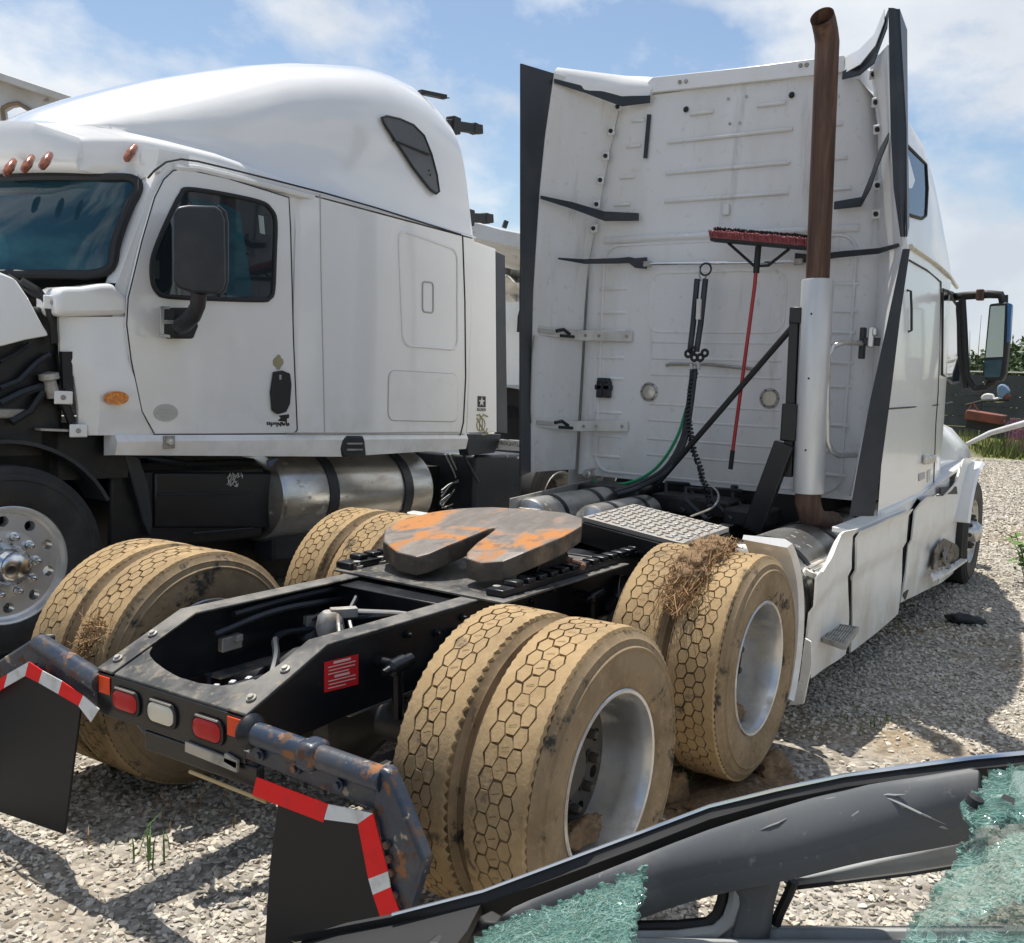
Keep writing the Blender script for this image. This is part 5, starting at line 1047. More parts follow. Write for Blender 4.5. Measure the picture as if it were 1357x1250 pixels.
# ------------------------------------------------------------------ truck B : the parked truck on the left, facing left
BX = -ray(1580, 573).normalized(); BY = Vector((0, 0, 1)).cross(BX).normalized(); BZ = BX.cross(BY)
Rb = Matrix((BX, BY, BZ)).transposed()
Bo = CAM + ray(12, 750) * 4.9 - Rb @ Vector((0, 1.17, 0.515))
B = empty('semi_truck', loc=(0, 0, 0)); B.matrix_world = Matrix.Translation(Bo) @ Rb.to_4x4()
tag(B, 'white sleeper semi truck on the left, parked facing left, with its hood tilted open', 'truck')
RbT = Rb.transposed(); Cb = RbT @ (CAM - Bo)
def bY(u, v, y): d = RbT @ ray(u, v); return Cb + d * ((y - Cb.y) / d.y)
def bX(u, v, x): d = RbT @ ray(u, v); return Cb + d * ((x - Cb.x) / d.x)
def loopc(P_, n=4):
    P_ = [Vector(p) for p in P_]; N_ = len(P_); out = []
    for i in range(N_):
        a, b_, c_, d_ = P_[i - 1], P_[i], P_[(i + 1) % N_], P_[(i + 2) % N_]
        for k in range(n):
            t = k / n; out.append(0.5 * ((2 * b_) + (c_ - a) * t + (2 * a - 5 * b_ + 4 * c_ - d_) * t * t + (3 * b_ - a - 3 * c_ + d_) * t ** 3))
    return out
YS = 1.22
# body: sections along x (front +x). half section listed from the sill up to the roof centre line
def bsec(x):
    h = np.interp(x, [-3.72, -3.62, -3.4, -3.1, -2.7, -2.2, -1.7, -1.24, -0.9, -0.66, -0.45, -0.30], [3.72, 3.83, 3.92, 3.93, 3.89, 3.77, 3.60, 3.40, 3.22, 3.06, 2.91, 2.80])
    z0 = np.interp(x, [-3.7, -2.0, -0.9, -0.3], [2.76, 2.76, 2.745, 2.70])
    wt = np.interp(x, [-3.7, -3.0, -2.0, -1.2, -0.66, -0.3], [1.205, 1.21, 1.20, 1.16, 1.04, 0.86])
    n = np.interp(x, [-3.7, -2.5, -1.9, -1.5, -1.1, -0.6, -0.3], [4.6, 5.0, 4.6, 3.4, 2.5, 2.2, 2.1])
    zc = np.interp(x, [-3.7, -2.0, -1.2, -0.6, -0.3], [2.775, 2.80, 2.86, 2.86, 2.82])
    wd = wt - np.interp(x, [-2.2, -1.5, -1.0, -0.6, -0.3], [0.008, 0.05, 0.15, 0.22, 0.22])
    out = [(wt, z0), (wt + .004, z0 + (zc - z0) * .4), (wt - .003, z0 + (zc - z0) * .75), (wt - .02, zc)]
    sh = zc + (wt - wd) * .28; h = max(h, sh + .03)
    for k in range(0, 15):
        a = PI / 2 * k / 14; c, s_ = math.cos(a), math.sin(a)
        out.append(((wd - .02) * c ** (2 / n), sh + .006 + (h - sh) * s_ ** (2 / n)))
    return out
rows = []
for x in (-3.64, -3.61, -3.57, -3.48, -3.3, -3.0, -2.7, -2.4, -2.1, -1.8, -1.5, -1.24, -1.0, -0.82, -0.66, -0.55, -0.45, -0.36, -0.30):
    s_ = bsec(x); sh_ = 0
    rows.append([(x - 0.10 * max(0, (2.9 - z)) * 0 + (-0.0), y, z) for y, z in s_] + [(x, -y, z) for y, z in reversed(s_[:-1])])
# lean the rear edge forward with height and bow the front over the windshield
def warp(p):
    x, y, z = p
    if x < -2.6: x += (z - 2.75) * 0.16 * sstep(-2.6, -3.7, -(-x) if False else x) if False else (z - 2.75) * 0.25 * min(1, (-2.6 - x) / 0.9)
    if x > -0.9: x += -0.42 * (abs(y) / 1.1) ** 2 * min(1, (x + 0.9) / 0.6)
    return (x, y, z)
rows = [[warp(p) for p in r] for r in rows]
def wtx(y): return -0.785 + .43 * (1 - min(1, abs(y) / 1.08) ** 2)
fr_ = rows[-1]
m = MB(); m.sheet(rows); m.add([rows[0][i] for i in range(len(rows[0]))], [tuple(range(len(rows[0])))])
m.sheet([fr_, [(x + .03, y, z + (2.64 - z) * .22) for x, y, z in fr_], [(x + .04, y, z + (2.64 - z) * .6) for x, y, z in fr_], [(x + .03, y, 2.64) for x, y, z in fr_], [(wtx(y) - .02, y, 2.63) for x, y, z in fr_]])
for e_ in (0, -1):
    sk_ = [r[e_] for r in rows[-7:]]
    sk2 = [(x + .005, y, 2.64) for x, y, z in sk_]; sk2[-1] = (fr_[e_][0] + .03, fr_[e_][1], 2.64)
    x_, y_, z_ = fr_[e_]; m.add([(x_, y_, z_), (x_ + .03, y_, z_ + (2.64 - z_) * .22), (x_ + .04, y_, z_ + (2.64 - z_) * .6), (x_ + .03, y_, 2.64)], [(0, 1, 2, 3)])
    m.sheet([sk_, sk2, [(wtx(y) - .02, math.copysign(min(abs(y), 1.08), y), 2.63) for x, y, z in sk_]])
broof = obj('roof', m, M['glosswhite'], B, angle=84, label='smooth domed white roof fairing')
# side walls
for s in (1, -1):
    m = MB(); xs2 = [-3.60, -3.55, -3.0, -2.4, -1.95, -1.85, -1.80]; zs2 = [1.19, 1.5, 2.0, 2.5, 2.66, 2.745]
    m.sheet([[(x + (0.1 if i == 0 else 0) * 0, s * (YS - (0.03 if x > -1.9 else 0) - (0.02 if z > 2.6 and x > -1.9 else 0)), z) for z in zs2] for i, x in enumerate(xs2)], (0, -s * .02, 0))
    sp = obj('sleeper_side', m, M['glosswhite'], B, angle=25)
    # sill rail
    m = MB(); sl = [(-3.62, 1.065), (-2.25, 1.03), (-0.55, 1.075)]
    m.loft([[(x, s * (YS - .012), 1.185), (x, s * (YS + .008), 1.15), (x, s * (YS - .01), z), (x, s * (YS - .12), z - .01), (x, s * (YS - .12), 1.185)] for x, z in sl], caps=True); obj('sill_rail', m, M['glosswhite'], B)
    # rear extender and its rubber edge
    m = MB(); m.prism([(-3.605, s * (YS - .01), 2.735), (-3.90, s * (YS - .01), 2.72), (-4.03, s * (YS - .01), 1.20), (-3.62, s * (YS - .01), 1.195)], (0, -s * .02, 0)); ex = obj('side_extender', m, M['glosswhite'], B, bevel=.006)
    m = MB(); m.prism([(-3.905, s * (YS - .012), 2.70), (-4.06, s * (YS - .03), 2.69), (-4.21, s * (YS - .03), 1.19), (-4.035, s * (YS - .012), 1.20)], (0, -s * .015, 0)); obj('rubber_edge', m, M['rubber'], ex, bevel=.004)
m = MB(); m.sheet([[(-3.62, y, z) for z in (1.1, 2.0, 2.76)] for y in (1.2, 0.6, -0.6, -1.2)], (0.02, 0, 0)); obj('back_wall', m, M['white'], B)
# gutter line between roof and side
def tubeB(name, pts_, r, mt, par, n=6, caps=True, **k):
    m = MB(); m.tube(pts_, r, n, caps=caps); return obj(name, m, M[mt], par, **k)
gut = [bY(u, v, YS + .004) for u, v in ((196, 236), (205, 226), (220, 215), (240, 211), (262, 214), (300, 223), (360, 238), (430, 256), (500, 276), (560, 295), (611, 311))]
tubeB('roof_seam', gut, 0.006, 'gap', broof)
tubeB('rain_gutter', [bY(u, v + 9, YS - .03) for u, v in ((232, 213), (262, 215), (300, 224), (360, 239), (415, 253))], .022, 'glosswhite', broof, 8)
# cab side in front of the sleeper: door surround, door
m = MB(); yb = YS - .045
top_ = [(-1.80, 2.742), (-1.3, 2.742), (-0.98, 2.74), (-0.87, 2.71), (-0.80, 2.63), (-0.60, 2.05), (-0.57, 1.9)]
m.sheet([[(x, yb - (0.06 * max(0, (x + 0.8)) / .45) * 1.0, z) for x, z in top_], [(x, yb - .0, 1.19) for x, z in ((-1.80, 0), (-1.3, 0), (-0.98, 0), (-.87, 0), (-.80, 0), (-.60, 0), (-.50, 0))]], (0, -.02, 0)); cs = obj('cab_side', m, M['glosswhite'], B, angle=40)
m = MB(); m.sheet([[(x, -yb, z) for x, z in top_], [(x, -yb, 1.19) for x in (-1.80, -1.3, -.98, -.84, -.74, -.5, -.36)]], (0, .02, 0)); obj('cab_side', m, M['glosswhite'], B)
door_px = [(245, 224), (300, 236), (383, 262), (385, 300), (389, 450), (394, 570), (390, 575), (205, 576), (188, 545), (174, 478), (168, 430), (170, 395), (188, 320), (205, 262), (217, 238), (230, 226)]
m = MB(); m.prism([bY(u, v, YS - .018) for u, v in door_px], (0, -.03, 0)); dr = obj('door', m, M['glosswhite'], B, bevel=.008, label='white driver side door')
tubeB('door_seal', [bY(u, v, YS - .022) for u, v in door_px] + [bY(*door_px[0], YS - .022)], 0.004, 'gap', dr)
win_px = [(250, 251), (300, 258), (345, 268), (358, 277), (365, 293), (364, 340), (362, 385), (357, 395), (346, 398), (280, 396), (222, 393), (208, 386), (202, 372), (202, 345), (212, 315), (228, 280), (240, 258)]
m = MB(); m.prism(loopc([bY(u, v, YS - .014) for u, v in win_px]), (0, -.006, 0)); wn2 = obj('door_window', m, M['glass'], dr)
tubeB('window_seal', loopc([bY(u, v, YS - .012) for u, v in win_px]) + [bY(*win_px[0], YS - .012)], 0.014, 'gap', dr, 8)
for q in (((342, 285), (349, 287), (351, 311), (344, 309)), ((204, 344), (211, 346), (211, 370), (204, 369))):
    m = MB(); m.prism([bY(u, v, YS - .012) for u, v in q], (0, .002, 0)); obj('window_sticker', m, M['mirror'], dr)
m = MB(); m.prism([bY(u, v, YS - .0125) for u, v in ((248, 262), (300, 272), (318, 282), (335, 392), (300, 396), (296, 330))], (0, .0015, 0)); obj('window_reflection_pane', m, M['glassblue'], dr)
# handle, badges, lettering on the door
hp = [(361, 493), (372, 491), (382, 495), (384, 510), (382, 535), (377, 546), (366, 549), (359, 544), (357, 520)]
m = MB(); m.prism([bY(u, v, YS - .016) for u, v in hp], (0, .022, 0)); hdl = obj('door_handle', m, M['gap'], dr, bevel=.006)
m = MB(); m.box(bY(371, 500, YS + .008), (.016, .01, .03)); obj('key_lock', m, M['silver'], hdl)
def disc(u, v, ru, rv, y, mt, name, par, dy=.004):
    m = MB(); m.prism([bY(u + ru * math.cos(a), v + rv * math.sin(a), y) for a in np.linspace(0, 2 * PI, 28)[:-1]], (0, dy, 0)); return obj(name, m, M[mt], par)
bd = disc(219.5, 547, 16, 11.5, YS - .017, 'silver', 'oval_badge', dr)
for k, (w_, dv) in enumerate(((14, -4), (24, 0.5), (10, 5))):
    m = MB(); m.bar(bY(219 - w_ / 2, 547 + dv, YS - .012), bY(219 + w_ / 2, 547 + dv + .6, YS - .012), .002, .012); obj('print_line', m, M['greygap'], bd)
m = MB()
for (u, v, r_) in ((367, 480, 7), (371, 480, 6), (369, 474, 4), (369, 486, 4)): m.prism([bY(u + r_ * math.cos(a) * .8, v + r_ * math.sin(a), YS - .0165 + .0005 * (u - 366)) for a in np.linspace(0, 2 * PI, 10)[:-1]], (0, .002, 0))
obj('crest_decal', m, mat('old_gold_decal', (0.32, 0.29, 0.18), .5), dr)
m = MB(); m.prism([bY(u, v, YS - .0165) for u, v in ((369, 551), (383, 549), (383, 554), (380, 555), (380, 559), (368, 558), (372, 554))], (0, .002, 0)); obj('small_black_decal', m, M['decal'], dr)
def text(body, name, p, ux, uy, size, mt, par, extrude=.0008):
    c = bpy.data.curves.new(name, 'FONT'); c.body = body; c.size = size; c.extrude = extrude; c.align_x = 'CENTER'; c.align_y = 'CENTER'
    o = bpy.data.objects.new(name, c); COL.objects.link(o); dg = bpy.context.evaluated_depsgraph_get(); me = bpy.data.meshes.new_from_object(o.evaluated_get(dg)); bpy.data.objects.remove(o)
    me.materials.clear(); me.materials.append(M[mt]); o = bpy.data.objects.new(name, me); COL.objects.link(o); o.parent = par
    ux = Vector(ux).normalized(); uy = Vector(uy); uy = (uy - ux * uy.dot(ux)).normalized(); n = ux.cross(uy)
    mw = Matrix((ux, uy, n)).transposed().to_4x4(); mw.translation = Vector(p); o.matrix_local = mw; return o
ex_l = [o for o in bpy.data.objects if o.name.startswith('side_extender')][0]
m = MB(); rq = random.Random(4)
for k in range(12):
    u = 353.5 + k * 2.55; m.bar(bY(u, 562 + rq.uniform(-1, 1), YS - .0155), bY(u + 1.6, 562 + rq.uniform(-1, 1), YS - .0155), .002, rq.uniform(.012, .034))
obj('worn_lettering', m, M['decal'], dr, smooth=False)
# star and globe decals on the extender
m = MB(); m.prism([bY(u, v, YS - .008) for u, v in ((633, 525), (643.5, 525.5), (643.5, 540), (633, 539.5))], (0, .002, 0)); sd_ = obj('star_decal', m, M['decal'], ex_l)
c_ = bY(638.2, 532.6, YS - .0045); sp_ = []
for k in range(10):
    r_ = 0.043 if k % 2 == 0 else 0.017; a = PI / 2 + k * PI / 5; sp_.append(c_ + Vector((-r_ * math.cos(a), 0, r_ * math.sin(a))))
m = MB(); m.prism(sp_, (0, .002, 0)); obj('white_star', m, M['canvas'], sd_)
m = MB(); m.prism([bY(u, v, YS - .008) for u, v in ((632.5, 541), (643.5, 541.5), (643.5, 545), (632.5, 544.5))], (0, .002, 0)); ad_ = obj('lettered_strip', m, M['decal'], ex_l)
m = MB(); m.prism([bY(u, v, YS - .0062) for u, v in ((633.2, 541.6), (642.9, 542.1), (642.9, 544.5), (633.2, 544))], (0, .001, 0)); obj('strip_face', m, M['canvas'], ex_l)
text('U.S.ARMY', 'strip_lettering', bY(638, 543, YS - .0045), (-1, 0, 0), (0, 0, 1), 0.026, 'decal', ex_l)
c_ = bY(637.5, 563, YS - .007); m = MB()
for rx, rz in ((.055, .055), (.02, .055)): m.tube([c_ + Vector((rx * math.cos(a), 0, rz * math.sin(a))) for a in np.linspace(0, 2 * PI, 20)], .004, 5)
m.tube([c_ + Vector((-.085, 0, .07)), c_ + Vector((-.03, 0, .085)), c_ + Vector((0.0, 0, .06)), c_ + Vector((.03, 0, .085)), c_ + Vector((.06, 0, .075))], .008, 5)
m.tube([c_ + Vector((.06, 0, .055)), c_ + Vector((-.02, 0, -.03)), c_ + Vector((-.075, 0, -.075))], .006, 5); m.tube([c_ + Vector((-.02, 0, -.085)), c_ + Vector((-.07, 0, -.08)), c_ + Vector((-.085, 0, -.03))], .006, 5)
obj('globe_and_anchor_emblem', m, M['decalgold'], ex_l)
# panel seams, hatches, window on the sleeper
spl = [o for o in bpy.data.objects if o.name.startswith('sleeper_side')][0]
tubeB('panel_seam', [bY(u, v, YS + .001) for u, v in ((613, 312), (616, 400), (617, 500), (614, 560), (610, 577))], .007, 'gap', spl)
tubeB('panel_seam', [bY(u, v, YS + .0) for u, v in ((424, 258), (425, 350), (428, 480), (430, 573))], .005, 'greygap', spl)
tubeB('panel_seam', [bY(u, v, YS + .0) for u, v in ((380, 574), (480, 574), (560, 573), (610, 573))], .005, 'greygap', spl)
def rr4(px, y, r=.10, n=5):
    c = [bY(u, v, y) for u, v in px]; out = []
    for i in range(4):
        p, a, b_ = c[i], c[i - 1], c[(i + 1) % 4]; da, db = (a - p).normalized() * r, (b_ - p).normalized() * r
        for k in range(n + 1): t = k / n; out.append((p + da) * (1 - t) ** 2 + p * 2 * t * (1 - t) + (p + db) * t ** 2)
    return out
q = rr4(((528, 304), (606, 332), (606, 464), (534, 458)), YS + .002, .09); tubeB('hatch_outline', q + [q[0]], .009, 'glosswhite', spl)
q = rr4(((560, 373), (574, 375), (574, 415), (560, 413)), YS + .002, .03); tubeB('hatch_latch', q + [q[0]], .007, 'greygap', spl)
q = rr4(((515, 491), (606, 496), (606, 559), (514, 557)), YS + .001, .07); m = MB(); m.prism(q, (0, .006, 0)); bl2 = obj('lower_hatch', m, M['white'], spl, bevel=.003); tubeB('hatch_seam', q + [q[0]], .005, 'greygap', spl)
def bside(u, v, off=0.0):   # point on the roof side
    p = bY(u, v, 1.2)
    for _ in range(6):
        s_ = bsec(min(max(p.x, -3.7), -.4)); zz = [z for y, z in s_]; yy = [y for y, z in s_]
        p = bY(u, v, float(np.interp(p.z, zz, yy)) + off)
    return p
wq = [(506, 156), (512, 154), (530, 158), (548, 166), (562, 180), (572, 205), (579, 232), (582, 254), (578, 257), (570, 251), (548, 223), (525, 188), (509, 164)]
wq = wq[::-1]
m = MB(); m.prism([bside(u, v, .016) for u, v in wq], (0, .008, 0)); sw = obj('sleeper_window', m, M['vent'], broof, label='dark grey leaf shaped side window of the sleeper')
tubeB('window_seal', [bside(u, v, .022) for u, v in wq + wq[:1]], .009, 'gap', sw); tubeB('window_bar', [bside(521, 186, .026), bside(569, 205, .026)], .008, 'gap', sw)
for (u, v) in ((569, 226), (570.5, 232)): m = MB(); m.lathe([(.008, 0), (0, .006)], bside(u, v, .026), (0, 1, 0), 8); obj('screw', m, M['gap'], sw)
# roof cap seam, marker lamps
for (u, v, w_) in ((173, 203, 1.0), (61, 213, 1), (37, 217, 1), (13, 222, 1)):
    x0 = {61: -0.335, 37: -0.305, 13: -0.295}.get(u, -0.735)
    p = bX(u, v, x0); d = Vector((0.75, 0, 0.35)) if u < 100 else Vector((0.55, 0.3, 0.4))
    for _ in range(30):   # slide along the sight line until it meets the roof
        s_ = bsec(min(max(p.x, -3.7), -.36)); break
    m = MB(); a, b_ = bX(u - 7, v + 11, x0 + .05), bX(u + 7, v - 11, x0 - .05)
    m.tube([a, a.lerp(b_, .12), a.lerp(b_, .5), a.lerp(b_, .88), b_], [.005, .020, .025, .018, .005], 10); obj('marker_lamp', m, M['amberdark'], broof, label='amber roof marker lamp')
# windshield, pillars, cowl
wtop = [Vector((-0.785 + .43 * (1 - (y / 1.08) ** 2), y, 2.625 - 0.02 * (1 - (y / 1.08) ** 2))) for y in np.linspace(1.08, -1.08, 13)]
wbot = [Vector((-0.585 + .70 * (1 - (y / 1.08) ** 2), y, 2.065 - 0.075 * (1 - (y / 1.08) ** 2))) for y in np.linspace(1.08, -1.08, 13)]
m = MB(); m.sheet([[a.lerp(b_, f) + Vector((.03 * math.sin(PI * f), 0, 0)) for a, b_ in zip(wtop, wbot)] for f in (0, .25, .5, .75, 1)], (-.01, 0, 0)); ws = obj('windshield', m, M['glassblue'], B, angle=60)
seal_ = loopc([wtop[k] for k in (1, 3, 6, 9, 11)] + [wtop[12].lerp(wtop[11], .25), wtop[12].lerp(wbot[12], .12) + Vector((.012, 0, 0)), wtop[12].lerp(wbot[12], .5) + Vector((.03, 0, 0)), wtop[12].lerp(wbot[12], .88) + Vector((.012, 0, 0)), wbot[12].lerp(wbot[11], .3)] + [wbot[k] for k in (11, 9, 6, 3, 1)] + [wbot[0].lerp(wbot[1], .35), wtop[0].lerp(wbot[0], .93) + Vector((.008, 0, 0)), wtop[0].lerp(wbot[0], .7) + Vector((.025, 0, 0)), wtop[0].lerp(wbot[0], .5) + Vector((.03, 0, 0)), wtop[0].lerp(wbot[0], .28) + Vector((.025, 0, 0)), wtop[0].lerp(wbot[0], .10) + Vector((.01, 0, 0)), wtop[0].lerp(wtop[1], .3)], 5)
tubeB('windshield_seal', seal_ + seal_[:1], .027, 'gap', ws, 8)
tubeB('windshield_divider', [wtop[6] + Vector((.01, 0, 0)), wtop[6].lerp(wbot[6], .5) + Vector((.04, 0, 0)), wbot[6] + Vector((.01, 0, 0))], .016, 'gap', ws)
m = MB(); m.sheet([[(-0.785, 1.08, 2.64), (-0.575, 1.08, 2.02)], [(-0.85, yb + .0, 2.71), (-0.62, yb - 0.02, 2.02)]], (0, -.02, 0)); obj('corner_pillar', m, M['glosswhite'], B)
m = MB(); m.sheet([[(-0.77, 1.07, 2.62), (-0.76, 1.11, 2.78)], [(-.80, yb - .01, 2.66), (-.82, yb + .0, 2.79)], [(-1.0, yb + .012, 2.73), (-1.0, yb + .015, 2.80)]], (0, -.03, 0)); obj('corner_filler', m, M['glosswhite'], B)
m = MB(); m.box((-.48, .55, 1.07), (.5, 1.0, .28)); m.box((-2.6, .35, .5), (3.6, .7, .75)); obj('dark_underbody_filler', m, M['blackdeep'], B)  # added dark filler boxes, standing in for the shade below cowl and cab
m = MB(); m.prism([(-.78, 1.0, 1.98), (-1.4, 1.0, 1.98), (-1.4, 1.0, 2.6), (-1.0, 1.0, 2.6)], (0, -2.0, 0)); obj('dark_interior', m, M['blackdeep'], B)
# cowl pieces
m = MB(); c = [(75, 392), (85, 380), (110, 380), (135, 376), (152, 375), (160, 386), (170, 394), (170, 418), (75, 420)]
m.prism([bY(u, v, 1.19) for u, v in c], (0, -.22, 0)); obj('cowl_cap', m, M['glosswhite'], B, bevel=.03, seg=3)
m = MB(); m.sheet([[bY(u, v, y) for u, v, y in ((78, 420, 1.10), (120, 420, 1.16), (168, 420, 1.18))], [bY(u, v, y) for u, v, y in ((80, 470, 1.10), (120, 475, 1.17), (170, 475, 1.18))], [bY(u, v, y) for u, v, y in ((98, 500, 1.12), (128, 500, 1.20), (178, 500, 1.20))], [bY(u, v, y) for u, v, y in ((104, 540, 1.12), (132, 540, 1.20), (190, 545, 1.20))], [bY(u, v, y) for u, v, y in ((104, 577, 1.10), (130, 577, 1.17), (205, 577, 1.19))]], (0, -.02, 0)); cw = obj('cowl_panel', m, M['glosswhite'], B, angle=30)
for (u, v) in ((70, 401), (84, 527), (104, 571)):
    m = MB(); m.box(bY(u, v, 1.14), (.10, .012, .07)); tb_ = obj('mounting_tab', m, M['white'], cw, bevel=.006); m = MB(); m.lathe([(.014, 0), (.012, .006), (0, .007)], bY(u, v, 1.148), (0, 1, 0), 10); obj('bolt', m, M['steel'], cw)
am = disc(152.5, 527.5, 15.5, 9, YS - .01, 'amber', 'side_lamp', cw, .02); am['label'] = 'oval amber side marker lamp'
m = MB(); m.box(bY(224, 586, YS + .008), (.075, .01, .075)); obj('latch_plate', m, M['steel'], B, bevel=.004)
m = MB(); m.lathe([(.024, 0), (.018, .012), (0, .014)], bY(225, 586, YS + .013), (0, 1, 0), 12); obj('latch_bolt', m, M['alu'], B)
# opened hood: its rear corner hangs above the fender
q = [bY(u, v, 1.15) for u, v in ((-160, 345), (0, 366), (20, 374), (35, 396), (50, 425), (63, 446), (30, 452), (0, 460), (-160, 480))]
m = MB(); n_ = len(q); m.loft([[p + Vector((0, .03, 0)) for p in q], [p + Vector((0.02, 0.02, 0.02)) for p in q], [p + Vector((.25, -.5, .12)) for p in q], [p + Vector((.3, -1.2, .15)) for p in q], [p + Vector((.25, -1.9, .12)) for p in q], [p + Vector((0, -2.35, 0)) for p in q]], caps=True); obj('hood', m, M['glosswhite'], B, bevel=.02, angle=50, label='white hood tilted open at the left edge')
tubeB('wiper', [bY(10, 366, 1.0), bY(45, 390, 1.1), bY(75, 402, 1.13)], .016, 'gap', B); tubeB('hood_strap', [bY(28, 372, 1.08), bY(50, 385, 1.1), bY(62, 400, 1.12), bY(70, 430, 1.12), bY(72, 455, 1.12)], .02, 'gap', B)
# engine bay clutter
m = MB(); m.box((0.4, 0.45, 1.25), (1.5, 1.2, 1.2)); m.box((0.3, 0.9, 0.95), (1.2, .3, .3)); obj('engine', m, M['blackdeep'], B, bevel=.03)
for pts_, r_, mt in (([(0, 515), (25, 505), (50, 480), (66, 470)], .018, 'plastic'), ([(0, 480), (20, 470), (40, 455)], .012, 'plastic'), ([(15, 560), (40, 545), (70, 500)], .02, 'gap'), ([(0, 535), (30, 520), (55, 512), (75, 512)], .022, 'plastic'), ([(80, 470), (84, 500), (80, 520), (95, 560)], .024, 'gap')):
    tubeB('engine_hose', [bY(u, v, 1.09) for u, v in pts_], r_, mt, B)
m = MB(); m.box(bY(12, 548, 1.05), (.16, .05, .05)); obj('bay_fitting', m, M['steel'], B, bevel=.01)
m = MB(); m.lathe([(.03, -.05), (.035, 0), (.03, .04), (.05, .05), (.05, .08), (.0, .09)], bY(68, 515, 1.11), (.2, 0, 1), 14); obj('filler_neck', m, M['steel'], B)
m = MB(); m.prism([bY(u, v, 1.10) for u, v in ((78, 466), (92, 466), (92, 515), (80, 515))], (0, .03, 0)); obj('bay_bracket', m, M['gap'], B)
m = MB(); m.bar(bY(50, 569, 1.1), bY(103, 571, 1.1), .06, .012); obj('bay_ledge', m, M['steel'], B)
# fender liner, lower chassis boxes
m = MB(); m.lathe([(.62, -.10), (.62, .12), (.64, .12), (.64, -.10)], (0, 1.02, .52), (0, 1, 0), 24, R(-62), R(100), ref=(0, 0, 1)); obj('fender_liner', m, M['plastic'], B)
m = MB(); m.prism([bY(u, v, 1.06) for u, v in ((165, 600), (185, 605), (197, 640), (203, 690), (200, 712), (190, 690), (176, 640))], (0, -.08, 0)); obj('liner_edge', m, M['plastic'], B, bevel=.01)
m = MB(); m.box((-1.2, .75, .72), (1.1, .5, .48)); m.box((-2.0, .55, .75), (1.5, .6, .5)); m.box((-2.2, -0.3, .7), (4.5, 1.2, .5)); obj('chassis_box', m, M['blackdeep'], B, bevel=.02)
m = MB(); m.prism([bY(u, v, 1.02) for u, v in ((205, 626), (362, 626), (362, 700), (205, 700))], (0, -.2, 0)); bb_ = obj('battery_box', m, M['black'], B, bevel=.015)
tubeB('box_edge', [bY(210, 656, 1.03), bY(330, 654, 1.03)], .006, 'rubber', bb_); tubeB('box_edge', [bY(255, 707, 1.03), bY(335, 700, 1.03)], .006, 'rubber', bb_)
rq = random.Random(9); m = MB()
for r_, (n_, u0) in enumerate(((7, 303), (5, 303), (6, 302))):
    for k in range(n_):
        p = bY(u0 + k * 2.7, 630 + r_ * 6, 1.028); P_ = [p + Vector((rq.uniform(-.016, .016), 0, rq.uniform(-.02, .02))) for _ in range(4)]; m.tube(P_, .0026, 4)
obj('paint_pen_scrawl', m, M['canvas'], bb_)
m = MB()
for k in range(5):
    p = bY(366 + k * 2.9, 645, 1.028); m.tube([p + Vector((rq.uniform(-.016, .016), 0, rq.uniform(-.02, .02))) for _ in range(4)], .003, 4)
obj('paint_pen_scrawl', m, M['greygap'], bb_)
m = MB(); m.prism([bY(u, v, 1.0) for u, v in ((362, 648), (420, 645), (420, 740), (362, 745))], (0, -.2, 0)); obj('step_box', m, M['plastic'], B, bevel=.02)
m = MB(); m.prism([bY(u, v, 1.0) for u, v in ((352, 610), (366, 606), (366, 616), (354, 618))], (0, .02, 0)); obj('blue_cap', m, mat('blue_cap_paint', (.12, .17, .28), .5), B, bevel=.006)
# fuel tank
p0, p1 = Vector((-1.80, .84, .74)), Vector((-3.32, .84, .72)); r_ = .315; ln = (p1 - p0).length
m = MB(); m.lathe([(0, -.03), (r_ * .6, -.025), (r_ * .94, 0), (r_, .03), (r_, ln - .03), (r_ * .94, ln), (r_ * .6, ln + .025), (0, ln + .03)], p0, p1 - p0, 48); tk = obj('fuel_tank', m, M['tankalu'], B, label='cylindrical aluminium fuel tank with two black straps')
for f in (0.29, 0.80):
    m = MB(); m.lathe([(r_ + .002, -.045), (r_ + .010, -.045), (r_ + .010, .045), (r_ + .002, .045)], p0.lerp(p1, f), p1 - p0, 48); obj('strap', m, M['plastic'], tk)
m = MB(); m.lathe([(.05, 0), (.05, .02), (.035, .025), (.035, .05), (0, .05)], p0.lerp(p1, .42) + Vector((0, .1, .30)), (0, .3, 1), 16); obj('filler_cap', m, M['steel'], tk)
# vent above the tank
m = MB(); m.prism([bY(u, v, YS + .012) for u, v in ((454, 583), (462, 578), (482, 578), (484, 585), (486, 605), (456, 606), (453, 595))], (0, -.06, 0)); vt = obj('step_pocket', m, M['plastic'], B, bevel=.012)
for v in (588, 596): m = MB(); m.bar(bY(460, v, YS + .018), bY(480, v, YS + .018), .01, .012); obj('step_bar', m, M['steel'], vt)
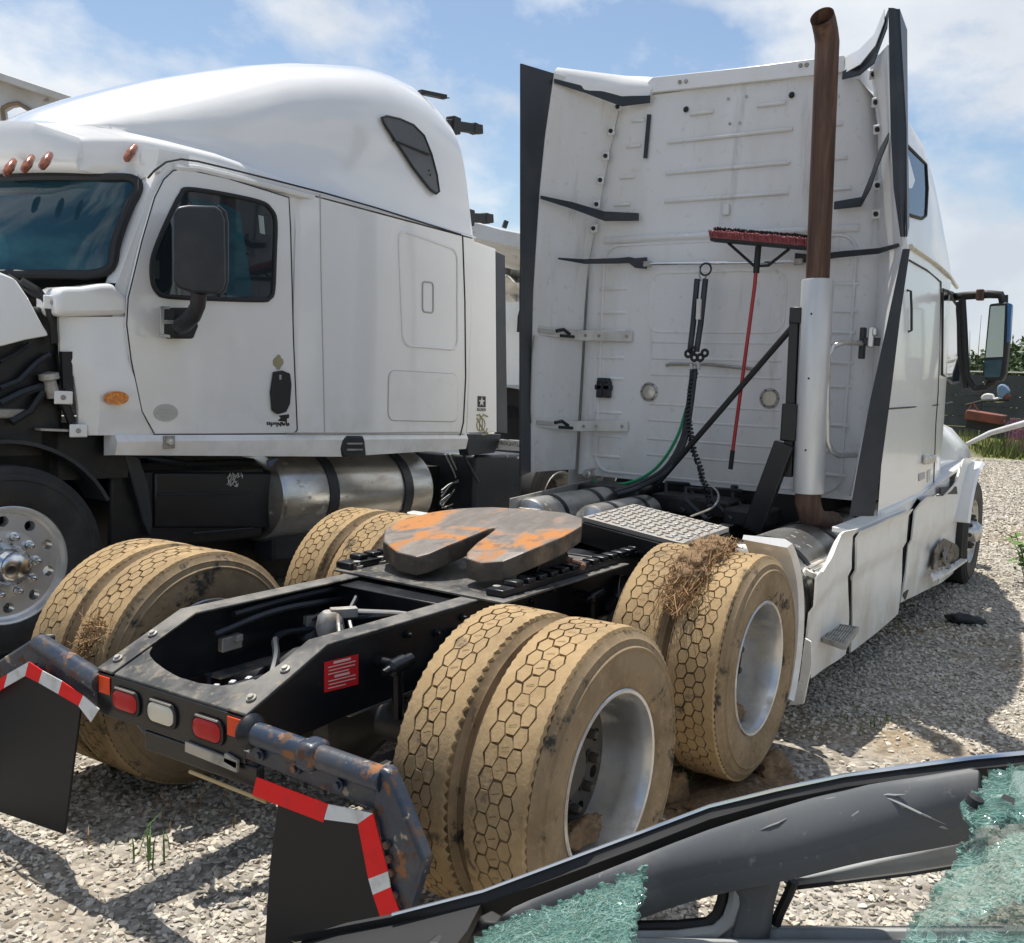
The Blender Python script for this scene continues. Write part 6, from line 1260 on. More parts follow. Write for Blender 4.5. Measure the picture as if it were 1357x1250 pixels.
# rear: dark fillers, air lines, boxes, mud flap plate with lettering
m = MB(); m.prism([(-3.66, 1.16, 1.185), (-4.18, 1.15, 1.18), (-4.10, 1.15, 1.02), (-3.72, 1.16, 1.0)], (0, -.1, 0)); obj('lower_extender', m, M['plastic'], B, bevel=.01)
m = MB(); m.box((-4.25, .75, .72), (.7, .7, .56)); obj('rear_box', m, M['plastic'], B, bevel=.03)
tubeB('bumper_edge', [bY(613, 600, 1.1), bY(634, 640, 1.1)], .012, 'plastic', B)
for k in range(4):
    P_ = bez([bY(590 + 3 * k, 602, .9), bY(605 + 2 * k, 640, .88), bY(588 - 2 * k, 668, .86), bY(590 + 8 * k, 672, .86), bY(626 + 2 * k, 655 - 2 * k, .88), bY(622, 640 - 3 * k, .9), bY(600, 640, .92), bY(585, 650 + 4 * k, .92)], 8)
    tubeB('air_line', P_, .006, 'rubber' if k % 2 else 'greygap', B)
m = MB(); m.prism([bX(u, v, -4.15) for u, v in ((660, 582), (692, 584), (692, 598), (660, 596))], (-.02, 0, 0)); mf = obj('lettered_plate', m, M['canvas'], B, bevel=.002)
text('FREIGHTLINER', 'plate_lettering', bX(680.5, 589, -4.128), (0, 1, 0), (0, 0, 1), 0.050, 'decal', B)
for (u, v) in ((672, 605), (686, 607)): m = MB(); m.lathe([(.014, 0), (.01, .01), (0, .011)], bX(u, v, -4.14), (1, 0, 0), 8); obj('bolt', m, M['alu'], B)
# roof brackets sticking out behind
for (a, b_) in (((590, 165), (637, 172)), ((610, 288), (651, 290))):
    m = MB(); p, q = bY(*a, 1.0), bY(*b_, 1.0); m.bar(p, q, .06, .075); m.box(p.lerp(q, .22), (.09, .09, .13)); m.box(p.lerp(q, .8), (.06, .075, .085)); bk = obj('fairing_bracket', m, M['gap'], B, bevel=.008)
m = MB(); m.bar(bY(556, 122, .95), bY(590, 129, 1.0), .05, .03); m.bar(bY(584, 130, 1.0), bY(595, 130, 1.0), .01, .008); obj('roof_tab', m, M['gap'], B)
# mirror
mq = [(236, 274), (250, 272), (285, 273), (294, 279), (298, 292), (299, 372), (296, 384), (288, 390), (255, 388), (236, 382), (230, 372), (230, 284)]
m = MB(); m.loft([[bY(u, v, 1.62) for u, v in mq], [bY(264 + (u - 264) * 1.0, 330 + (v - 330) * 1.0, 1.58) for u, v in mq], [bY(264 + (u - 264) * .97, 330 + (v - 330) * .97, 1.46) for u, v in mq]], caps=True); mir = obj('door_mirror', m, M['plastic'], B, bevel=.015, seg=3, label='large dark grey mirror housing seen from its back')
tubeB('mirror_rim', [bY(u, v, 1.47) for u, v in ((288, 274), (297, 281), (300, 295), (300, 372), (297, 385), (289, 391))], .014, 'rubber', mir)
m = MB(); m.tube([bY(264, 388, 1.52), bY(262, 405, 1.5), bY(256, 418, 1.45), bY(243, 430, 1.35), bY(232, 436, 1.25)], [.042, .042, .045, .05, .05], 12); obj('mirror_arm', m, M['plastic'], mir)
m = MB(); m.prism([bY(u, v, YS - .01) for u, v in ((215, 408), (240, 408), (250, 432), (243, 449), (220, 449), (214, 445))], (0, .10, 0)); mb_ = obj('mirror_base', m, M['gap'], mir, bevel=.012)
for q in (((211, 406), (216, 406), (216, 446), (211, 444)), ((213, 424), (236, 425), (236, 430), (213, 429)), ((211, 406), (224, 406), (224, 410), (211, 410)), ((211, 442), (224, 444), (224, 448), (211, 446))):
    m = MB(); m.prism([bY(u, v, YS + .09) for u, v in q], (0, .012, 0)); obj('mirror_clip', m, M['silver'], mir, bevel=.002)
# wheels of truck B
wheel(B, 0, 1.05, .515, False, tyb, rimsb, spin=.25, hub=hubs, nut=nuts, label='front steer wheel with polished ten hole rim')
wheel(B, 0, -1.05, .515, True, tyb, rims, spin=.5, hub=hubs, nut=nuts)
for x in (-5.2, -6.5):
    for s in (1, -1): wheel(B, x, s * 1.0, .515, s < 0, tyb, rimd, spin=x)
m = MB()
for s in (1, -1): m.box((-3.2, s * .40, .85), (7.4, .09, .27))
obj('frame_rail', m, M['black'], B)
# ------------------------------------------------------------------ wrecked black car in the foreground
car = empty('wrecked_car', loc=(0, 0, 0))
tag(car, 'wrecked black car in the foreground with bent roof pillar and shattered windshield', 'car')
CF = Vector((-0.19, 0.98, 0)).normalized(); CL = Vector((CF.y, -CF.x, 0)) # CL points to the far side (towards the truck)
rail_px = [(380, 1242, 0.965), (520, 1215, 1.02), (640, 1184, 1.075), (740, 1147, 1.13), (850, 1106, 1.19), (940, 1072, 1.245), (1030, 1050, 1.30), (1120, 1031, 1.345), (1200, 1020, 1.375), (1290, 1008, 1.40), (1400, 998, 1.42), (1520, 992, 1.43)]
rail = [pZ(u, v, z) for u, v, z in rail_px]
def shift(P_, du=0, dv=0):  # small offset across the pillar
    return [p + d for p, d in zip(P_, [Vector((0, 0, 0))] * len(P_))]
# outer body: band from the chrome line down over the far side
m = MB(); m.sheet([[p for p in rail], [p + CL * .012 + Vector((0, 0, -.012)) for p in rail], [p + CL * .05 + Vector((0, 0, -.06)) for p in rail], [p + CL * .06 + Vector((0, 0, -.11)) for p in rail]], (0, 0, 0) if False else None); obj('roof_rail', m, M['carblack'], car, angle=60)
m = MB(); m.tube([p + Vector((0, 0, .003)) for p in rail[1:]], .0032, 6); obj('chrome_strip', m, M['chrome'], car)
lip = [pZ(u, v, z) for u, v, z in ((400, 1246, .96), (530, 1226, 1.01), (645, 1196, 1.065), (745, 1161, 1.12), (852, 1121, 1.185), (940, 1086, 1.24), (1030, 1061, 1.295), (1120, 1043, 1.34), (1200, 1032, 1.37), (1290, 1019, 1.395), (1400, 1010, 1.415), (1520, 1004, 1.425))]
m = MB(); m.sheet([rail, [a.lerp(b_, .5) + Vector((0, 0, -.006)) for a, b_ in zip(rail, lip)], lip, [p + CL * .01 + Vector((0, 0, -.03)) for p in lip]]); obj('window_rubber', m, M['carrubber'], car, angle=60)
# wide grey pillar trim
sp0 = Vector((-1.70, -1.66, 1)); sn = Vector((1.0, 0.213, 0)).normalized()   # inner side plane of the far side
sp0 = sp0 + sn * 0.05
def cs(u, v, off=0.0): return pP(u, v, sp0 - sn * off, sn)
def cz(u, v, z): return pZ(u, v, z)
up_px = [(660, 1205), (740, 1176), (850, 1132), (940, 1095), (1030, 1068), (1090, 1050), (1150, 1036), (1210, 1028), (1270, 1018), (1302, 1013)]
lo_px = [(700, 1275), (770, 1245), (850, 1209), (940, 1178), (1030, 1163), (1090, 1147), (1150, 1131), (1210, 1121), (1270, 1110), (1293, 1105)]
U_ = [cz(u, v, float(np.interp(u, [380, 640, 850, 1030, 1200, 1400], [.955, 1.06, 1.175, 1.292, 1.378, 1.42]))) for u, v in up_px]
Lw = []
for (u, v), p in zip(lo_px, U_): Lw.append(pZ(u, v, p.z - 0.075))
rows = []
for f, b_ in ((0, 0), (.12, .012), (.35, .022), (.62, .024), (.85, .012), (1, -.006)):
    rows.append([p.lerp(q, f) + Vector((0, 0, 1)) * (b_ * .4) - CL * b_ * .6 + Vector((0, 0, .003 * mnoise.noise(p * 9 + Vector((f * 3, 0, 0))))) for p, q in zip(U_, Lw)])
m = MB(); m.sheet(rows, Vector((0, 0, -.012))); tr_ = obj('pillar_trim', m, M['cartrim'], car, angle=70, sub=1)
def trim_pt(f, g):
    k = f * (len(rows) - 1); i = min(int(k), len(rows) - 2); h = g * (len(U_) - 1); j = min(int(h), len(U_) - 2)
    a = rows[i][j].lerp(rows[i][j + 1], h - j); b_ = rows[i + 1][j].lerp(rows[i + 1][j + 1], h - j); return a.lerp(b_, k - i) + Vector((0, 0, -.0015)) + CL * .0005
for f0, g0, f1, g1 in ((.35, .42, .30, .47), (.5, .62, .42, .66), (.3, .70, .75, .86), (.30, .70, .33, .76), (.6, .30, .55, .34), (.2, .55, .22, .60), (.75, .84, .80, .87)):
    m = MB(); m.tube([trim_pt(f0 + (f1 - f0) * t_, g0 + (g1 - g0) * t_) + Vector((0, 0, random.uniform(-.0006, .0006))) for t_ in (0, .3, .6, 1)], [.0003, .0016, .0014, .0003], 5); obj('scratch', m, M['cargrey'], tr_)
# the post between quarter window and door window, door top
def plate(px, off, th, name, mt, bev=.006):
    m = MB(); m.prism([cs(u, v, off) for u, v in px], sn * th); return obj(name, m, M[mt], car, bevel=bev, seg=3)
plate(((962, 1172), (1034, 1160), (1030, 1185), (1022, 1215), (1015, 1275), (958, 1275), (972, 1230), (978, 1195)), .03, .05, 'mirror_post', 'cartrim', .012)
m = MB(); ql = [(846, 1212), (900, 1193), (948, 1176), (962, 1172), (958, 1195), (950, 1215), (938, 1224), (900, 1228), (850, 1229)]
m.tube([cs(u, v, .012) for u, v in ((960, 1172), (957, 1195), (950, 1213), (938, 1223), (900, 1227), (830, 1228))], .008, 8); obj('quarter_window_seal', m, M['carrubber'], car)
m = MB(); m.tube([cs(u, v, .016) for u, v in ((978, 1170), (975, 1195), (967, 1218), (950, 1233), (900, 1240), (830, 1241))], .011, 8); obj('quarter_window_frame', m, M['cargrey'], car)
m = MB(); m.tube([cs(u, v, 0) for u, v in ((1052, 1168), (1045, 1185), (1033, 1210), (1028, 1225))], .007, 8); m.tube([cs(u, v, -.02) for u, v in ((1040, 1178), (1060, 1176), (1125, 1168), (1205, 1158), (1310, 1141))], .003, 8); obj('door_window_seal', m, M['carrubber'], car)
m = MB(); m.sheet([[cs(u, v, -.03) for u, v in ((1036, 1171), (1120, 1152), (1200, 1133), (1310, 1108))], [cs(u, v, -.035) for u, v in ((1050, 1178), (1125, 1168), (1205, 1157), (1310, 1140))]], sn * .02); obj('door_frame_top', m, M['cargrey'], car, bevel=.004)
m = MB(); m.sheet([[cs(u, v, .0) for u, v in ((820, 1238), (1000, 1241), (1200, 1243), (1420, 1244))], [cs(u, v, .04) for u, v in ((820, 1243), (1000, 1246), (1200, 1248), (1420, 1249))], [cs(u, v, .06) for u, v in ((820, 1300), (1000, 1300), (1200, 1300), (1420, 1300))], [cs(u, v, .08) for u, v in ((820, 1700), (1000, 1700), (1200, 1700), (1420, 1700))]], sn * .03); obj('door_trim', m, M['cargrey'], car, bevel=.003)
m = MB(); m.tube([cs(u, v, -.01) for u, v in ((1000, 1237), (1200, 1239), (1420, 1240))], .006, 6); obj('belt_seal', m, M['carrubber'], car)
# cowl, wiper arm, hood, far fender
hood0 = pZ(640, 1200, 1.05)
bw = [rail[0] - CF * .02, rail[0].lerp(rail[1], .5), rail[1], rail[2]]
m = MB(); m.sheet([[p + CF * 0.0 + CL * .02 + Vector((0, 0, -.004)) for p in bw], [p - CL * .05 + Vector((0, 0, -.03)) for p in bw], [p - CL * .5 + Vector((0, 0, -.05)) for p in bw], [p - CL * 1.2 + Vector((0, 0, -.05)) for p in bw]], Vector((0, 0, -.02))); obj('cowl', m, M['carrubber'], car, angle=50)
m = MB(); f0 = rail[0] + CF * .10
rows = []
for d, dz in ((-.02, -.16), (.3, -.34), (.7, -.44), (1.0, -.52), (1.15, -.62)):
    c_ = f0 + CF * d; rows.append([c_ + CL * .03 + Vector((0, 0, dz - .25)), c_ + CL * .03 + Vector((0, 0, dz - .08)), c_ - CL * .02 + Vector((0, 0, dz - .02)), c_ - CL * .5 + Vector((0, 0, dz + .01)), c_ - CL * 1.1 + Vector((0, 0, dz - .0)), c_ - CL * 1.35 + Vector((0, 0, dz - .05)), c_ - CL * 1.42 + Vector((0, 0, dz - .25))])
m.sheet(rows); obj('hood', m, M['carblack'], car, angle=50)
m = MB(); m.prism([pZ(u, v, 1.03) for u, v in ((560, 1252), (575, 1238), (636, 1215), (655, 1219), (640, 1226), (600, 1252))], Vector((0, 0, -.03))); obj('cowl_corner', m, M['carrubber'], car, bevel=.006)
m = MB(); m.prism([pZ(u, v, 1.06) for u, v in ((634, 1214), (652, 1205), (668, 1214), (660, 1224), (640, 1222))], Vector((0, 0, -.02))); obj('pillar_foot', m, M['carrubber'], car, bevel=.004)
m = MB(); m.bar(pZ(857, 1226, 1.0), pZ(905, 1258, .98), .018, .012); m.bar(pZ(866, 1222, 1.005), pZ(857, 1226, 1.0), .01, .01); obj('broken_mirror_stalk', m, M['gap'], car, bevel=.003)
m = MB(); m.sheet([[cs(700, 1300, .1) + CF * .1, cs(1000, 1300, .1)], [cs(700, 1300, .1) - CL * 1.2 + CF * .1, cs(1000, 1300, .1) - CL * 1.2]], Vector((0, 0, -.05))); obj('dashboard', m, M['plastic'], car)
# roof header corner and roof behind the frame edge
m = MB(); r0_ = pZ(1345, 1003, 1.43)
rows = []
for k in range(5):
    a = r0_ - CF * (.03 + .3 * k); rows.append([a + CL * .06 + Vector((0, 0, -.05)), a + Vector((0, 0, .005)), a - CL * .3 + Vector((0, 0, .03)), a - CL * .7 + Vector((0, 0, .03)), a - CL * 1.1 + Vector((0, 0, -.0)), a - CL * 1.2 + Vector((0, 0, -.06))])
rows = [r for r in rows if (r[0] - CAM).dot(fw) > -5]
m.sheet(rows[1:], Vector((0, 0, -.02))); obj('roof', m, M['carblack'], car, angle=60)
m = MB(); m.prism([pZ(u, v, 1.40) for u, v in ((1337, 1008), (1360, 1005), (1380, 1060), (1352, 1060))], Vector((0, 0, -.03))); obj('header_corner', m, M['cargrey'], car, bevel=.006)
# shattered windshield pieces lying in the windshield plane
wp0 = lip[2]; wn3 = (lip[8] - lip[2]).cross(-CL).normalized()
def wp(u, v, off=0): return pP(u, v, wp0 + Vector((0, 0, off)), wn3)
mcr = bpy.data.materials.new('crazed_glass'); mcr.use_nodes = True; t = mcr.node_tree; b = t.nodes['Principled BSDF']
b.inputs['Roughness'].default_value = .07; b.inputs['Specular IOR Level'].default_value = .9
tcc = nn(t, 'ShaderNodeTexCoord'); mpc = nn(t, 'ShaderNodeMapping'); mpc.inputs['Rotation'].default_value = (0, 0, .9); mpc.inputs['Scale'].default_value = (1.0, .55, .8); t.links.new(tcc.outputs['Object'], mpc.inputs['Vector'])
nzd = nn(t, 'ShaderNodeTexNoise', Scale=14.0, Detail=2.0); t.links.new(mpc.outputs[0], nzd.inputs['Vector'])
mxv = nn(t, 'ShaderNodeMix', data_type='VECTOR'); mxv.inputs['Factor'].default_value = .04
t.links.new(mpc.outputs[0], mxv.inputs[4]); t.links.new(nzd.outputs['Color'], mxv.inputs[5])
vA = nn(t, 'ShaderNodeTexVoronoi', Scale=230.0); vE = nn(t, 'ShaderNodeTexVoronoi', Scale=230.0, feature='DISTANCE_TO_EDGE')
vB = nn(t, 'ShaderNodeTexVoronoi', Scale=34.0, feature='DISTANCE_TO_EDGE')
for n in (vA, vE, vB): t.links.new(mxv.outputs[1], n.inputs['Vector'])
lnA = nn(t, 'ShaderNodeMapRange'); lnA.inputs['From Min'].default_value = .015; lnA.inputs['From Max'].default_value = .09; lnA.inputs['To Min'].default_value = 1; lnA.inputs['To Max'].default_value = 0; t.links.new(vE.outputs['Distance'], lnA.inputs['Value'])
lnB = nn(t, 'ShaderNodeMapRange'); lnB.inputs['From Min'].default_value = .0; lnB.inputs['From Max'].default_value = .025; lnB.inputs['To Min'].default_value = .6; lnB.inputs['To Max'].default_value = 0; t.links.new(vB.outputs['Distance'], lnB.inputs['Value'])
nzl = nn(t, 'ShaderNodeTexNoise', Scale=18.0, Detail=3.0); t.links.new(mpc.outputs[0], nzl.inputs['Vector'])
mlt = nn(t, 'ShaderNodeMath', operation='MULTIPLY'); t.links.new(lnA.outputs[0], mlt.inputs[0]); t.links.new(nzl.outputs['Fac'], mlt.inputs[1])
mxl = nn(t, 'ShaderNodeMath', operation='MAXIMUM'); t.links.new(mlt.outputs[0], mxl.inputs[0]); t.links.new(lnB.outputs[0], mxl.inputs[1])
sc2 = nn(t, 'ShaderNodeSeparateColor'); t.links.new(vA.outputs['Color'], sc2.inputs[0])
rpc = nn(t, 'ShaderNodeValToRGB'); rpc.color_ramp.elements[0].color = (.015, .10, .08, 1); rpc.color_ramp.elements[1].color = (.16, .36, .30, 1); e_ = rpc.color_ramp.elements.new(.9); e_.color = (.06, .21, .17, 1); t.links.new(sc2.outputs[0], rpc.inputs['Fac'])
mxc = nn(t, 'ShaderNodeMix', data_type='RGBA'); mxc.inputs['B'].default_value = (.50, .66, .60, 1); t.links.new(mxl.outputs[0], mxc.inputs['Factor']); t.links.new(rpc.outputs['Color'], mxc.inputs['A']); t.links.new(mxc.outputs['Result'], b.inputs['Base Color'])
geo_ = nn(t, 'ShaderNodeNewGeometry'); vs1 = nn(t, 'ShaderNodeVectorMath', operation='SUBTRACT'); vs1.inputs[1].default_value = (.5, .5, .5); t.links.new(vA.outputs['Color'], vs1.inputs[0])
vs2 = nn(t, 'ShaderNodeVectorMath', operation='SCALE'); vs2.inputs['Scale'].default_value = .75; t.links.new(vs1.outputs[0], vs2.inputs[0])
vs3 = nn(t, 'ShaderNodeVectorMath', operation='ADD'); t.links.new(geo_.outputs['Normal'], vs3.inputs[0]); t.links.new(vs2.outputs[0], vs3.inputs[1]); vs4 = nn(t, 'ShaderNodeVectorMath', operation='NORMALIZE'); t.links.new(vs3.outputs[0], vs4.inputs[0]); t.links.new(vs4.outputs[0], b.inputs['Normal'])
mal = nn(t, 'ShaderNodeMapRange'); mal.inputs['To Min'].default_value = .40; mal.inputs['To Max'].default_value = .85; t.links.new(mxl.outputs[0], mal.inputs['Value']); t.links.new(mal.outputs[0], b.inputs['Alpha'])
mfm = mcr
def shatter(poly, name, label, step, sag, seed):
    rr = random.Random(seed); pts_ = np.array(poly, float); step = 7.0
    def inside(x, y):
        c = False; n = len(pts_); j = n - 1
        for i in range(n):
            if (pts_[i][1] > y) != (pts_[j][1] > y) and x < (pts_[j][0] - pts_[i][0]) * (y - pts_[i][1]) / (pts_[j][1] - pts_[i][1]) + pts_[i][0]: c = not c
            j = i
        return c
    x0, y0 = pts_.min(0); x1, y1 = pts_.max(0)
    def wave(u, v): return sag * (math.sin(u * .021 + v * .05 + seed) + .6 * math.sin(u * .055 - v * .03) + .4 * math.sin(v * .11 + u * .02)) + .0022 * mnoise.noise(Vector((u * .05, v * .05, seed)))
    nx_, ny_ = int((x1 - x0) / step) + 2, int((y1 - y0) / step) + 2; idx = {}; m = MB()
    def vid(i, j):
        if (i, j) not in idx:
            u, v = x0 + (i + rr.uniform(-.3, .3)) * step, y0 + (j + rr.uniform(-.3, .3)) * step; idx[(i, j)] = len(m.v); m.v.append(tuple(wp(u, v, wave(u, v))))
        return idx[(i, j)]
    for i in range(nx_):
        for j in range(ny_):
            cu, cv = x0 + (i + .5) * step, y0 + (j + .5) * step
            if not inside(cu + rr.uniform(-2, 2), cv + rr.uniform(-2, 2)): continue
            m.f.append((vid(i, j), vid(i + 1, j), vid(i + 1, j + 1), vid(i, j + 1))); m.m.append(0)
    o = obj(name, m, mcr, car, smooth=True, angle=180, label=label, solid=.004)
    m = MB()
    for k in range(46):   # loose crumbs along the torn edge
        a = rr.randint(0, len(pts_) - 1); p = pts_[a] * (1 - (f := rr.random())) + pts_[(a + 1) % len(pts_)] * f; u, v = p[0] + rr.gauss(0, 3), p[1] + rr.gauss(0, 3)
        c = wp(u, v, wave(u, v) + .003); m.box(c, (.006, .005, .004), Matrix.Rotation(rr.uniform(0, 3), 3, 'Z') @ Matrix.Rotation(rr.uniform(-.6, .6), 3, 'X'))
    cr_ = obj('glass_crumbs', m, mcr, o, smooth=False); cr_['kind'] = 'stuff'
shatter([(585, 1290), (640, 1240), (668, 1224), (720, 1204), (790, 1178), (852, 1152), (851, 1175), (845, 1205), (838, 1250), (836, 1290)], 'shattered_glass', 'smaller piece of crazed green windshield at the foot of the pillar', 4.6, .004, 1)
shatter([(1292, 1100), (1296, 1060), (1301, 1036), (1312, 1028), (1330, 1022), (1400, 1010), (1450, 1010), (1450, 1300), (1150, 1300), (1196, 1247), (1232, 1195), (1258, 1155), (1280, 1125)], 'shattered_glass', 'larger sheet of crazed green windshield hanging from the roof header', 5.2, .010, 2)
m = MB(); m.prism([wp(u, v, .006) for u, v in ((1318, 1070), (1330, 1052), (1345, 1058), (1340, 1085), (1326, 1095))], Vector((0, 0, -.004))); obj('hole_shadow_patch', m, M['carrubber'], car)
m = MB(); m.prism([wp(u, v, .012) for u, v in ((1272, 1064), (1282, 1056), (1296, 1062), (1298, 1085), (1288, 1092), (1276, 1080))], Vector((0, 0, -.004))); obj('bent_glass_tab', m, mfm, car)
m = MB(); m.lathe([(.009, 0), (.008, .008), (0, .01)], wp(1290, 1066, .014), (0, -.3, 1), 10); obj('clip_stud', m, M['gap'], car)

# ------------------------------------------------------------------ mud, straw, loose bits
def clod(name, c, r, sc, seed, mt, label, cat, group=None, n=3, amp=.35):
    bm = bmesh.new(); bmesh.ops.create_icosphere(bm, subdivisions=n + 1, radius=1.0)
    for v in bm.verts:
        d = 1 + amp * mnoise.noise(v.co * 1.3 + Vector((seed, 0, 0))) + amp * .5 * mnoise.noise(v.co * 3.1 + Vector((0, seed, 0))) + amp * .45 * mnoise.noise(v.co * 7 + Vector((0, seed, 0))) + amp * .25 * mnoise.noise(v.co * 17 + Vector((0, seed, 0)))
        v.co = Vector((v.co.x * sc[0], v.co.y * sc[1], v.co.z * sc[2])) * d * r
    me = bpy.data.meshes.new(name); bm.to_mesh(me); bm.free(); me.materials.append(M[mt])
    for p in me.polygons: p.use_smooth = True
    o = bpy.data.objects.new(name, me); COL.objects.link(o); o.location = c; tag(o, label, cat, group); return o
p = pZ(893, 1045, .06); clod('mud_clod', p, .075, (1.0, .8, 1.1), 2, 'mudclod', 'upright clod of dried mud on the ground between the two right outer tyres', 'mud')
p = pZ(1022, 1015, .04); clod('mud_clod', p, .10, (1.2, .8, .6), 5, 'mudclod', 'flat mud clod on the ground at the right foot of the front outer tyre', 'mud')
p = pZ(960, 1060, .0); clod('mud_patch', Vector((p.x, p.y, .0)), .34, (1.3, .9, .10), 8, 'mudclod', 'dark damp mud patch below the front outer tyre', 'mud')
clod('mud_lump', Vector((0.02, -1.16, 0.30)), .10, (1.1, .5, .45), 11, 'mudclod', 'lump of mud resting inside the rear aluminium rim', 'mud')
clod('mud_lump', Vector((1.404, -1.17, 0.33)), .085, (1.0, .5, .5), 13, 'mudclod', 'lump of mud resting inside the front drive wheel rim', 'mud')
p = pZ(1279, 822, .03); fr = clod('black_fragment', p, .11, (1.5, .7, .45), 21, 'gap', 'glossy black broken plastic fragment on the gravel beside the truck', 'debris', n=2, amp=.5); fr.rotation_euler = (0, 0, -.9)
p = pZ(1255, 800, .0); clod('oily_patch', Vector((p.x, p.y, -.005)), .30, (1.5, .6, .04), 25, 'mudclod', 'oily brown patch on the gravel under the steer wheel', 'mud')
# straw wedged between the front right duals
sw_ = MB(); base = Vector((1.30, -1.02, 1.03))
for k in range(1500):
    a = rng.normal(size=3); th = rng.uniform(-.10, .95); rr_ = TR + .012 + abs(rng.normal()) * .022
    c_ = Vector((1.404 - rr_ * math.sin(th), -1.035 + rng.normal() * .045 - .02 * (th < .4), .564 + rr_ * math.cos(th)))
    tg = Vector((-math.cos(th), 0, -math.sin(th))); d = (tg * .9 * (1 if rng.random() < .7 else -1) + Vector((a[0], a[1] * .9, a[2] * .7)) * .6).normalized() * rng.uniform(.03, .12); w_ = Vector((rng.normal(), rng.normal(), rng.normal())).normalized() * .0022
    sw_.add([c_ - d * .5 - w_, c_ - d * .5 + w_, c_ + d * .5 + w_ * .5 + Vector((0, 0, -.008)), c_ + d * .5 - w_ * .5 + Vector((0, 0, -.008))], [(0, 1, 2, 3)])
sc_ = empty('straw_clump', loc=(1.30, -1.02, 1.03)); tag(sc_, 'brown clump of dry straw and mud wedged between the right front dual tyres', 'straw')
o = obj('straw', sw_, M['straw'], sc_, smooth=False); o.matrix_parent_inverse = Matrix.Translation((-1.30, 1.02, -1.03)); o['kind'] = 'stuff'
for k in range(5):
    th = -.05 + k * .16; c_ = Vector((1.404 - (TR + .015) * math.sin(th), -1.035 + .02 * (k % 2), .564 + (TR + .015) * math.cos(th)))
    o = clod('mud_core', Vector((0, 0, 0)), .07, (1, 1.1, .6), 31 + k, 'mudclod', '', ''); del o['label']; del o['category']; o.parent = sc_; o.location = c_ - Vector((1.30, -1.02, 1.03)); o.rotation_euler = (0, -th, 0)
sw2 = MB()
for k in range(150):
    a = rng.normal(size=3); th = rng.uniform(.95, 1.3); rr_ = TR + .008 + abs(rng.normal()) * .012
    c_ = Vector((-rr_ * math.sin(th), YI + rng.normal() * .05, .515 + rr_ * math.cos(th))); d = Vector((a[0], a[1], a[2])).normalized() * rng.uniform(.03, .09); w_ = Vector((rng.normal(), rng.normal(), rng.normal())).normalized() * .002
    sw2.add([c_ - d * .5 - w_, c_ - d * .5 + w_, c_ + d * .5 + w_, c_ + d * .5 - w_], [(0, 1, 2, 3)])
o = obj('straw_wisps', sw2, M['straw'], None, smooth=False); o['kind'] = 'stuff'; tag(o, 'wisps of dry straw stuck on the left rear inner tyre', 'straw')
# grass tufts
def tuft(p, n, h, label, mt='grassfresh', sp=.05, cat='grass tuft', grp='grass tufts in the gravel'):
    m = MB()
    for k in range(n):
        a = random.uniform(0, 2 * PI); l_ = h * random.uniform(.5, 1.1); b0 = Vector((random.gauss(0, sp), random.gauss(0, sp), 0)); d = Vector((math.cos(a), math.sin(a), 0)) * l_ * random.uniform(.15, .6); w_ = Vector((-math.sin(a), math.cos(a), 0)) * .004
        m.add([b0 - w_, b0 + w_, b0 + d * .35 + Vector((0, 0, l_ * .6)) + w_ * .8, b0 + d * .35 + Vector((0, 0, l_ * .6)) - w_ * .8, b0 + d + Vector((0, 0, l_ * .9))], [(0, 1, 2, 3), (3, 2, 4)])
    o = obj('grass_tuft', m, M[mt], None, smooth=False); o.location = (p[0], p[1], gz(p[0], p[1])); tag(o, label, cat, grp); return o
tuft(pZ(882, 1050, 0), 26, .20, 'green grass tuft beside the upright mud clod behind the rear outer tyre')
tuft(pZ(925, 985, .0) , 22, .30, 'tall green grass blades between the right front dual tyres and the rear wheel', sp=.03)
tuft(pZ(187, 1140, 0), 12, .16, 'thin green grass tuft under the tail of the near truck')
tuft(pZ(1150, 958, 0), 20, .06, 'low green weeds at the edge of the sunlit gravel patch', sp=.08)
tuft(pZ(1178, 1027, 0), 12, .05, 'tiny green weeds in the sunlit gravel just behind the car pillar', sp=.05)
tuft(pZ(240, 1085, 0), 24, .10, 'dry brown weeds in the shade below the left mud flap', mt='straw', sp=.12)
# leafy sprig at the right edge
def leafy(p, h, label, n=60, lr=.035, spread=.25):
    m = MB(); st = MB()
    for k in range(7):
        q = Vector((random.gauss(0, spread * .5), random.gauss(0, spread * .5), h * random.uniform(.6, 1))); st.tube([Vector((q.x * .1, q.y * .1, 0)), q * .5 + Vector((0, 0, .05)), q], .005, 5)
        for j in range(n // 7):
            c_ = q * random.uniform(.4, 1.0) + Vector((random.gauss(0, .04), random.gauss(0, .04), random.gauss(0, .04))); a = random.uniform(0, 2 * PI); ux = Vector((math.cos(a), math.sin(a), random.uniform(-.5, .5))).normalized(); uy = ux.cross(Vector((random.gauss(0, .4), random.gauss(0, .4), 1))).normalized(); r_ = lr * random.uniform(.7, 1.3)
            m.add([c_, c_ + ux * r_ + uy * r_ * .55, c_ + ux * r_ * 2, c_ + ux * r_ - uy * r_ * .55], [(0, 1, 2, 3)])
    root = empty('leafy_weed', loc=p); tag(root, label, 'weed'); obj('leaves', m, M['brightleaf'], root, smooth=False); obj('stem', st, M['grassfresh'], root); return root
lp = pZ(1362, 775, 0); leafy((lp.x, lp.y, 0), .5, 'bright green leafy weed at the right edge of the gravel', 110, .05, .28)

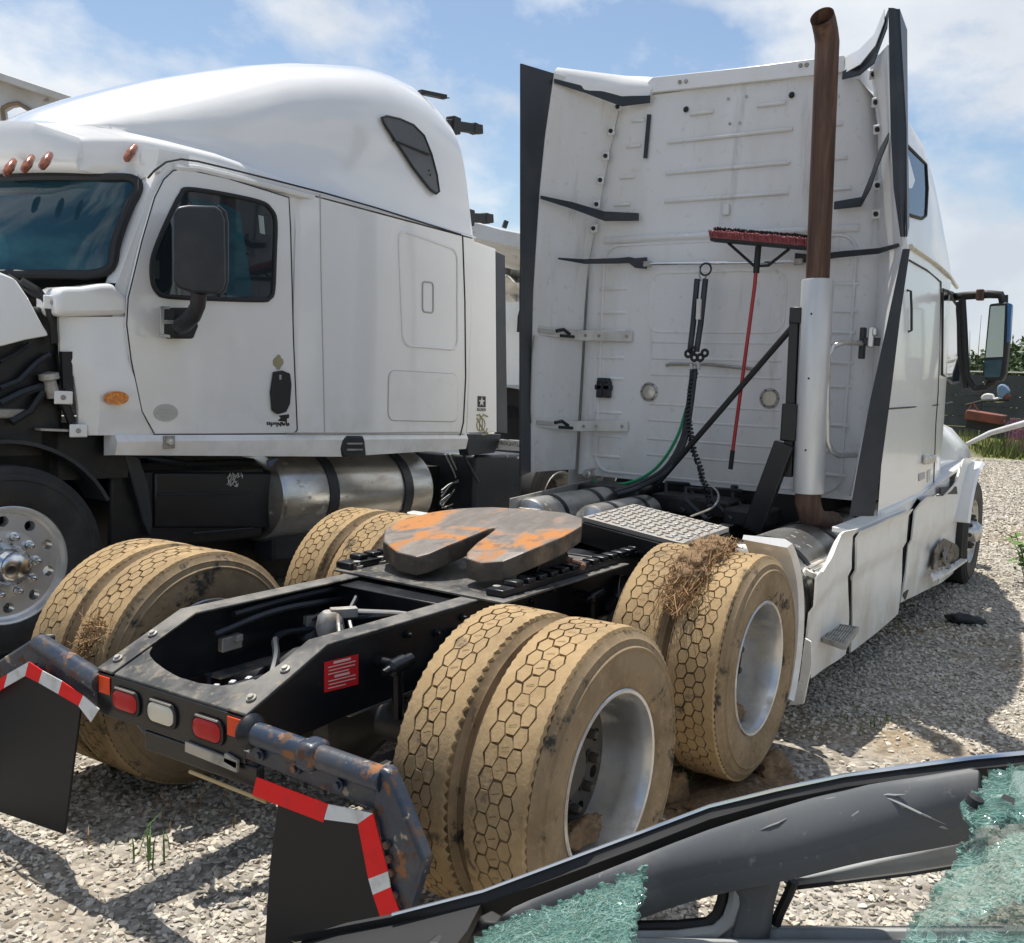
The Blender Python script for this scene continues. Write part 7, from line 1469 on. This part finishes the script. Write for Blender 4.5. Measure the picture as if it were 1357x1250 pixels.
# ------------------------------------------------------------------ background
# dark sheet fence, far right (shown in front of the tree line)
fence = empty('fence', loc=(38, 2, 0)); tag(fence, 'long dark sheet metal fence with pale posts beyond the yard', 'fence')
fa, fb = Vector((34, -14, 0)), Vector((41, 24, 0)); fd_ = (fb - fa).normalized(); fl = (fb - fa).length
Fp = Matrix.Translation((-38, -2, 0))
def fobj(name, m, mt, **k): o = obj(name, m, mt, fence, **k); o.matrix_parent_inverse = Fp; return o
npan = int(fl / 1.9)
for k in range(npan):
    a, b_ = fa + fd_ * (k * 1.9), fa + fd_ * (k * 1.9 + 1.86); m = MB()
    for j in range(6): z = .25 + j * .40; m.bar(a + Vector((0.02 * (j % 2), 0, z + .19)), b_ + Vector((0.02 * (j % 2), 0, z + .19)), .03, .385)
    fobj('fence_panel', m, M['fence'])
    if k % 2 == 0: m = MB(); m.tube([a + Vector((-.06, 0, 0)), a + Vector((-.06, 0, 2.9))], .04, 6); fobj('fence_post', m, M['post'])
m = MB(); m.tube([fa + Vector((-.05, 0, 2.75)), fb + Vector((-.05, 0, 2.75))], .035, 6); fobj('top_rail', m, M['post'])
def tree(p, h, cr, label, n=1800, grp='trees beyond the fence', seed=0):
    rr = np.random.default_rng(seed); root = empty('tree', loc=p); tag(root, label, 'tree', grp)
    m = MB(); m.tube([(0, 0, 0), (.05, .03, h * .3), (-.03, .1, h * .55), (0, 0, h * .85)], [.16, .12, .09, .03], 8)
    for k in range(6): a = rr.uniform(0, 6.28); z = h * rr.uniform(.3, .6); m.tube([(0, 0, z), (math.cos(a) * cr * .5, math.sin(a) * cr * .5, z + h * .15), (math.cos(a) * cr * .85, math.sin(a) * cr * .85, z + h * .3)], [.06, .04, .015], 5)
    obj('trunk', m, M['bark'], root)
    m = MB(); cl = [(Vector((rr.normal() * cr * .45, rr.normal() * cr * .45, h * rr.uniform(.3, .95))), cr * rr.uniform(.25, .5)) for _ in range(16)]
    for k in range(n):
        c, r_ = cl[rr.integers(16)]; d = Vector(rr.normal(size=3)).normalized() * r_ * rr.uniform(.5, 1.05); q = c + d; q.z = max(q.z, .15); u = Vector(rr.normal(size=3)).normalized(); w = u.cross(Vector(rr.normal(size=3))).normalized(); s = rr.uniform(.10, .22)
        m.add([q - u * s, q + w * s * .5, q + u * s, q - w * s * .5], [(0, 1, 2, 3)])
    obj('crown', m, M['leaf'], root, smooth=False)
for k, (u, h, cr, lb) in enumerate(((1288, 3.6, 2.3, 'low bushy green tree behind the mirror arm'), (1312, 4.2, 2.2, 'rounded green tree behind the mirror housing'), (1336, 4.9, 2.2, 'tallest of the green trees beyond the fence, with a thin spiky top'), (1360, 4.5, 2.6, 'broad green tree at the right edge beyond the fence'), (1385, 4.6, 2.6, 'green tree cut by the right edge of the picture'), (1262, 4.0, 2.4, 'green tree half hidden behind the truck cab'), (1420, 4.6, 2.8, 'green tree beyond the fence, far right of the row'))):
    d = ray(u, 520); dep = 52 + 3 * (k % 3); p = CAM + d * dep; tree((p.x, p.y, 0), h, cr, lb, seed=40 + k)
sap = MB(); p = CAM + ray(1292, 520) * 50
for dx, h in ((0, 6.0), (.35, 5.2), (-.3, 5.5), (1.6, 5.6)): sap.tube([(p.x, p.y + dx * .6, 1), (p.x, p.y + dx, h * .6), (p.x, p.y + dx * 1.4, h)], [.03, .02, .008], 5)
tag(obj('bare_sapling', sap, M['bark'], None), 'thin bare sapling rising behind the mirror frame', 'sapling')
# meadow grass in front of the fence
gn = 9000; mgs = MB(); gx_ = rng.uniform(28.5, 37, gn); gy_ = rng.uniform(-12, 9, gn)
for x, y in zip(gx_, gy_):
    h = rng.uniform(.2, .62) * (1.15 if mnoise.noise(Vector((x * .5, y * .5, 0))) > 0 else .8); a = rng.uniform(0, 6.28); w_ = Vector((math.cos(a), math.sin(a), 0)) * .03; l_ = Vector((rng.normal() * .1, rng.normal() * .1, h)); b0 = Vector((x, y, 0))
    mgs.add([b0 - w_, b0 + w_, b0 + l_], [(0, 1, 2)])
o = obj('meadow_grass', mgs, M['grass'], None, smooth=False); o['kind'] = 'stuff'; o['label'] = 'yellow green meadow grass in front of the fence'
for k, (u, v) in enumerate(((1341, 560), (1350, 556), (1356, 562), (1345, 548))):
    p = pX(u, 575, 30); m = MB()
    for j in range(3):
        b0 = Vector((random.gauss(0, .1), random.gauss(0, .1), 0)); m.tube([b0, b0 + Vector((0, random.gauss(0, .05), .9 + .3 * random.random()))], [.012, .008], 5); 
        for i in range(10): q = b0 + Vector((random.gauss(0, .05), random.gauss(0, .06), random.uniform(.5, 1.15))); m.add([q, q + Vector((0, .05, .03)), q + Vector((0, .02, .09))], [(0, 1, 2)])
    fo = obj('flowering_weed', m, M['pink'], None, smooth=False); fo.location = (p.x, p.y, 0); tag(fo, ('leftmost', 'second from right', 'rightmost', 'second from left')[k] + ' of the tall pink flowering weeds before the fence', 'weed', 'pink weeds before the fence')
# rust red trailer bed, white pole, scrap pile
m = MB(); a, b_ = pX(1283, 549, 31), pX(1331, 557, 31); m.bar(a, b_, 1.2, .30); rt_ = empty('flatbed_trailer', loc=(a.x, a.y, 0)); tag(rt_, 'rusty red flatbed trailer parked in front of the fence', 'trailer')
Tp = Matrix.Translation((-a.x, -a.y, 0))
o = obj('trailer_bed', m, M['rusttrailer'], rt_, bevel=.03); o.matrix_parent_inverse = Tp
m = MB(); m.bar(a + Vector((0, 0, -.3)), b_ + Vector((0, 0, -.3)), .5, .28); o = obj('axle_beam', m, M['blackdeep'], rt_); o.matrix_parent_inverse = Tp
m = MB(); m.tube([a + Vector((0, 0, .1)), a.lerp(b_, .1) + Vector((0, 0, .4)), a.lerp(b_, .3) + Vector((0, 0, .1))], .03, 6); m.bar(a.lerp(b_, .35), a.lerp(b_, .35) + Vector((0, 0, .35)), .06, .06); o = obj('stake', m, M['rusttrailer'], rt_); o.matrix_parent_inverse = Tp
m = MB(); m.tube([pX(1281, 589, 27), pX(1312, 574, 27), pX(1362, 560, 27)], [.06, .075, .09], 12); tag(obj('white_pole', m, M['trailerwhite'], None), 'long white pole lying in the grass at a slant', 'pole')
m = MB(); a, b_ = pX(1280, 537, 33), pX(1337, 530, 33); m.tube([a, a.lerp(b_, .4) + Vector((0, 0, .08)), b_], .05, 6); sh_ = empty('scrap_stand', loc=(a.x, a.y, 0)); tag(sh_, 'scrap heap of white and blue pieces in front of the fence', 'scrap')
Sp = Matrix.Translation((-a.x, -a.y, 0)); o = obj('support_rail', m, M['gap'], sh_); o.matrix_parent_inverse = Sp
for u, v, du, dv, mt in ((1308, 527, 10, 7, 'canvas'), (1322, 530, 9, 4, 'canvas'), (1328, 519, 9, 10, 'mirror'), (1334, 526, 5, 5, 'rusttrailer')):
    m = MB(); m.prism([pX(u + du * math.cos(t_) * random.uniform(.7, 1.1), v + dv * math.sin(t_) * random.uniform(.7, 1.1), 33) for t_ in np.linspace(0, 2 * PI, 9)[:-1]], (.6, 0, 0)); o = obj('scrap_piece', m, M[mt] if mt != 'mirror' else mat('faded_blue_scrap', (.16, .24, .36), .6), sh_, bevel=.05); o.matrix_parent_inverse = Sp
# torn white trailer behind truck B at the left edge
def bgx(u, v, dep): return CAM + ray(u, v) * dep
tt_ = empty('torn_trailer', loc=bgx(40, 160, 13)); tag(tt_, 'weathered white trailer wall with a jagged hole, behind the roof at the left edge', 'trailer')
Tm = Matrix.Translation(-Vector(tt_.location))
out_ = [(-120, 62), (0, 104), (50, 119), (105, 137), (104, 260), (60, 260), (18, 260), (-120, 260)]
hole = [(3, 144), (12, 139), (24, 137), (36, 144), (47, 152), (46, 168), (50, 180), (40, 184), (30, 178), (12, 176), (6, 165)]
bm = bmesh.new(); vs = [bm.verts.new(bgx(u, v, 13)) for u, v in out_]; hv = [bm.verts.new(bgx(u, v, 13)) for u, v in hole]
es = [bm.edges.new((vs[i], vs[(i + 1) % len(vs)])) for i in range(len(vs))] + [bm.edges.new((hv[i], hv[(i + 1) % len(hv)])) for i in range(len(hv))]
bmesh.ops.triangle_fill(bm, use_beauty=True, edges=es); r_ = bmesh.ops.extrude_face_region(bm, geom=bm.faces[:])
for v in r_['geom']:
    if isinstance(v, bmesh.types.BMVert): v.co += fw * .12
bmesh.ops.recalc_face_normals(bm, faces=bm.faces); me = bpy.data.meshes.new('trailer_wall'); bm.to_mesh(me); bm.free(); me.materials.append(M['trailerwhite'])
o = bpy.data.objects.new('trailer_wall', me); COL.objects.link(o); o.parent = tt_; o.matrix_parent_inverse = Tm
m = MB(); m.bar(bgx(-120, 62, 12.9), bgx(106, 138, 12.9), .25, .09); o = obj('top_rail', m, M['trailerwhite'], tt_, bevel=.01); o.matrix_parent_inverse = Tm
m = MB(); m.tube([bgx(u, v, 12.98) for u, v in hole + hole[:1]], .03, 5); o = obj('torn_rim', m, M['tornedge'], tt_); o.matrix_parent_inverse = Tm
m = MB(); m.bar(bgx(4, 172, 13.4), bgx(30, 200, 13.4), .3, .3); o = obj('charred_beam', m, M['rusttrailer'], tt_); o.matrix_parent_inverse = Tm
# box trailer and damaged roof seen between the two trucks
bt = empty('box_trailer', loc=bgx(690, 600, 14)); tag(bt, 'white box trailer seen in the gap between the two trucks', 'trailer'); Bm_ = Matrix.Translation(-Vector(bt.location))
def bobj2(name, m, mt, **k): o = obj(name, m, mt, bt, **k); o.matrix_parent_inverse = Bm_; return o
m = MB(); m.prism([bgx(u, v, 14) for u, v in ((655, 396), (760, 396), (760, 526), (655, 526))], fw * 2.0); bobj2('box_wall', m, M['white_lo'])
m = MB(); m.prism([bgx(u, v, 13.95) for u, v in ((655, 510), (760, 510), (760, 526), (655, 526))], fw * .1); bobj2('lower_rail', m, M['trailerwhite'], bevel=.01)
m = MB(); m.prism([bgx(u, v, 14.2) for u, v in ((655, 526), (760, 526), (760, 600), (655, 600))], fw * 1.0); bobj2('underframe', m, M['blackdeep'])
m = MB(); m.tube([bgx(687, 440, 13.9), bgx(688, 420, 13.9), bgx(692, 405, 13.9)], .03, 5); bobj2('door_rod', m, M['gap'])
m = MB(); m.lathe([(.55, -.1), (.55, .1), (.3, .12), (.3, -.12)], bgx(672, 565, 13.6), (1, .6, 0), 24); bobj2('trailer_wheel', m, M['blacktyre'])
sk = empty('damaged_trailer', loc=bgx(660, 330, 11)); tag(sk, 'torn white trailer roof edge and crumpled skin above the box trailer', 'trailer'); Sm = Matrix.Translation(-Vector(sk.location))
m = MB(); m.prism([bgx(u, v, 11) for u, v in ((600, 287), (640, 296), (665, 303), (740, 318), (740, 336), (690, 330), (655, 322), (600, 312))], fw * 1.2); o = obj('roof_beam', m, M['trailerwhite'], sk, bevel=.02); o.matrix_parent_inverse = Sm
m = MB(); rr = []
for j in range(9):
    rr.append([bgx(662 + i * 11, 326 + j * 9, 12.5) + fw * (.9 * mnoise.noise(Vector((i * .55, j * .6, 3)))) for i in range(9)])
m.sheet(rr, fw * .03); o = obj('crumpled_skin', m, M['canvas'], sk, smooth=False); o.matrix_parent_inverse = Sm
m = MB(); m.bar(bgx(668, 302, 11.2), bgx(671, 293, 11.2), .05, .05); o = obj('roof_stub', m, M['gap'], sk); o.matrix_parent_inverse = Sm
